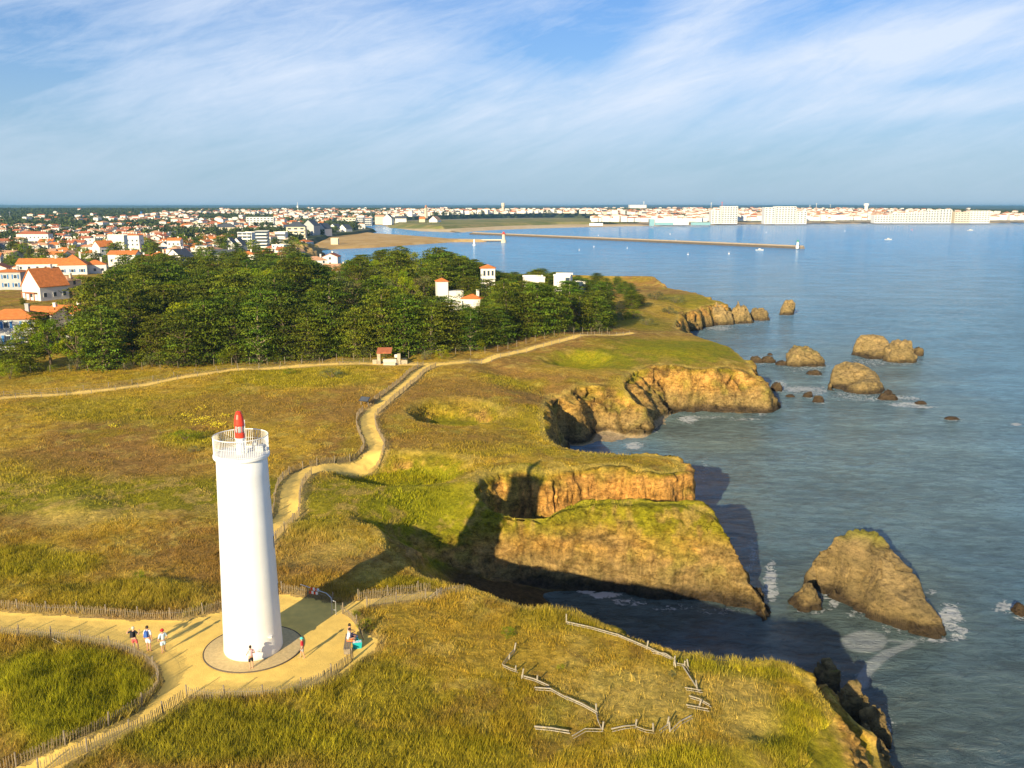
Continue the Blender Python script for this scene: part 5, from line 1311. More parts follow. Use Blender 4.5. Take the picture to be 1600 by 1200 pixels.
# ------------------------------------------------------------------ buildings
def house_parts(w, d, wh, rh, roof, wall_m, roof_m, root, win=True, shutters=None, eave=.35, chim=True, rows=1):
    m = MB()
    m.box(-w / 2, w / 2, -d / 2, d / 2, -1.5, wh)
    if roof == 'gable':
        m.add([(-w / 2, -d / 2, wh), (-w / 2, d / 2, wh), (-w / 2, 0, wh + rh)], [(0, 1, 2)]); m.add([(w / 2, -d / 2, wh), (w / 2, d / 2, wh), (w / 2, 0, wh + rh)], [(0, 2, 1)])
    if roof == 'flat':
        m.box(-w / 2 - .1, w / 2 + .1, -d / 2 - .1, -d / 2 + .15, wh, wh + .5); m.box(-w / 2 - .1, w / 2 + .1, d / 2 - .15, d / 2 + .1, wh, wh + .5)
    wl = m.build('wall', M[wall_m], root)
    r_ = MB(); e = eave; th = .18; k = rh / (d / 2)
    if roof == 'gable':
        for sgn in (-1, 1):
            y0_, z0_ = sgn * (d / 2 + e), wh - e * k; v = [(-w / 2 - e, y0_, z0_), (w / 2 + e, y0_, z0_), (w / 2 + e, 0, wh + rh), (-w / 2 - e, 0, wh + rh)]
            v2 = [(a, b_, c_ + th) for a, b_, c_ in v]
            r_.add(v + v2, [(0, 1, 2, 3), (7, 6, 5, 4), (0, 4, 5, 1), (1, 5, 6, 2), (3, 7, 4, 0)])
    elif roof == 'hip':
        q_ = max(0, w / 2 - d / 2); z0_ = wh
        v = [(-w / 2 - e, -d / 2 - e, z0_), (w / 2 + e, -d / 2 - e, z0_), (w / 2 + e, d / 2 + e, z0_), (-w / 2 - e, d / 2 + e, z0_), (-q_ - .01, 0, wh + rh), (q_ + .01, 0, wh + rh)]
        r_.add(v, [(0, 1, 5, 4), (2, 3, 4, 5), (1, 2, 5), (3, 0, 4), (3, 2, 1, 0)])
    else:
        r_.box(-w / 2 + .12, w / 2 - .12, -d / 2 + .15, d / 2 - .15, wh, wh + .12)
    rf = r_.build('roof', M[roof_m], root)
    if chim and roof != 'flat':
        c_ = MB(); c_.box(w * .22, w * .22 + .7, -.3, .4, wh + rh * .3, wh + rh + .9); c_.box(w * .22 - .06, w * .22 + .76, -.36, .46, wh + rh + .9, wh + rh + 1.05); c_.build('chimney', M[wall_m], rf)
    if win:
        for rr in range(rows):
            zz = 1.0 + rr * 2.8
            nw = max(2, int(w / 3.0))
            for i in range(nw):
                xx = -w / 2 + w * (i + .5) / nw
                f = MB(); f.box(xx - .62, xx + .62, -d / 2 - .05, -d / 2 + .1, zz, zz + 1.4)
                if shutters: f.box(xx - 1.15, xx - .64, -d / 2 - .06, -d / 2 + .02, zz, zz + 1.4, 1); f.box(xx + .64, xx + 1.15, -d / 2 - .06, -d / 2 + .02, zz, zz + 1.4, 1)
                fo_ = f.build('window', [M['white'], M[shutters or 'blue']], root)
                p_ = MB(); p_.box(xx - .5, xx + .5, -d / 2 - .07, -d / 2 + .1, zz + .1, zz + 1.3); p_.build('pane', M['glass'], fo_)
            for xs_ in (-1, 1):
                f = MB(); f.box(xs_ * (w / 2 + .05) - .08, xs_ * (w / 2 + .05) + .02 if xs_ > 0 else xs_ * (w / 2 + .05) + .1, -.5, .5, zz, zz + 1.3); fo_ = f.build('window', [M['glass']], root)
    return root
def house(px, py, w, d, wh, rh, rot, roof, wall_m, roof_m, label, z=None, cat='house', name='house', group=None, **kw):
    z = 0.0 if z is None else z
    x, y, _ = P(px, py, z)
    if y < 385: z = zg(x, y)
    root = empty(name, (x, y + d * .3, z), R(rot)); tag(root, label, cat, group)
    return house_parts(w, d, wh, rh, roof, wall_m, roof_m, root, **kw)
def at_top(px, py, Y, z0):
    return at_depth(px, py, Y)[2] - z0
# villas in the wood
def villa(px, Y, pytop, w, d, rh, roof, roof_m, label, rot=0, wall='render', **kw):
    z0 = zg(at_depth(px, pytop, Y)[0], Y); zt2 = at_depth(px, pytop, Y)[2]
    root = empty('villa', (at_depth(px, pytop, Y)[0], Y, z0), R(rot)); tag(root, label, 'house', 'white villas among the trees')
    house_parts(w, d, zt2 - z0 - rh, rh, roof, wall, roof_m, root, win=False, **kw); wl = zt2 - z0 - rh
    return root, wl
vr, wl = villa(762, 232, 413, 3.7, 3.6, .9, 'hip', 'tile_o', 'tallest white villa tower with orange roof and three dark windows in the wood', 3, chim=False, eave=.35)
for i in (-.9, 0.15, 1.2):
    f = MB(); f.box(i - .27, i + .27, -1.86, -1.7, wl - 1.9, wl - .6); f.build('window', M['glass'], vr)
m = MB(); m.box(-1.7, 2.0, -1.95, -1.75, wl - 2.6, wl - 2.5); m.build('balcony', M['white'], vr)
vr, wl = villa(690, 219, 434, 2.7, 3.4, .8, 'hip', 'tile_o', 'narrow white villa tower with orange roof left of the tallest one', 12, chim=False, eave=.3)
m = MB(); m.box(1.3, 5.2, -1.4, 1.4, -1.0, wl - 2.4); m.build('wing', M['render'], vr)
vr, wl = villa(738, 212, 459, 4.6, 4.2, 1.0, 'hip', 'tile_o', 'low white villa with an orange roof below the two villa towers', -8, chim=True, eave=.4)
f = MB(); f.box(-2.1, -1.8, -2.16, -2.0, wl - 2.2, wl - .5); f.build('window', M['glass'], vr)
m = MB(); m.box(-6, -2.3, -1.2, 1.4, -1, wl - 1.2); m.build('wing', M['render'], vr)
vr, wl = villa(834, 248, 431, 5.6, 6, .5, 'flat', 'concrete', 'white flat roofed modern villa in the trees beside the bay, left block', 4)
vr, wl = villa(880, 250, 428, 4.6, 6, .4, 'flat', 'concrete', 'white flat roofed modern villa in the trees beside the bay, right block', -10)
f = MB(); f.box(1.0, 2.2, -3.1, -2.9, wl - 2.4, wl - .4); f.build('window', M['glass'], vr)
vr, wl = villa(906, 262, 440, 3.4, 4, .4, 'flat', 'concrete', 'small white modern villa at the right end of the villas in the trees', -10)
# the nearest houses at the left
house(16, 540, 11, 8, 5.6, 1.7, 8, 'hip', 'grey_wall', 'tile_o', 'nearest house at the left edge, orange roof, shaded wall and blue shutters', shutters='blue', rows=2)  # grey wall material paints the shade on a white wall
house(70, 512, 8.2, 7, 3.3, 1.3, -14, 'gable', 'render', 'tile_o', 'long low orange roofed house behind the front cypresses, left half', win=False)
house(106, 508, 9, 7.5, 3.2, 1.3, -14, 'gable', 'render', 'tile_o', 'long low orange roofed house behind the front cypresses, right half with white gable', win=False)
hh_ = house(66, 468, 9.5, 8.5, 4.4, 5.0, 62, 'gable', 'render', 'tile_o', 'white house with a steep orange roof and tall white gable at the left', rows=1)
m = MB(); m.box(-6, -4.8, -3, 3, 2.3, 2.5); [m.box(-5.95, -5.75, y_, y_ + .18, -1, 2.3) for y_ in (-3, -1, 1, 2.8)]; m.build('porch', M['tile_r'], hh_)
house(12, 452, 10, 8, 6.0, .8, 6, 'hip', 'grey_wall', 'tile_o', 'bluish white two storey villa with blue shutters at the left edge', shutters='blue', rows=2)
house(110, 428, 11, 11, 4.0, 4.2, 20, 'hip', 'render', 'tile_o', 'house with a big pyramid orange roof and blue shutters', shutters='blue')
house(146, 426, 9, 8, 3.8, 1.8, 20, 'hip', 'render', 'tile_o', 'orange roofed wing just right of the pyramid roofed house')
house(66, 424, 20, 9, 3.4, 2.0, 10, 'gable', 'render', 'tile_o', 'long orange roofed house left of the pyramid roofed house')
house(38, 446, 8, 6, 3.5, 1.6, 0, 'gable', 'render', 'tile_r', 'dark red roofed house behind the steep gabled house')
house(101, 448, 7, 6, 2.6, 1.3, -20, 'hip', 'cream', 'tile_p', 'small pale pink roofed house right of the tall gable')
house(192, 412, 13, 9, 4.6, 1.6, 5, 'gable', 'render', 'tile_o', 'broad white house with an orange roof in front of the town')
house(247, 413, 9, 8, 3.4, 2.6, -10, 'hip', 'cream', 'tile_o', 'orange roofed house with a peaked roof beside the dark roofed one')
house(278, 411, 9, 9, 3.4, 3.4, 70, 'gable', 'render', 'slate', 'white gabled house with a dark slate roof')
house(160, 396, 10, 8, 4.2, 3.2, 55, 'gable', 'render', 'tile_o', 'white gabled house with orange roof and dormer in the near town')
house(182, 390, 10, 10, 9.0, .6, 10, 'flat', 'render', 'concrete', 'tall white flat roofed house in the near town')
house(205, 386, 12, 10, 8.0, 1.2, 5, 'hip', 'render', 'tile_o', 'three storey white house with orange hipped roof in the near town', rows=2)
house(272, 385, 9, 8, 4.2, 1.6, 5, 'gable', 'render', 'tile_o', 'white house with a little turret in the near town')
house(52, 374, 26, 10, 4.5, 2.2, 5, 'hip', 'render', 'tile_r', 'long white house with dark red roof and a row of windows')
m = MB(); m.box(-7, 7, -.12, .12, -.3, 1.5); wl_ = m.build('garden_wall', M['grey_wall']); p = G(78, 535); wl_.location = p; wl_.rotation_euler = (0, 0, R(14)); tag(wl_, 'pale grey garden wall beside the street behind the left cypresses', 'wall')
rd = MB(); ra_ = [G(x_, y_) for x_, y_ in [(-60, 575), (10, 560), (60, 548), (100, 541)]]; rb_ = [G(x_, y_) for x_, y_ in [(-60, 556), (5, 548), (60, 538), (100, 533)]]
for i in range(3): rd.add([ra_[i] + Vector((0, 0, .05)), ra_[i + 1] + Vector((0, 0, .05)), rb_[i + 1] + Vector((0, 0, .05)), rb_[i] + Vector((0, 0, .05))], [(0, 1, 2, 3)])
tag(rd.build('street', M['asphalt']), kind='structure')
# a parked car shape at the roadside
def car(px, py, rot, mt, label):
    p = G(px, py); root = empty('parked_car', (p.x, p.y, p.z + .05), R(rot)); tag(root, label, 'car', 'cars parked by the left houses')
    m = MB(); s1 = [(-2.05, .3), (-2.1, .75), (-1.9, .95), (-1.1, 1.0), (1.2, .98), (1.95, .82), (2.08, .6), (2.05, .3)]; n = len(s1)
    m.add([(a, -.85, b_) for a, b_ in s1] + [(a, .85, b_) for a, b_ in s1], [tuple(range(n)), tuple(range(2 * n - 1, n - 1, -1))] + [(i, n + i, n + (i + 1) % n, (i + 1) % n) for i in range(n)])
    m.build('body', M[mt], root)
    m = MB(); m.add([(-1.5, -.78, .98), (1.0, -.78, .98), (1.0, .78, .98), (-1.5, .78, .98), (-1.1, -.65, 1.45), (.3, -.65, 1.45), (.3, .65, 1.45), (-1.1, .65, 1.45)], [(0, 1, 5, 4), (1, 2, 6, 5), (2, 3, 7, 6), (3, 0, 4, 7), (4, 5, 6, 7)]); m.build('windows', M['glass'], root)
    for x_ in (-1.3, 1.3):
        for y_ in (-.8, .8):
            m = MB(); m.tube([(x_, y_ - .1, .32), (x_, y_ + .1, .32)], .32, 14); m.build('wheel', M['dark'], root)
car(9, 549, 12, 'white', 'white car parked on the street at the left edge'); car(18, 546, 12, 'dark', 'dark car parked in front of the nearest house')

# generic houses: a few kinds, copied through the town
kinds = []
specs = [(11, 8, 3.0, 1.7, 'gable', 'render', 'tile_o'), (12, 9, 3.1, 1.9, 'hip', 'render', 'tile_o'), (10, 8, 5.2, 1.7, 'gable', 'render', 'tile_r'), (13, 8, 3.0, 1.6, 'gable', 'cream', 'tile_p'), (11, 9, 5.4, 1.8, 'hip', 'render', 'tile_p'),
         (12, 8, 3.2, 2.9, 'gable', 'render', 'slate'), (14, 9, 3.0, 1.8, 'hip', 'cream', 'tile_r'), (10, 9, 5.6, .5, 'flat', 'render', 'concrete')]
WN = {'render': 'white', 'cream': 'cream'}; RN = {'tile_o': 'orange tiled', 'tile_r': 'red tiled', 'tile_p': 'pale tiled', 'slate': 'dark slate', 'concrete': 'flat'}
used = [False] * len(specs)
def dress(root, k):
    w, d, wh, rh, rf, wm_, rm_ = specs[k]; house_parts(w, d, wh, rh, rf, wm_, rm_, root, rows=1 if wh < 5 else 2)
town_pts = []
def in_town(px, py): return True
gridspots = []
yv = 392.0
while yv < 3300:
    st_ = 17 if yv < 800 else 20
    x0_ = -.66 * yv - 60; x1_ = 0.75 * yv
    xv = x0_
    while xv < x1_:
        gridspots.append((xv + random.uniform(-4, 4), yv + random.uniform(-4, 4))); xv += st_ * random.uniform(.85, 1.25)
    yv += st_ * random.uniform(.95, 1.25)
SHORE = [tuple(Vector(p)) for p in [(-4000, 378), (-270, 386), (-66, 392), (-90, 470), (-135, 560)]] + [P(*q_, SEA)[:2] for q_ in [(470, 402), (478, 393), (470, 384), (498, 371), (545, 366), (575, 362.5), (562, 357.5), (552, 353.5), (590, 350)]] + [(-950, 3400), (-6000, 4000)]
FAR = [(-1350, 2560)] + [P(*q_, SEA)[:2] for q_ in [(600, 347.5), (640, 346.8), (740, 344), (860, 342.5), (1000, 344.5), (1020, 347.5), (1100, 347.8), (1200, 347.2), (1300, 346.5), (1400, 346.2), (1530, 346)]] + [(1400, 2300), (1450, 3300), (-1400, 3300)]
gs = np.array(gridspots)
inT = inside(gs[:, 0], gs[:, 1], SHORE); inF = inside(gs[:, 0], gs[:, 1], FAR)
greenbelt = fbm(gs[:, 0] / 120, gs[:, 1] / 120, o=3); wdn = fbm(gs[:, 0] / 420 + 4, gs[:, 1] / 420, o=2)
pxs_, pys_ = proj(gs[:, 0], gs[:, 1], -4.0)
wild = (greenbelt + wdn * .7 + sstep(1500, 3000, gs[:, 1]) * sstep(450, 0, pxs_) * 1.2 + sstep(2500, 3200, gs[:, 1]) * .6) > .28
wild |= (gs[:, 1] > 1250) & (pxs_ < 130 + (gs[:, 1] - 1250) * .12) & (rng.uniform(0, 1, len(gs)) < .9)
wild |= (gs[:, 1] > 2500) & (pxs_ < 620) & (rng.uniform(0, 1, len(gs)) < .75)
BIG = [(398, 417, 362, 392), (373, 398, 364, 390), (384, 428, 340, 354), (350, 373, 372, 396), (338, 367, 349, 364), (447, 476, 347, 372), (476, 496, 345, 368), (429, 447, 364, 378), (496, 514, 350, 366), (517, 546, 350, 361), (535, 560, 341, 352), (561, 578, 342, 351)]
def clear_big(px, py): return not any(a - 3 < px < b_ + 3 and t_ + 6 < py < bb + 5 for a, b_, t_, bb in BIG)
n_ind = 0; far_h = []; town_trees = []; cntH = {}
order = np.argsort(gs[:, 1])
custom = [o.location.xy.copy() for o in COL.objects if o.name.startswith('house')]
for i in order:
    x, y = gs[i]
    if not (inT[i] or inF[i]) or not (-20 < pxs_[i] < 1620): continue
    if any((Vector((x, y)) - c_).length < 12 for c_ in custom): continue
    if wild[i] or random.random() < (.34 if y < 800 else .12): town_trees.append((x, y)); continue
    if not clear_big(pxs_[i], pys_[i]): continue
    k = random.choices(range(8), [5, 5, 3, 3, 3, 1.4, 2, .8])[0] if y < 1500 else random.choices(range(8), [2, 2, 3, 4, 4, 1, 2, 3])[0]
    rot = random.choice([0, 90]) + random.uniform(-25, 25)
    if n_ind < 262:
        n_ind += 1
        root = empty('town_house', (x, y, TZ), R(rot)); w, d, wh, rh, rf, wm_, rm_ = specs[k]
        zone = 'front' if y < 450 else ('near' if y < 520 else ('middle' if y < 620 else 'far'))
        kk = (k, zone); cntH.setdefault(kk, []).append(root); root['_k'] = k
        if not used[k]:
            dress(root, k); used[k] = root
        else:
            for ch in used[k].children: copy_tree(ch, root)
    else: far_h.append((x, y, k, R(rot)))
SHAPE = {'gable': 'gabled', 'hip': 'hipped', 'flat': 'flat'}
for (k, zone), lst in cntH.items():
    w, d, wh, rh, rf, wm_, rm_ = specs[k]; lst.sort(key=lambda o: o.location.x / o.location.y)
    for n_, o in enumerate(lst):
        del o['_k']
        tag(o, '%s %s house, %s roof, %s from left in the %s part of town' % ('two-storey' if wh > 5 else 'low', WN[wm_], (SHAPE[rf] + ' ' + RN[rm_]) if rf != 'flat' else 'flat', WORDS[n_], zone), 'house', 'houses of the town behind the wood')
print('houses', n_ind, len(far_h), len(town_trees))
# the rest of the town: too many to count
for px_h in np.arange(930, 1600, 5.2):
    for py_h in (347.6, 346.6, 345.8):
        q_ = P(px_h + random.uniform(-3, 3), py_h - (.6 if px_h > 1300 else 0) + (1.2 if px_h < 1100 else 0) + random.uniform(-.15, .15), TZ)
        far_h.append((q_[0], q_[1], random.choice([2, 4, 4, 7, 7, 0]), R(random.uniform(-20, 20))))
V = []; F = []; MI = []; HM = [M[k_] for k_ in ('render', 'cream', 'tile_o', 'tile_r', 'tile_p', 'slate', 'concrete')]; HI = {'render': 0, 'cream': 1, 'tile_o': 2, 'tile_r': 3, 'tile_p': 4, 'slate': 5, 'concrete': 6}
for (x, y, k, a) in far_h:
    w, d, wh, rh, rf, wm_, rm_ = specs[k]; w *= random.uniform(.8, 1.3); wh *= random.choice([1, 1, 1.5]); ca, sa = math.cos(a), math.sin(a); n0 = len(V); e = .3
    q_ = max(0.05, w / 2 - d / 2) if rf == 'hip' else w / 2 + e
    loc = [(-w / 2, -d / 2, -1), (w / 2, -d / 2, -1), (w / 2, d / 2, -1), (-w / 2, d / 2, -1), (-w / 2, -d / 2, wh), (w / 2, -d / 2, wh), (w / 2, d / 2, wh), (-w / 2, d / 2, wh),
           (-w / 2 - e, -d / 2 - e, wh), (w / 2 + e, -d / 2 - e, wh), (w / 2 + e, d / 2 + e, wh), (-w / 2 - e, d / 2 + e, wh), (-q_, 0, wh + rh), (q_, 0, wh + rh)]
    V += [(x + p[0] * ca - p[1] * sa, y + p[0] * sa + p[1] * ca, TZ + float(rise(y)) + p[2] * 1.15) for p in loc]
    f_ = [(0, 1, 5, 4), (1, 2, 6, 5), (2, 3, 7, 6), (3, 0, 4, 7), (8, 9, 13, 12), (10, 11, 12, 13), (9, 10, 13, 13), (11, 8, 12, 12)]
    F += [tuple(n0 + j for j in g_) for g_ in f_]; MI += [HI[wm_]] * 4 + [HI[rm_]] * 2 + [HI[rm_] if rf == 'hip' else HI[wm_]] * 2
me = bpy.data.meshes.new('distant_houses'); me.from_pydata(V, [], [tuple(dict.fromkeys(f_)) for f_ in F])
for m_ in HM: me.materials.append(m_)
me.polygons.foreach_set('material_index', MI)
o = link('distant_houses', me); tag(o, 'distant houses of the town and the far shore, too many to count', 'houses', kind='stuff')
# trees of the town
n_t = 0; ft = []; cT = {}
for (x, y) in town_trees:
    if n_t < 120 and y < 760:
        n_t += 1; kk = random.choice(['broad', 'cypress', 'broad', 'bush']); h = random.uniform(6, 11) if kk != 'bush' else random.uniform(3.5, 6)
        cm, tm = get_proto(kk, random.randrange(3), 'cypress' if kk == 'cypress' else 'broad', 1)
        root = empty('town_tree', (x, y, TZ), random.uniform(0, 6)); root.scale = (h * 1.25, h * 1.25, h)
        cT.setdefault((kk, 'front' if y < 470 else ('middle' if y < 600 else 'far')), []).append(root)
        for nn, mm in (('crown', cm), ('trunk', tm)):
            c_ = bpy.data.objects.new(nn, mm); COL.objects.link(c_); c_.parent = root
    else:
        for j in range(4 if y < 1600 else 3): ft.append((x + random.uniform(-9, 9), y + random.uniform(-9, 9)))
for (kk, zone), lst in cT.items():
    lst.sort(key=lambda o: o.location.x / o.location.y)
    for n_, o in enumerate(lst): tag(o, '%s between the houses, %s from left in the %s part of town' % ({'broad': 'rounded green tree', 'cypress': 'dark cypress tree', 'bush': 'low bushy tree'}[kk], WORDS[n_], zone), 'tree', 'trees between the houses')
# extra woodland between the near wood and the town, and among far houses
for _ in range(2600):
    yy_ = random.uniform(1500, 3300); xx_ = random.uniform(-.7, .72) * yy_
    a_ = np.array([xx_]); b_ = np.array([yy_])
    if (inside(a_, b_, SHORE)[0] or inside(a_, b_, FAR)[0]) and fbm(a_ / 240, b_ / 240, o=2)[0] > -.1: ft.append((xx_, yy_))
fa = np.array(ft); n = len(fa); hs_ = rng.uniform(4.5, 9, n); q_ = 26
cen = np.repeat(np.concatenate([fa, (TZ + rise(fa[:, 1]) + hs_ * .45)[:, None]], 1), q_, 0); dv = rng.normal(size=(n * q_, 3)); dv /= np.linalg.norm(dv, axis=1, keepdims=True)
cen = cen + dv * np.repeat(hs_, q_)[:, None] * np.array([.6, .6, .5]) * rng.uniform(.5, 1, (n * q_, 1))
V_, F_ = leaf_quads(cen, np.repeat(hs_, q_) * .26, flat=.3)
cc_ = np.repeat(rng.uniform(.5, 1.3, (n, 1)) * np.array([[1, 1, 1]]), q_, 0) * rng.uniform(.7, 1.3, (n * q_, 1))
M['farleaf'] = leaf_mat('distant_foliage', (.06, .085, .02), .2, .1)
o = link('distant_trees', mesh_np('distant_trees', V_, F_, [M['farleaf']], col=np.repeat(cc_, 4, 0))); tag(o, 'distant trees between the far houses, a loose wood without end', 'trees', kind='stuff')

# larger buildings placed by their foot
def block(px0, px1, pyt, pyb, label, roof='flat', wall='render', roof_m='concrete', rh=0.0, storeys=4, rot=0.0, depth=12, name='apartment_building', cat='building', z=TZ, extra=None, group=None, balc=True):
    pc = (px0 + px1) / 2; x, y, _ = P(pc, pyb, z) if pyb > 335 else at_depth(pc, pyb, 3000.0); sc_ = (y * CP - (z - CAMZ) * SP) / FPX
    w = (px1 - px0) * sc_; ht = (pyb - pyt) * sc_
    if pyb <= 335: z = _
    root = empty(name, (x, y + depth / 2, z), R(rot)); tag(root, label, cat, group)
    wh = ht - rh
    house_parts(w, depth, wh, rh, roof, wall, roof_m, root, win=False, chim=False, eave=.4)
    if balc:
        for s_ in range(1, storeys):
            zz = wh * s_ / storeys; m = MB(); m.box(-w / 2 + .8, w / 2 - .8, -depth / 2 - 1.1, -depth / 2 - .02, zz, zz + .9); m.build('balcony', M['white'], root)
        for s_ in range(storeys):
            zz = wh * s_ / storeys + .9 * (s_ > 0) + (.8 if s_ == 0 else 0); nb2 = max(3, int(w / 5))
            for i in range(nb2):
                xx = -w / 2 + w * (i + .5) / nb2; m = MB(); m.box(xx - 1.7, xx + 1.7, -depth / 2 - .04, -depth / 2 + .02, zz + .1, zz + min(1.7, wh / storeys - 1.1)); m.build('window', M['glass'], root)
    return root
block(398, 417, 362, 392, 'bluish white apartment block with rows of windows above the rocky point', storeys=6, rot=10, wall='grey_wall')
block(374, 398, 364, 390, 'stepped white apartment building left of the bluish block', storeys=5, rot=-12)
block(385, 428, 340, 354, 'long white apartment block in the middle of the town', storeys=4)
block(352, 363, 372, 395, 'white house with steep dark roofs, left of a pair', 'gable', 'render', 'slate', 5, 2, 75, 10, 'house', 'house', balc=False)
block(364, 376, 372, 393, 'white house with steep dark roofs, right of a pair', 'gable', 'render', 'slate', 5, 2, 75, 10, 'house', 'house', balc=False)
block(340, 366, 349, 363, 'large cream house with a black hipped roof', 'hip', 'cream', 'slate', 5, 2, 8, 12, 'house', 'house', balc=False)
block(447, 476, 347, 372, 'large cream seaside hotel with dark roof and gable', 'hip', 'cream', 'slate', 5, 3, 6, 14, 'hotel', 'hotel')
block(476, 494, 344, 368, 'tall grey house with a black gable behind the hotel', 'gable', 'grey_wall', 'slate', 6, 3, 70, 14, 'house', 'house', balc=False)
block(430, 446, 363, 378, 'white cube house on the waterfront', storeys=2, depth=10, name='house', cat='house')
block(496, 514, 349, 367, 'grey slate roofed house at the top of the beach', 'gable', 'render', 'slate', 6, 3, 65, 12, 'house', 'house', balc=False)
block(516, 530, 350, 362, 'white gabled quay house with dark roof, left of two', 'gable', 'render', 'slate', 5, 2, 60, 12, 'house', 'house', balc=False)
block(531, 546, 351, 362, 'white gabled quay house with dark roof, right of two', 'gable', 'render', 'slate', 5, 2, 60, 12, 'house', 'house', balc=False)
block(535, 556, 341, 353, 'cream quay building with flat roof', wall='cream', storeys=3)
block(557, 568, 340, 352, 'grey quay building with many windows, left of two', storeys=4, wall='grey_wall')
block(570, 581, 341, 352, 'grey quay building with many windows, right of two', storeys=4, wall='grey_wall')
block(586, 600, 336, 349, 'pinkish quay house beside the big white gable', 'gable', 'cream', 'tile_p', 3, 3, 0, 14, 'house', 'house', balc=False)
block(600, 612, 335, 350, 'big white gabled building on the harbour quay', 'gable', 'white', 'slate', 7, 3, 80, 16, balc=False)
block(617, 634, 338, 349, 'grey and white harbour building', 'gable', 'render', 'slate', 4, 3, 10, 14, balc=False)
block(655, 664, 339, 349, 'orange roofed house beside the church tower', 'gable', 'cream', 'tile_o', 4, 2, 0, 14, 'house', 'house', balc=False)
block(670, 689, 338, 349, 'white gabled building right of the church tower', 'gable', 'white', 'tile_p', 7, 3, 75, 16, balc=False)
block(517, 528, 373, 382, 'small white beach club hut with blue front', storeys=2, depth=6, name='beach_hut', cat='hut', balc=False, z=-6.6, wall='cream')
block(1111, 1126, 329, 348.5, 'white seafront block with a stepped roof, left part', storeys=7, depth=20)
block(1127, 1152, 323, 348.5, 'white seafront block with stepped roof, taller right part', storeys=9, depth=20)
block(1194, 1210, 325, 348.5, 'dazzling white seafront block, left of three joined', storeys=8, depth=20)
block(1211, 1243, 323.5, 348.5, 'dazzling white seafront block, middle of three joined', storeys=9, depth=20)
block(1244, 1260, 331, 348.5, 'dazzling white seafront block, right of three joined', storeys=6, depth=20)
for i, (a_, b_, t_, w_) in enumerate([(1366, 1392, 336.5, 'lowest'), (1393, 1418, 334, 'second'), (1419, 1444, 332, 'third'), (1445, 1466, 330, 'fourth'), (1467, 1486, 328, 'tallest')]):
    block(a_, b_, t_, 347.5, '%s of the rising row of white seafront blocks' % w_, storeys=4 + i, depth=18)
block(1491, 1514, 332, 347.5, 'cream seafront block near the right edge, lower part', storeys=5, depth=18, wall='cream')
block(1515, 1546, 330, 347.5, 'cream seafront block near the right edge, higher part', storeys=6, depth=18)
M['teal'] = pmat('teal_paint', (.20, .38, .42), .6, .3, .1)
block(1024, 1076, 343, 350, 'long low seafront casino building with teal base', storeys=2, depth=20, name='seafront_hall', balc=False)
block(1024, 1052, 348.2, 350.4, 'row of teal beach cabins before the casino', storeys=1, depth=4, wall='teal', roof_m='teal', name='beach_cabins', balc=False)
block(1080, 1110, 348.0, 350.4, 'second row of teal beach cabins further right', storeys=1, depth=4, wall='teal', roof_m='teal', name='beach_cabins', balc=False)
block(1015, 1022, 343, 351.5, 'small blue tower building on the beach edge', storeys=2, depth=6, wall='teal', name='beach_tower', balc=False)
block(921, 942, 349.2, 351.2, 'long low pale blue hut on the dune beach', storeys=1, depth=4, wall='white', roof_m='teal', name='beach_hut', balc=False, cat='hut')
block(925, 950, 342, 347, 'white row of houses at the dune edge', 'gable', 'white', 'tile_p', 2, 2, 0, 14, 'house', 'house', balc=False)
block(984, 1010, 320.5, 324.5, 'big white hall on the skyline above the far town', storeys=1, depth=40, balc=False, name='hall')
block(62, 104, 341, 345, 'long pale roofed warehouse at the edge of the left woods', storeys=1, depth=40, roof='gable', roof_m='concrete', rh=2, balc=False, name='warehouse')
# towers
def tower(px, pyt, pyb, prof, mt, name, label, cat, n=20, top=None, topm=None, tn='cap'):
    y = (2500.0 if pyb > 331 else 3200.0) if pyb < 340 else P(px, pyb, -5.0)[1]; zb_t = -5 + float(rise(y)); x = at_depth(px, pyb, y)[0]; sc_ = (y * CP + 33 * SP) / FPX; h = at_depth(px, pyt, y)[2] - zb_t
    root = empty(name, (x, y, zb_t)); tag(root, label, cat); m = MB(); m.lathe([(r * sc_, t_ * h) for r, t_ in prof], n, cap=True); m.build('shaft', M[mt], root)
    if top: m = MB(); m.lathe([(r * sc_, t_ * h) for r, t_ in top], n, cap=True); m.build(tn, M[topm or mt], root)
tower(1352.5, 318, 337, [(3.2, 0), (2.6, .2), (2.6, .6), (3.0, .72)], 'white', 'water_tower', 'white water tower on the skyline of the far shore', 'tower', top=[(3.0, .72), (4.0, .8), (4.0, .98), (3.7, 1.0)], tn='tank')
tower(786, 317, 333, [(2.0, 0), (1.8, .4), (2.0, .6)], 'concrete', 'water_tower', 'beige water tower on the skyline above the harbour town', 'tower', top=[(2.0, .6), (2.7, .7), (2.7, .97), (2.4, 1.0)], tn='tank')
tower(666, 320, 346, [(2.6, 0), (2.5, .66), (2.9, .68), (2.9, .74), (2.0, .75)], 'cream', 'church_tower', 'slender stone church tower of the harbour town', 'tower', n=4, top=[(1.9, .74), (1.7, .92), (1.2, .96), (.1, 1.0)], topm='brick', tn='belfry')
tower(1006, 313, 323, [(.4, 0), (.3, .9)], 'white', 'mast', 'white mast on the skyline above the big white hall', 'mast', n=6, top=[(.7, .8), (.7, .86)], tn='platform')
tower(465, 315.5, 322, [(1.6, 0), (1.0, .5), (.3, .55), (.2, 1)], 'white', 'water_tower', 'tiny white tower on the horizon above the town', 'tower', n=8, top=[(1.6, .45), (1.6, .55)], tn='tank')
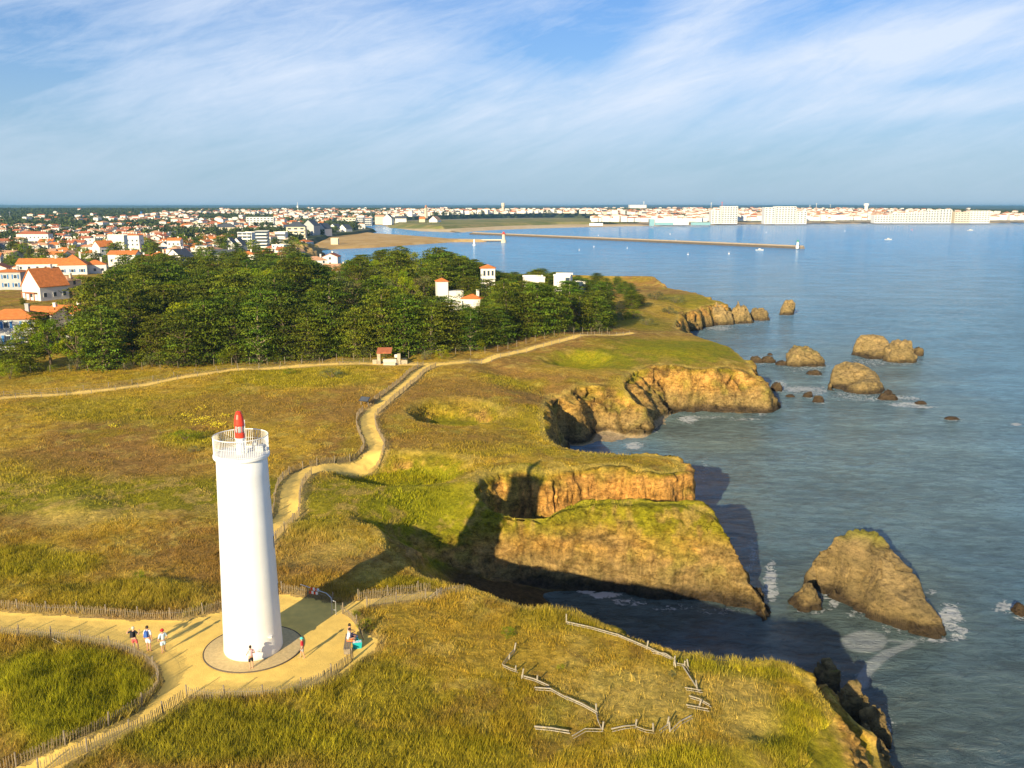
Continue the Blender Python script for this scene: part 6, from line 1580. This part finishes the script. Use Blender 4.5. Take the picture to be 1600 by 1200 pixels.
for px, pt, pb, lb in [(1111, 316, 328, 'thin crane mast left of the stepped seafront block'), (1128, 315, 325, 'thin red crane mast above the stepped seafront block'), (1265, 320, 330, 'pale mast right of the dazzling white blocks'), (1275, 317, 330, 'taller pale mast with crossbar right of the dazzling white blocks'), (1297, 319, 328, 'small crane mast behind the far town'),
                       (17, 330, 350, 'tall floodlight mast in the woods at the far left'), (1, 330, 346, 'floodlight mast at the left picture edge'), (222, 330, 345, 'blue lattice silo tower in the town')]:
    tower(px, pt, pb, [(.35 if px != 222 else 1.5, 0), (.3 if px != 222 else 1.5, .95)], 'blue' if px == 222 else ('red' if px == 1128 else 'steel'), 'mast', lb, 'mast', n=5, top=[(.2, .86), (1.4, .88), (1.4, .92), (.2, .94)], tn='head')

# ------------------------------------------------------------------ breakwater, jetty, lights, buoys, boats
def wall_strip(name, pts, w, top, mt, label, cat):
    P2 = [Vector(P(*q_, SEA)[:2]) for q_ in pts]; m = MB(); v = []
    n = len(P2)
    for i, p in enumerate(P2):
        d = (P2[min(i + 1, n - 1)] - P2[max(i - 1, 0)]).normalized(); nn = Vector((-d.y, d.x))
        for off, z in ((-w / 2 - 3.5, SEA - 1.5), (-w / 2, SEA + top - .2), (-w / 2 + .3, SEA + top), (w / 2 - .8, SEA + top), (w / 2 - .8, SEA + top + .9), (w / 2, SEA + top + .9), (w / 2 + 3.5, SEA - 1.5)):
            v.append((*(p + nn * off), z))
    m.add(v, [(i * 7 + k, i * 7 + k + 1, i * 7 + 7 + k + 1, i * 7 + 7 + k) for i in range(n - 1) for k in range(6)])
    e = (n - 1) * 7; m.add(v[e:], [tuple(range(7))])
    m.m = [0] * len(m.f)
    for i in range(n - 1): m.m[i * 6] = 1; m.m[i * 6 + 5] = 1
    o = m.build(name, [M[mt], M['armour']]); tag(o, label, cat); return o
M['armour'] = pmat('dark_boulders', (.12, .10, .075), .95, .1, .4, .8, .3, 2)
M['pier'] = pmat('pier_stone', (.34, .28, .21), .9, .1, .15, .3)
lerp_l = lambda a, b_, n: [(a[0] + (b_[0] - a[0]) * k / n, a[1] + (b_[1] - a[1]) * k / n) for k in range(n + 1)]
wall_strip('breakwater', lerp_l((737, 366.0), (1253, 388.8), 24), 4.5, 1.9, 'pier', 'long low stone breakwater reaching across the bay', 'breakwater')
wall_strip('jetty', lerp_l((716, 377.2), (789, 377.2), 6), 5, 1.2, 'concrete', 'short pale jetty running out from the sandy beach', 'jetty')
M['green'] = pmat('green_paint', (.02, .28, .10), .5, .3, .05)
def beacon(px, py, h, r, mt, tm, label, name='harbour_light', base=SEA):
    x, y, _ = P(px, py, base); root = empty(name, (x, y, base)); tag(root, label, 'beacon')
    m = MB(); m.lathe([(r * 1.6, -1), (r * 1.6, h * .18), (r, h * .2), (r * .85, h * .72)], 14); m.build('column', M[mt], root)
    m = MB(); m.lathe([(r * .9, h * .72), (r * 1.2, h * .74), (r * 1.2, h * .8), (r * .6, h * .82), (r * .6, h * .95), (.05, h)], 14); m.build('lantern', M[tm], root)
beacon(1246, 386.5, 6.5, .9, 'white', 'green', 'white and green harbour light at the end of the long breakwater', base=SEA + 1.5)
beacon(787, 377.5, 10, 1.7, 'cream', 'red', 'stone harbour light with a red lantern at the end of the jetty', base=SEA + 1)
beacon(741, 383.5, 6, .9, 'white', 'white', 'white channel marker post standing in the water before the jetty', 'channel_marker')
def buoy(px, py, label, s_=1.0, mt='white'):
    x, y, _ = P(px, py, SEA); root = empty('buoy', (x, y, SEA)); root.scale = (s_, s_, s_); tag(root, label, 'buoy', 'buoys in the bay')
    m = MB(); m.lathe([(.1, -.5), (.8, -.2), (.95, .3), (.7, .7), (.2, .9)], 14); m.build('float', M[mt], root)
    m = MB(); m.tube([(0, 0, .8), (0, 0, 2.2)], .12, 6); m.lathe([(.05, 2.1), (.3, 2.3), (.3, 2.6), (.05, 2.8)], 8); m.build('topmark', M[mt], root)
for px, py, lb, s_, mt in [(1075, 398, 'small white buoy below the middle of the breakwater', 1.0, 'white'), (1139, 397, 'white buoy just left of the motor boat', 1.1, 'white'), (935, 368.5, 'white buoy above the left third of the breakwater', 1, 'white'), (1056, 375.5, 'thin white buoy standing right behind the breakwater', 1, 'white'), (1047, 366, 'white buoy in the open bay beyond the breakwater middle', 1.2, 'white'),
                          (1425, 359.5, 'reddish buoy in front of the rising seafront blocks', 1.4, 'red'), (1320, 361.5, 'small white buoy left of the reddish one', 1.2, 'white'), (928, 386, 'small white buoy in the bay above the villas', .9, 'white'), (905, 391, 'smallest white buoy nearest the wood', .8, 'white'), (1197, 363.5, 'small pale buoy beyond the breakwater end', 1.2, 'white'), (980, 388, 'pale buoy between the wood and the breakwater', .8, 'white')]:
    buoy(px, py, lb, s_ * .6, mt)
def boat(px, py, L, rot, label, cabin=True):
    x, y, _ = P(px, py, SEA); root = empty('motor_boat', (x, y, SEA), R(rot)); tag(root, label, 'boat', 'motor boats in the bay')
    m = MB(); st_ = [(-.5, .34, .0), (-.2, .38, .0), (.15, .34, .05), (.38, .18, .15), (.5, .02, .25)]; v = []
    for a, w, k in st_: v += [(a * L, -w * L * .5, L * (.13 + k * .2)), (a * L, 0, -.3), (a * L, w * L * .5, L * (.13 + k * .2))]
    f = []
    for i in range(4):
        for k in range(2): f.append((i * 3 + k, i * 3 + 3 + k, i * 3 + 4 + k, i * 3 + 1 + k))
        f.append((i * 3 + 2, i * 3 + 5, i * 3 + 3, i * 3))
    f.append((0, 1, 2)); m.add(v, f); m.build('hull', M['white'], root)
    if cabin:
        m = MB(); m.add([(-.15 * L, -.12 * L, .13 * L), (.2 * L, -.1 * L, .14 * L), (.2 * L, .1 * L, .14 * L), (-.15 * L, .12 * L, .13 * L), (-.12 * L, -.1 * L, .28 * L), (.08 * L, -.08 * L, .28 * L), (.08 * L, .08 * L, .28 * L), (-.12 * L, .1 * L, .28 * L)], [(0, 1, 5, 4), (1, 2, 6, 5), (2, 3, 7, 6), (3, 0, 4, 7), (4, 5, 6, 7)]); m.build('cabin', M['white'], root)
        m = MB(); m.box(-.1 * L, .1 * L, -.115 * L, .115 * L, .19 * L, .235 * L); m.build('windscreen', M['glass'], root)
    return root
boat(1388, 375, 7.5, 5, 'white motor boat alone in the open bay'); boat(1187, 391.5, 6.5, 4, 'white motor boat trailing a wake below the breakwater'); boat(1516, 360.5, 8, 0, 'distant white motor boat near the right side of the bay')
boat(563, 358.5, 9, 10, 'white boat moored at the harbour mouth, left of two'); boat(570, 357, 8, 15, 'white boat moored at the harbour mouth, right of two')

# ------------------------------------------------------------------ people and small things by the lighthouse
M['skin'] = pmat('skin', (.55, .30, .20), .6, .3, .04)
M['hair_dark'] = pmat('dark_hair', (.03, .02, .015), .6, .3, .1); M['hair_fair'] = pmat('fair_hair', (.62, .55, .42), .6, .3, .1)
for n_, c_ in dict(c_white=(.75, .75, .76), c_black=(.03, .03, .035), c_coral=(.62, .12, .12), c_red=(.60, .03, .04), c_navy=(.03, .04, .13), c_pale=(.50, .62, .72), c_grey=(.30, .31, .33), c_teal=(.02, .38, .42), c_pink=(.70, .45, .48), c_orange=(.75, .22, .06), c_blue=(.05, .12, .40), c_mint=(.10, .55, .50)).items():
    M[n_] = pmat(n_[2:] + '_cloth', c_, .9, .1, .06)
def skin_obj(name, verts, edges, rad, mat, parent, root=0):
    me = bpy.data.meshes.new(name); me.from_pydata([tuple(v_) for v_ in verts], edges, []); me.materials.append(M[mat])
    o = link(name, me, parent); md = o.modifiers.new('skin', 'SKIN'); md.use_smooth_shade = True
    for i, r_ in enumerate(rad):
        sv = me.skin_vertices[0].data[i]; sv.radius = r_ if isinstance(r_, tuple) else (r_, r_); sv.use_root = (i == root)
    ss = o.modifiers.new('sub', 'SUBSURF'); ss.levels = 1; ss.render_levels = 1
    return o
def person(x, y, z, rz, h, label, top='c_white', bottom='c_black', hair='hair_dark', hat=None, pack=None, arms=((.20, -.05, .80), (.20, .10, .80)), sit=False, legs=(.10, .10), stride=0.0, skirt=False, lean=0.0, group='people by the lighthouse'):
    """arms: hand positions (side, forward, height as a share of 1.7 m); faces its own +y"""
    root = empty('person', (x, y, z), R(rz)); k = h / 1.7; root.scale = (k, k, k); tag(root, label, 'person', group)
    hz = .48 if sit else .90; V = []; E_ = []; Rr = []
    def a(p, r_, par=None):
        V.append(Vector(p)); Rr.append(r_)
        if par is not None: E_.append((par, len(V) - 1))
        return len(V) - 1
    pel = a((0, 0, hz), (.15, .11)); wst = a((0, lean * .2, hz + .16), (.125, .095), pel); ch = a((0, lean * .5, hz + .38), (.15, .105), wst); sh_ = a((0, lean * .7, hz + .50), (.10, .08), ch)
    nk = a((0, lean * .8, hz + .57), .050, sh_); jw = a((0, lean * .8 + .015, hz + .63), (.062, .070), nk); hd = a((0, lean * .8 + .005, hz + .70), (.072, .088), jw); cr_ = a((0, lean * .8 - .005, hz + .77), (.055, .065), hd)
    nose = a((0, lean * .8 + .095, hz + .675), .012, hd)
    arm_i = []; leg_i = []
    for sgn, (sx_, sy_, sz_) in zip((-1, 1), arms):
        s0 = a((sgn * .17, lean * .65, hz + .47), .052, sh_); hand = Vector((sgn * sx_, sy_, sz_ - (.42 if sit else 0))); s0v = V[s0]
        mid = (s0v + hand) / 2; dist = (hand - s0v).length; bend = math.sqrt(max(0.001, .29 ** 2 - (dist / 2) ** 2)) if dist < .58 else .02
        el = a(mid + Vector((sgn * .5, -.5, -.5)).normalized() * bend, .040, s0); wr = a(hand, .027, el); d_ = (hand - V[el]).normalized(); pm = a(hand + d_ * .05, (.034, .020), wr)
        sd_ = d_.cross(Vector((0, 0, 1))); sd_ = sd_.normalized() if sd_.length > .1 else Vector((1, 0, 0))
        for fi, ln_ in enumerate((.060, .072, .066, .052)):
            f0 = a(hand + d_ * .085 + sd_ * (fi - 1.5) * .017, .009, pm); a(V[f0] + d_ * ln_ + Vector((0, .012, -.008)), .007, f0)
        t0 = a(hand + d_ * .04 + sd_ * .035, .010, pm); a(V[t0] + d_ * .035 + sd_ * .018, .008, t0)
        arm_i.append((s0, el, wr))
    for j, sgn in enumerate((-1, 1)):
        hp = a((sgn * .09, 0, hz - .05), (.088, .09), pel); fwd = stride * sgn
        if sit: kn = a((sgn * .10, .42, hz + .0), .060, hp); an = a((sgn * .10, .44, .08), .036, kn)
        else: kn = a((sgn * legs[j] * .9, fwd * .5 + .02, .48), .056, hp); an = a((sgn * legs[j], fwd, .07), .036, kn)
        he = a(V[an] + Vector((0, .05, -.035)), (.036, .034), an); a(V[an] + Vector((0, .16, -.045)), (.036, .024), he); leg_i.append((hp, kn, an))
    body = skin_obj('body', V, E_, Rr, 'skin', root)
    # shirt
    sv = [V[pel] + Vector((0, 0, .03)), V[wst], V[ch], V[sh_] + Vector((0, 0, -.01))]; sr = [(.165, .13), (.145, .115), (.172, .125), (.10, .085)]; se = [(0, 1), (1, 2), (2, 3)]
    for s0, el, wr in arm_i:
        n0 = len(sv); sv += [V[s0], V[s0].lerp(V[el], .75)]; sr += [.066, .058]; se += [(3, n0), (n0, n0 + 1)]
    skin_obj('shirt', sv, se, sr, top, root)
    sv = [V[pel] + Vector((0, 0, .05)), V[pel]]; sr = [(.165, .125), (.172, .135)]; se = [(0, 1)]
    for hp, kn, an in leg_i:
        n0 = len(sv); sv += [V[hp], V[hp].lerp(V[kn], .85)]; sr += [.105, .092 if not skirt else .14]; se += [(1, n0), (n0, n0 + 1)]
    skin_obj('skirt' if skirt else 'shorts', sv, se, sr, bottom, root)
    m = MB(); hc = V[hd]; n_ = 12
    m.lathe([(.02, hc.z + .115), (.06, hc.z + .10), (.088, hc.z + .06), (.094, hc.z + .0), (.088, hc.z - .05)], n_, (hc.x, hc.y - .02), cap=False); m.build('hair', M[hair], root, True)
    m = MB(); [m.box(e_ - .009, e_ + .009, hc.y + .080, hc.y + .088, hc.z - .005, hc.z + .006) for e_ in (-.028, .028)]; m.box(-.022, .022, hc.y + .080, hc.y + .086, hc.z - .062, hc.z - .054); m.build('face', M['hair_dark'], root)
    if hat:
        m = MB(); m.lathe([(.02, hc.z + .135), (.08, hc.z + .12), (.10, hc.z + .07), (.105, hc.z + .03), (.15, hc.z + .02), (.15, hc.z + .01)], 14, (hc.x, hc.y), cap=False); m.build('hat', M[hat], root, True)
    if pack:
        m = MB(); c_ = V[ch]; b0 = -.22
        m.add([(-.13, b0 + .1, c_.z - .25), (.13, b0 + .1, c_.z - .25), (.12, b0 - .06, c_.z - .22), (-.12, b0 - .06, c_.z - .22), (-.11, b0 + .1, c_.z + .13), (.11, b0 + .1, c_.z + .13), (.09, b0 - .02, c_.z + .10), (-.09, b0 - .02, c_.z + .10)], [(0, 1, 2, 3), (7, 6, 5, 4), (0, 4, 5, 1), (1, 5, 6, 2), (2, 6, 7, 3), (3, 7, 4, 0)])
        for sg in (-.08, .08): m.tube([(sg, b0 + .08, c_.z + .12), (sg, 0, c_.z + .17), (sg, .12, c_.z + .05)], .018, 5)
        m.build('backpack', M[pack], root)
    return root
def stand(px, py, *a_, **k_):
    p = G(px, py); return person(p.x, p.y, p.z, *a_, **k_)
stand(211, 1017, -8, 1.68, 'person with raised arms in a black top and coral shorts, leftmost of three', 'c_black', 'c_coral', 'hair_fair', None, 'c_black', ((.34, .05, 1.42), (.33, .10, 1.36)), legs=(.09, .24))
stand(233, 1018, -10, 1.78, 'person in white with a small blue backpack, middle of three', 'c_white', 'c_white', 'hair_dark', None, 'c_blue', ((.24, .0, .82), (.24, .02, .82)))
stand(256, 1020, 40, 1.62, 'person in a pale dress and red cap, rightmost of three', 'c_pale', 'c_pale', 'hair_dark', 'c_red', None, ((.30, -.05, .95), (.26, .12, .9)), skirt=True, stride=.06)
bg_ = G(258, 1012)
stand(393, 1046, 35, 1.60, 'person in a pink top and black shorts at the foot of the lighthouse', 'c_pink', 'c_black', 'hair_dark', None, None, ((.16, .22, 1.05), (.12, .24, 1.08)))
stand(473, 1028, 100, 1.40, 'small walker in a red top and turquoise cap right of the lighthouse', 'c_red', 'c_grey', 'hair_dark', 'c_mint', None, ((.22, .1, .85), (.2, -.08, .82)), stride=.16)
# bench with two people
bp_ = G(544, 1012)
bn = empty('bench', (bp_.x, bp_.y, bp_.z), R(96)); tag(bn, 'long low wooden bench on the sandy terrace with people sitting on it', 'bench')
m = MB(); [m.box(-1.05, 1.05, -.22 + k * .15, -.09 + k * .15, .40, .46) for k in range(3)]; m.build('seat', M['wood'], bn)
for xx in (-.8, .8): m = MB(); m.box(xx - .07, xx + .07, -.2, .2, -.05, .40); m.build('leg', M['wood'], bn)
def on_bench(t, *a_, **k_):
    d_ = Matrix.Rotation(R(96), 3, 'Z') @ Vector((t, 0, 0)); return person(bp_.x + d_.x, bp_.y + d_.y, bp_.z, *a_, sit=True, **k_)
on_bench(.75, -78, 1.72, 'seated person in pale pink at the far end of the bench', 'c_pink', 'c_navy', 'hair_dark', None, None, ((.16, .28, 1.15), (.14, .30, 1.15)), lean=.1)
on_bench(.12, -84, 1.74, 'seated person in a white shirt and orange shorts on the middle of the bench', 'c_white', 'c_orange', 'hair_dark', None, None, ((.15, .34, 1.10), (.16, .32, 1.10)), lean=.16)
def bag(px, py, w, mt, label):
    p = G(px, py); r_ = empty('bag', (p.x, p.y, p.z), R(15)); tag(r_, label, 'bag'); m = MB()
    m.add([(-w * .42, -w * .25, 0), (w * .42, -w * .25, 0), (w * .42, w * .25, 0), (-w * .42, w * .25, 0), (-w * .5, -w * .3, w * .7), (w * .5, -w * .3, w * .7), (w * .5, w * .3, w * .7), (-w * .5, w * .3, w * .7)], [(3, 2, 1, 0), (0, 1, 5, 4), (1, 2, 6, 5), (2, 3, 7, 6), (3, 0, 4, 7)]); m.build('bag_body', M[mt], r_)
    m = MB(); m.box(-w * .46, w * .46, -w * .27, w * .27, w * .58, w * .66); m.build('lining', M['c_white'], r_)
    m = MB()
    for s_ in (-1, 1): m.tube([(-w * .2, s_ * w * .28, w * .65), (-w * .12, s_ * w * .28, w * .95), (w * .12, s_ * w * .28, w * .95), (w * .2, s_ * w * .28, w * .65)], .012, 5)
    m.build('handle', M[mt], r_)
bag(558, 1012, .62, 'c_teal', 'turquoise tote bag standing on the sand beside the bench'); bag(554, 1002, .5, 'c_navy', 'navy blue bag on the ground between the bench and the turquoise bag')
# swing barrier with small signs
p = G(519, 960); br = empty('swing_barrier', tuple(p), 0); tag(br, 'metal swing barrier with a long arm and two red and white plates', 'barrier')
m = MB(); m.tube([(0, 0, -.1), (0, 0, 1.05), (-.05, .1, 1.2), (-.45, .55, 1.32)], .035, 6); m.tube([(.28, -.05, -.1), (.28, -.05, 1.0), (0, 0, 1.05)], .03, 6); m.tube([(0, 0, .35), (.28, -.05, .35)], .02, 5); m.build('post', M['steel'], br)
m = MB(); m.tube([(-.45, .55, 1.32), (-2.7, 2.4, 1.15)], .03, 6); m.build('arm', M['steel'], br)
for k, zz in ((0, 1.15), (1, .9)):
    m = MB(); Mx = Matrix.Translation((-1.45 - .1 * k, 1.35, zz)) @ Matrix.Rotation(R(-20), 4, 'Z'); m.box(-.34, .34, -.02, .02, 0, .2, 0, Mx); m.box(-.34, -.16, -.026, .026, .0, .2, 1, Mx); m.box(.02, .18, -.026, .026, .0, .2, 1, Mx); m.build('warning_plate', [M['white'], M['red']], br)
# info panel on the heath
p = G(570, 634); ip = empty('information_panel', tuple(p), R(-25)); tag(ip, 'slanted dark information panel on posts beside the winding path', 'information panel')
Mx = Matrix.Translation((0, 0, .95)) @ Matrix.Rotation(R(35), 4, 'X'); m = MB(); m.box(-.75, .75, -.45, .45, 0, .06, 0, Mx); pn = m.build('panel', M['dark'], ip)
m = MB(); m.box(-.68, .68, -.38, .38, .062, .07, 0, Mx); m.build('map_sheet', M['slate'], pn)
for xx in (-.6, .6): m = MB(); m.box(xx - .05, xx + .05, -.05, .05, -.2, 1.0); m.build('leg', M['wood'], ip)
# stone shelter
p = G(608, 569); sh2 = empty('stone_shelter', (p.x, p.y, p.z), R(2)); tag(sh2, 'small stone shelter with a low tiled roof and pale steps at the wood edge', 'shelter')
for xx in (-1.75, 1.75): m = MB(); m.box(xx - .28, xx + .28, -.3, .3, -.4, 1.9); m.build('pillar', M['stone'], sh2)
m = MB(); m.box(-2.9, -2.15, -.1, .4, -.3, .8); m.box(2.15, 3.2, -.1, .4, -.3, .7); m.build('low_wall', M['stone'], sh2)
m = MB(); m.box(-1.0, 1.35, -.6, .2, -.3, .95); m.box(-.9, 1.2, -1.2, -.602, -.3, .4); m.build('steps', M['concrete'], sh2)
m = MB(); m.add([(-2.1, -.6, 2.0), (.5, -.6, 2.0), (.5, 1.6, 2.6), (-2.1, 1.6, 2.6), (-2.1, -.6, 2.15), (.5, -.6, 2.15), (.5, 1.6, 2.75), (-2.1, 1.6, 2.75)], [(3, 2, 1, 0), (4, 5, 6, 7), (0, 1, 5, 4), (1, 2, 6, 5), (2, 3, 7, 6), (3, 0, 4, 7)]); m.build('roof', M['tile_r'], sh2)
m = MB(); m.box(1.0, 1.6, -.1, .3, 1.2, 1.7); m.build('notice', M['white'], sh2)
m = MB(); m.box(2.3, 3.1, .1, .5, .8, 1.0); m.build('trough', M['dark'], sh2)
# bare timber of the fallen enclosure
def log(pts, r_, label, posts=()):
    r_ *= .66
    P3 = [G(*q_) for q_ in pts]; o = P3[0]; root = empty('timber_rail', tuple(o)); tag(root, label, 'timber rail', 'bleached timbers of the fallen enclosure')
    m = MB(); pp = [Vector(q_) - o + Vector((0, 0, .12 + .06 * (i % 2))) for i, q_ in enumerate(P3)]; m.tube(pp, r_, 7, r2=r_ * .7)
    m.tube([q_ + Vector((.05, -.12, -.08)) for q_ in pp], r_ * .6, 6); m.build('rail', M['drift'], root)
    for q_ in posts: g_ = G(*q_) - o; m = MB(); m.tube([g_ + Vector((0, 0, -.1)), g_ + Vector((random.uniform(-.15, .15), random.uniform(-.1, .1), random.uniform(.4, .7)))], .05, 6); m.build('post', M['drift'], root)
log([(885, 974), (925, 984), (965, 994)], .075, 'long bleached rail at the upper left of the log enclosure', [(885, 974)])
log([(963, 993), (1005, 1012), (1048, 1030)], .075, 'long bleached rail along the upper side of the log enclosure', [(1010, 1014)])
log([(1018, 1020), (1040, 1025), (1056, 1034)], .06, 'short rail overlapping the end of the upper rails', [(1053, 1040)])
log([(1052, 1038), (1072, 1043)], .06, 'short rail bridging to the upright tangle at the right', [(1056, 1042)])
log([(1066, 1042), (1078, 1062), (1092, 1082)], .08, 'thick timber running down the right side of the log enclosure', [(1069, 1044), (1090, 1078)])
log([(1070, 1040), (1076, 1052)], .05, 'thin stick beside the thick timber at the right', [(1076, 1044)])
log([(1070, 1077), (1096, 1083)], .05, 'thin stick crossing the thick timber, upper of three')
log([(1077, 1090), (1092, 1096), (1109, 1104)], .06, 'red tinged stick at the right corner of the log enclosure')
log([(1072, 1104), (1106, 1112)], .055, 'thin pale stick at the right corner, lowest of three', [(1092, 1103)])
log([(1080, 1121), (1062, 1132), (1048, 1144)], .065, 'rail lying at the lower right of the log enclosure', [(1047, 1143)])
log([(1044, 1134), (1030, 1146)], .05, 'short post lying left of the lower right rail', [(1042, 1134)])
log([(835, 1138), (862, 1142), (889, 1145)], .085, 'thickest pale beam alone at the lower left below the enclosure')
log([(894, 1153), (914, 1143), (939, 1142)], .05, 'bent stick joining the thick beam to the enclosure corner')
log([(955, 1142), (975, 1139), (993, 1136)], .07, 'pale rail on the near side of the log enclosure', [(993, 1136)])
log([(994, 1138), (1008, 1145), (1022, 1145)], .04, 'thin stick trailing right from the near side rail', [(1021, 1144)])
log([(835, 1077), (860, 1080), (886, 1093)], .07, 'rail on the left side of the log enclosure, upper piece')
log([(884, 1091), (910, 1104), (934, 1116)], .075, 'rail on the left side of the log enclosure, lower piece', [(932, 1113)])
log([(932, 1118), (934, 1130), (940, 1142)], .06, 'short timber at the lower left corner of the enclosure', [(941, 1141)])
log([(815, 1058), (835, 1065), (858, 1074)], .075, 'straight rail near the left end of the log enclosure', [(815, 1060), (839, 1066)])
log([(803, 1018), (795, 1028), (785, 1040)], .05, 'thin stick at the far left end of the log enclosure', [(803, 1018), (795, 1031)])
log([(785, 1041), (797, 1048), (808, 1050)], .05, 'low stick at the left corner of the log enclosure', [(805, 1049)])
log([(672, 935), (690, 921)], .07, 'leaning pale timber at the end of the spur path', [(689, 928)])
for (pa_, pb_, lb) in [((232, 1066), (246, 1056), 'pale stick leaning on the mound fence, upper of two'), ((224, 1084), (236, 1076), 'pale stick leaning on the mound fence, lower of two'), ((82, 1000), (98, 1010), 'fallen pale paling on the upper rim of the mound')]:
    log([pa_, pb_], .035, lb)
# yellow flowers
fv = []
for cx_, cy_2, rx_, ry_, n in [(318, 660, 26, 7, 260), (340, 668, 14, 4, 160), (290, 650, 12, 4, 60), (352, 653, 8, 3, 50), (178, 667, 8, 3, 60), (314, 641, 12, 3, 40)]:
    for _ in range(n):
        q_ = P(cx_ + random.gauss(0, .5) * rx_, cy_2 + random.gauss(0, .5) * ry_, 0); fv.append((q_[0], q_[1], zg(q_[0], q_[1]) + random.uniform(.15, .4)))
V_, F_ = leaf_quads(np.array(fv), np.full(len(fv), .10), flat=.9)
M['yellow'] = pmat('yellow_petals', (.62, .50, .03), .8, .1, .1)
o = link('yellow_flowers', mesh_np('yellow_flowers', V_, F_, [M['yellow']])); tag(o, 'patches of small yellow flowers on the meadow behind the lighthouse', 'flowers', kind='stuff')
# rocky point beside the town beach
rock(452, 404, 92, 24, 'rocky point with scrub and grass between the town and the sandy beach', 60, 1.0, .1, 95, flat=.6, cat='rocky point')
rock(492, 402, 30, 9, 'low brown rocks at the sea end of the rocky point', 26, 0, .4, 97, sub=5)

# ------------------------------------------------------------------ air
m = MB(); m.box(-28000, 26000, -200, 23800, -12, 44)
hm = bpy.data.materials.new('haze_air'); hm.use_nodes = True; t = hm.node_tree; t.nodes.clear()
vol = t.nodes.new('ShaderNodeVolumePrincipled'); vol.inputs['Color'].default_value = (.30, .66, 1, 1); vol.inputs['Density'].default_value = 0.00008; vol.inputs['Anisotropy'].default_value = .2
mo = t.nodes.new('ShaderNodeOutputMaterial'); t.links.new(vol.outputs[0], mo.inputs['Volume'])
hz_ = m.build('haze', hm); tag(hz_, kind='stuff')
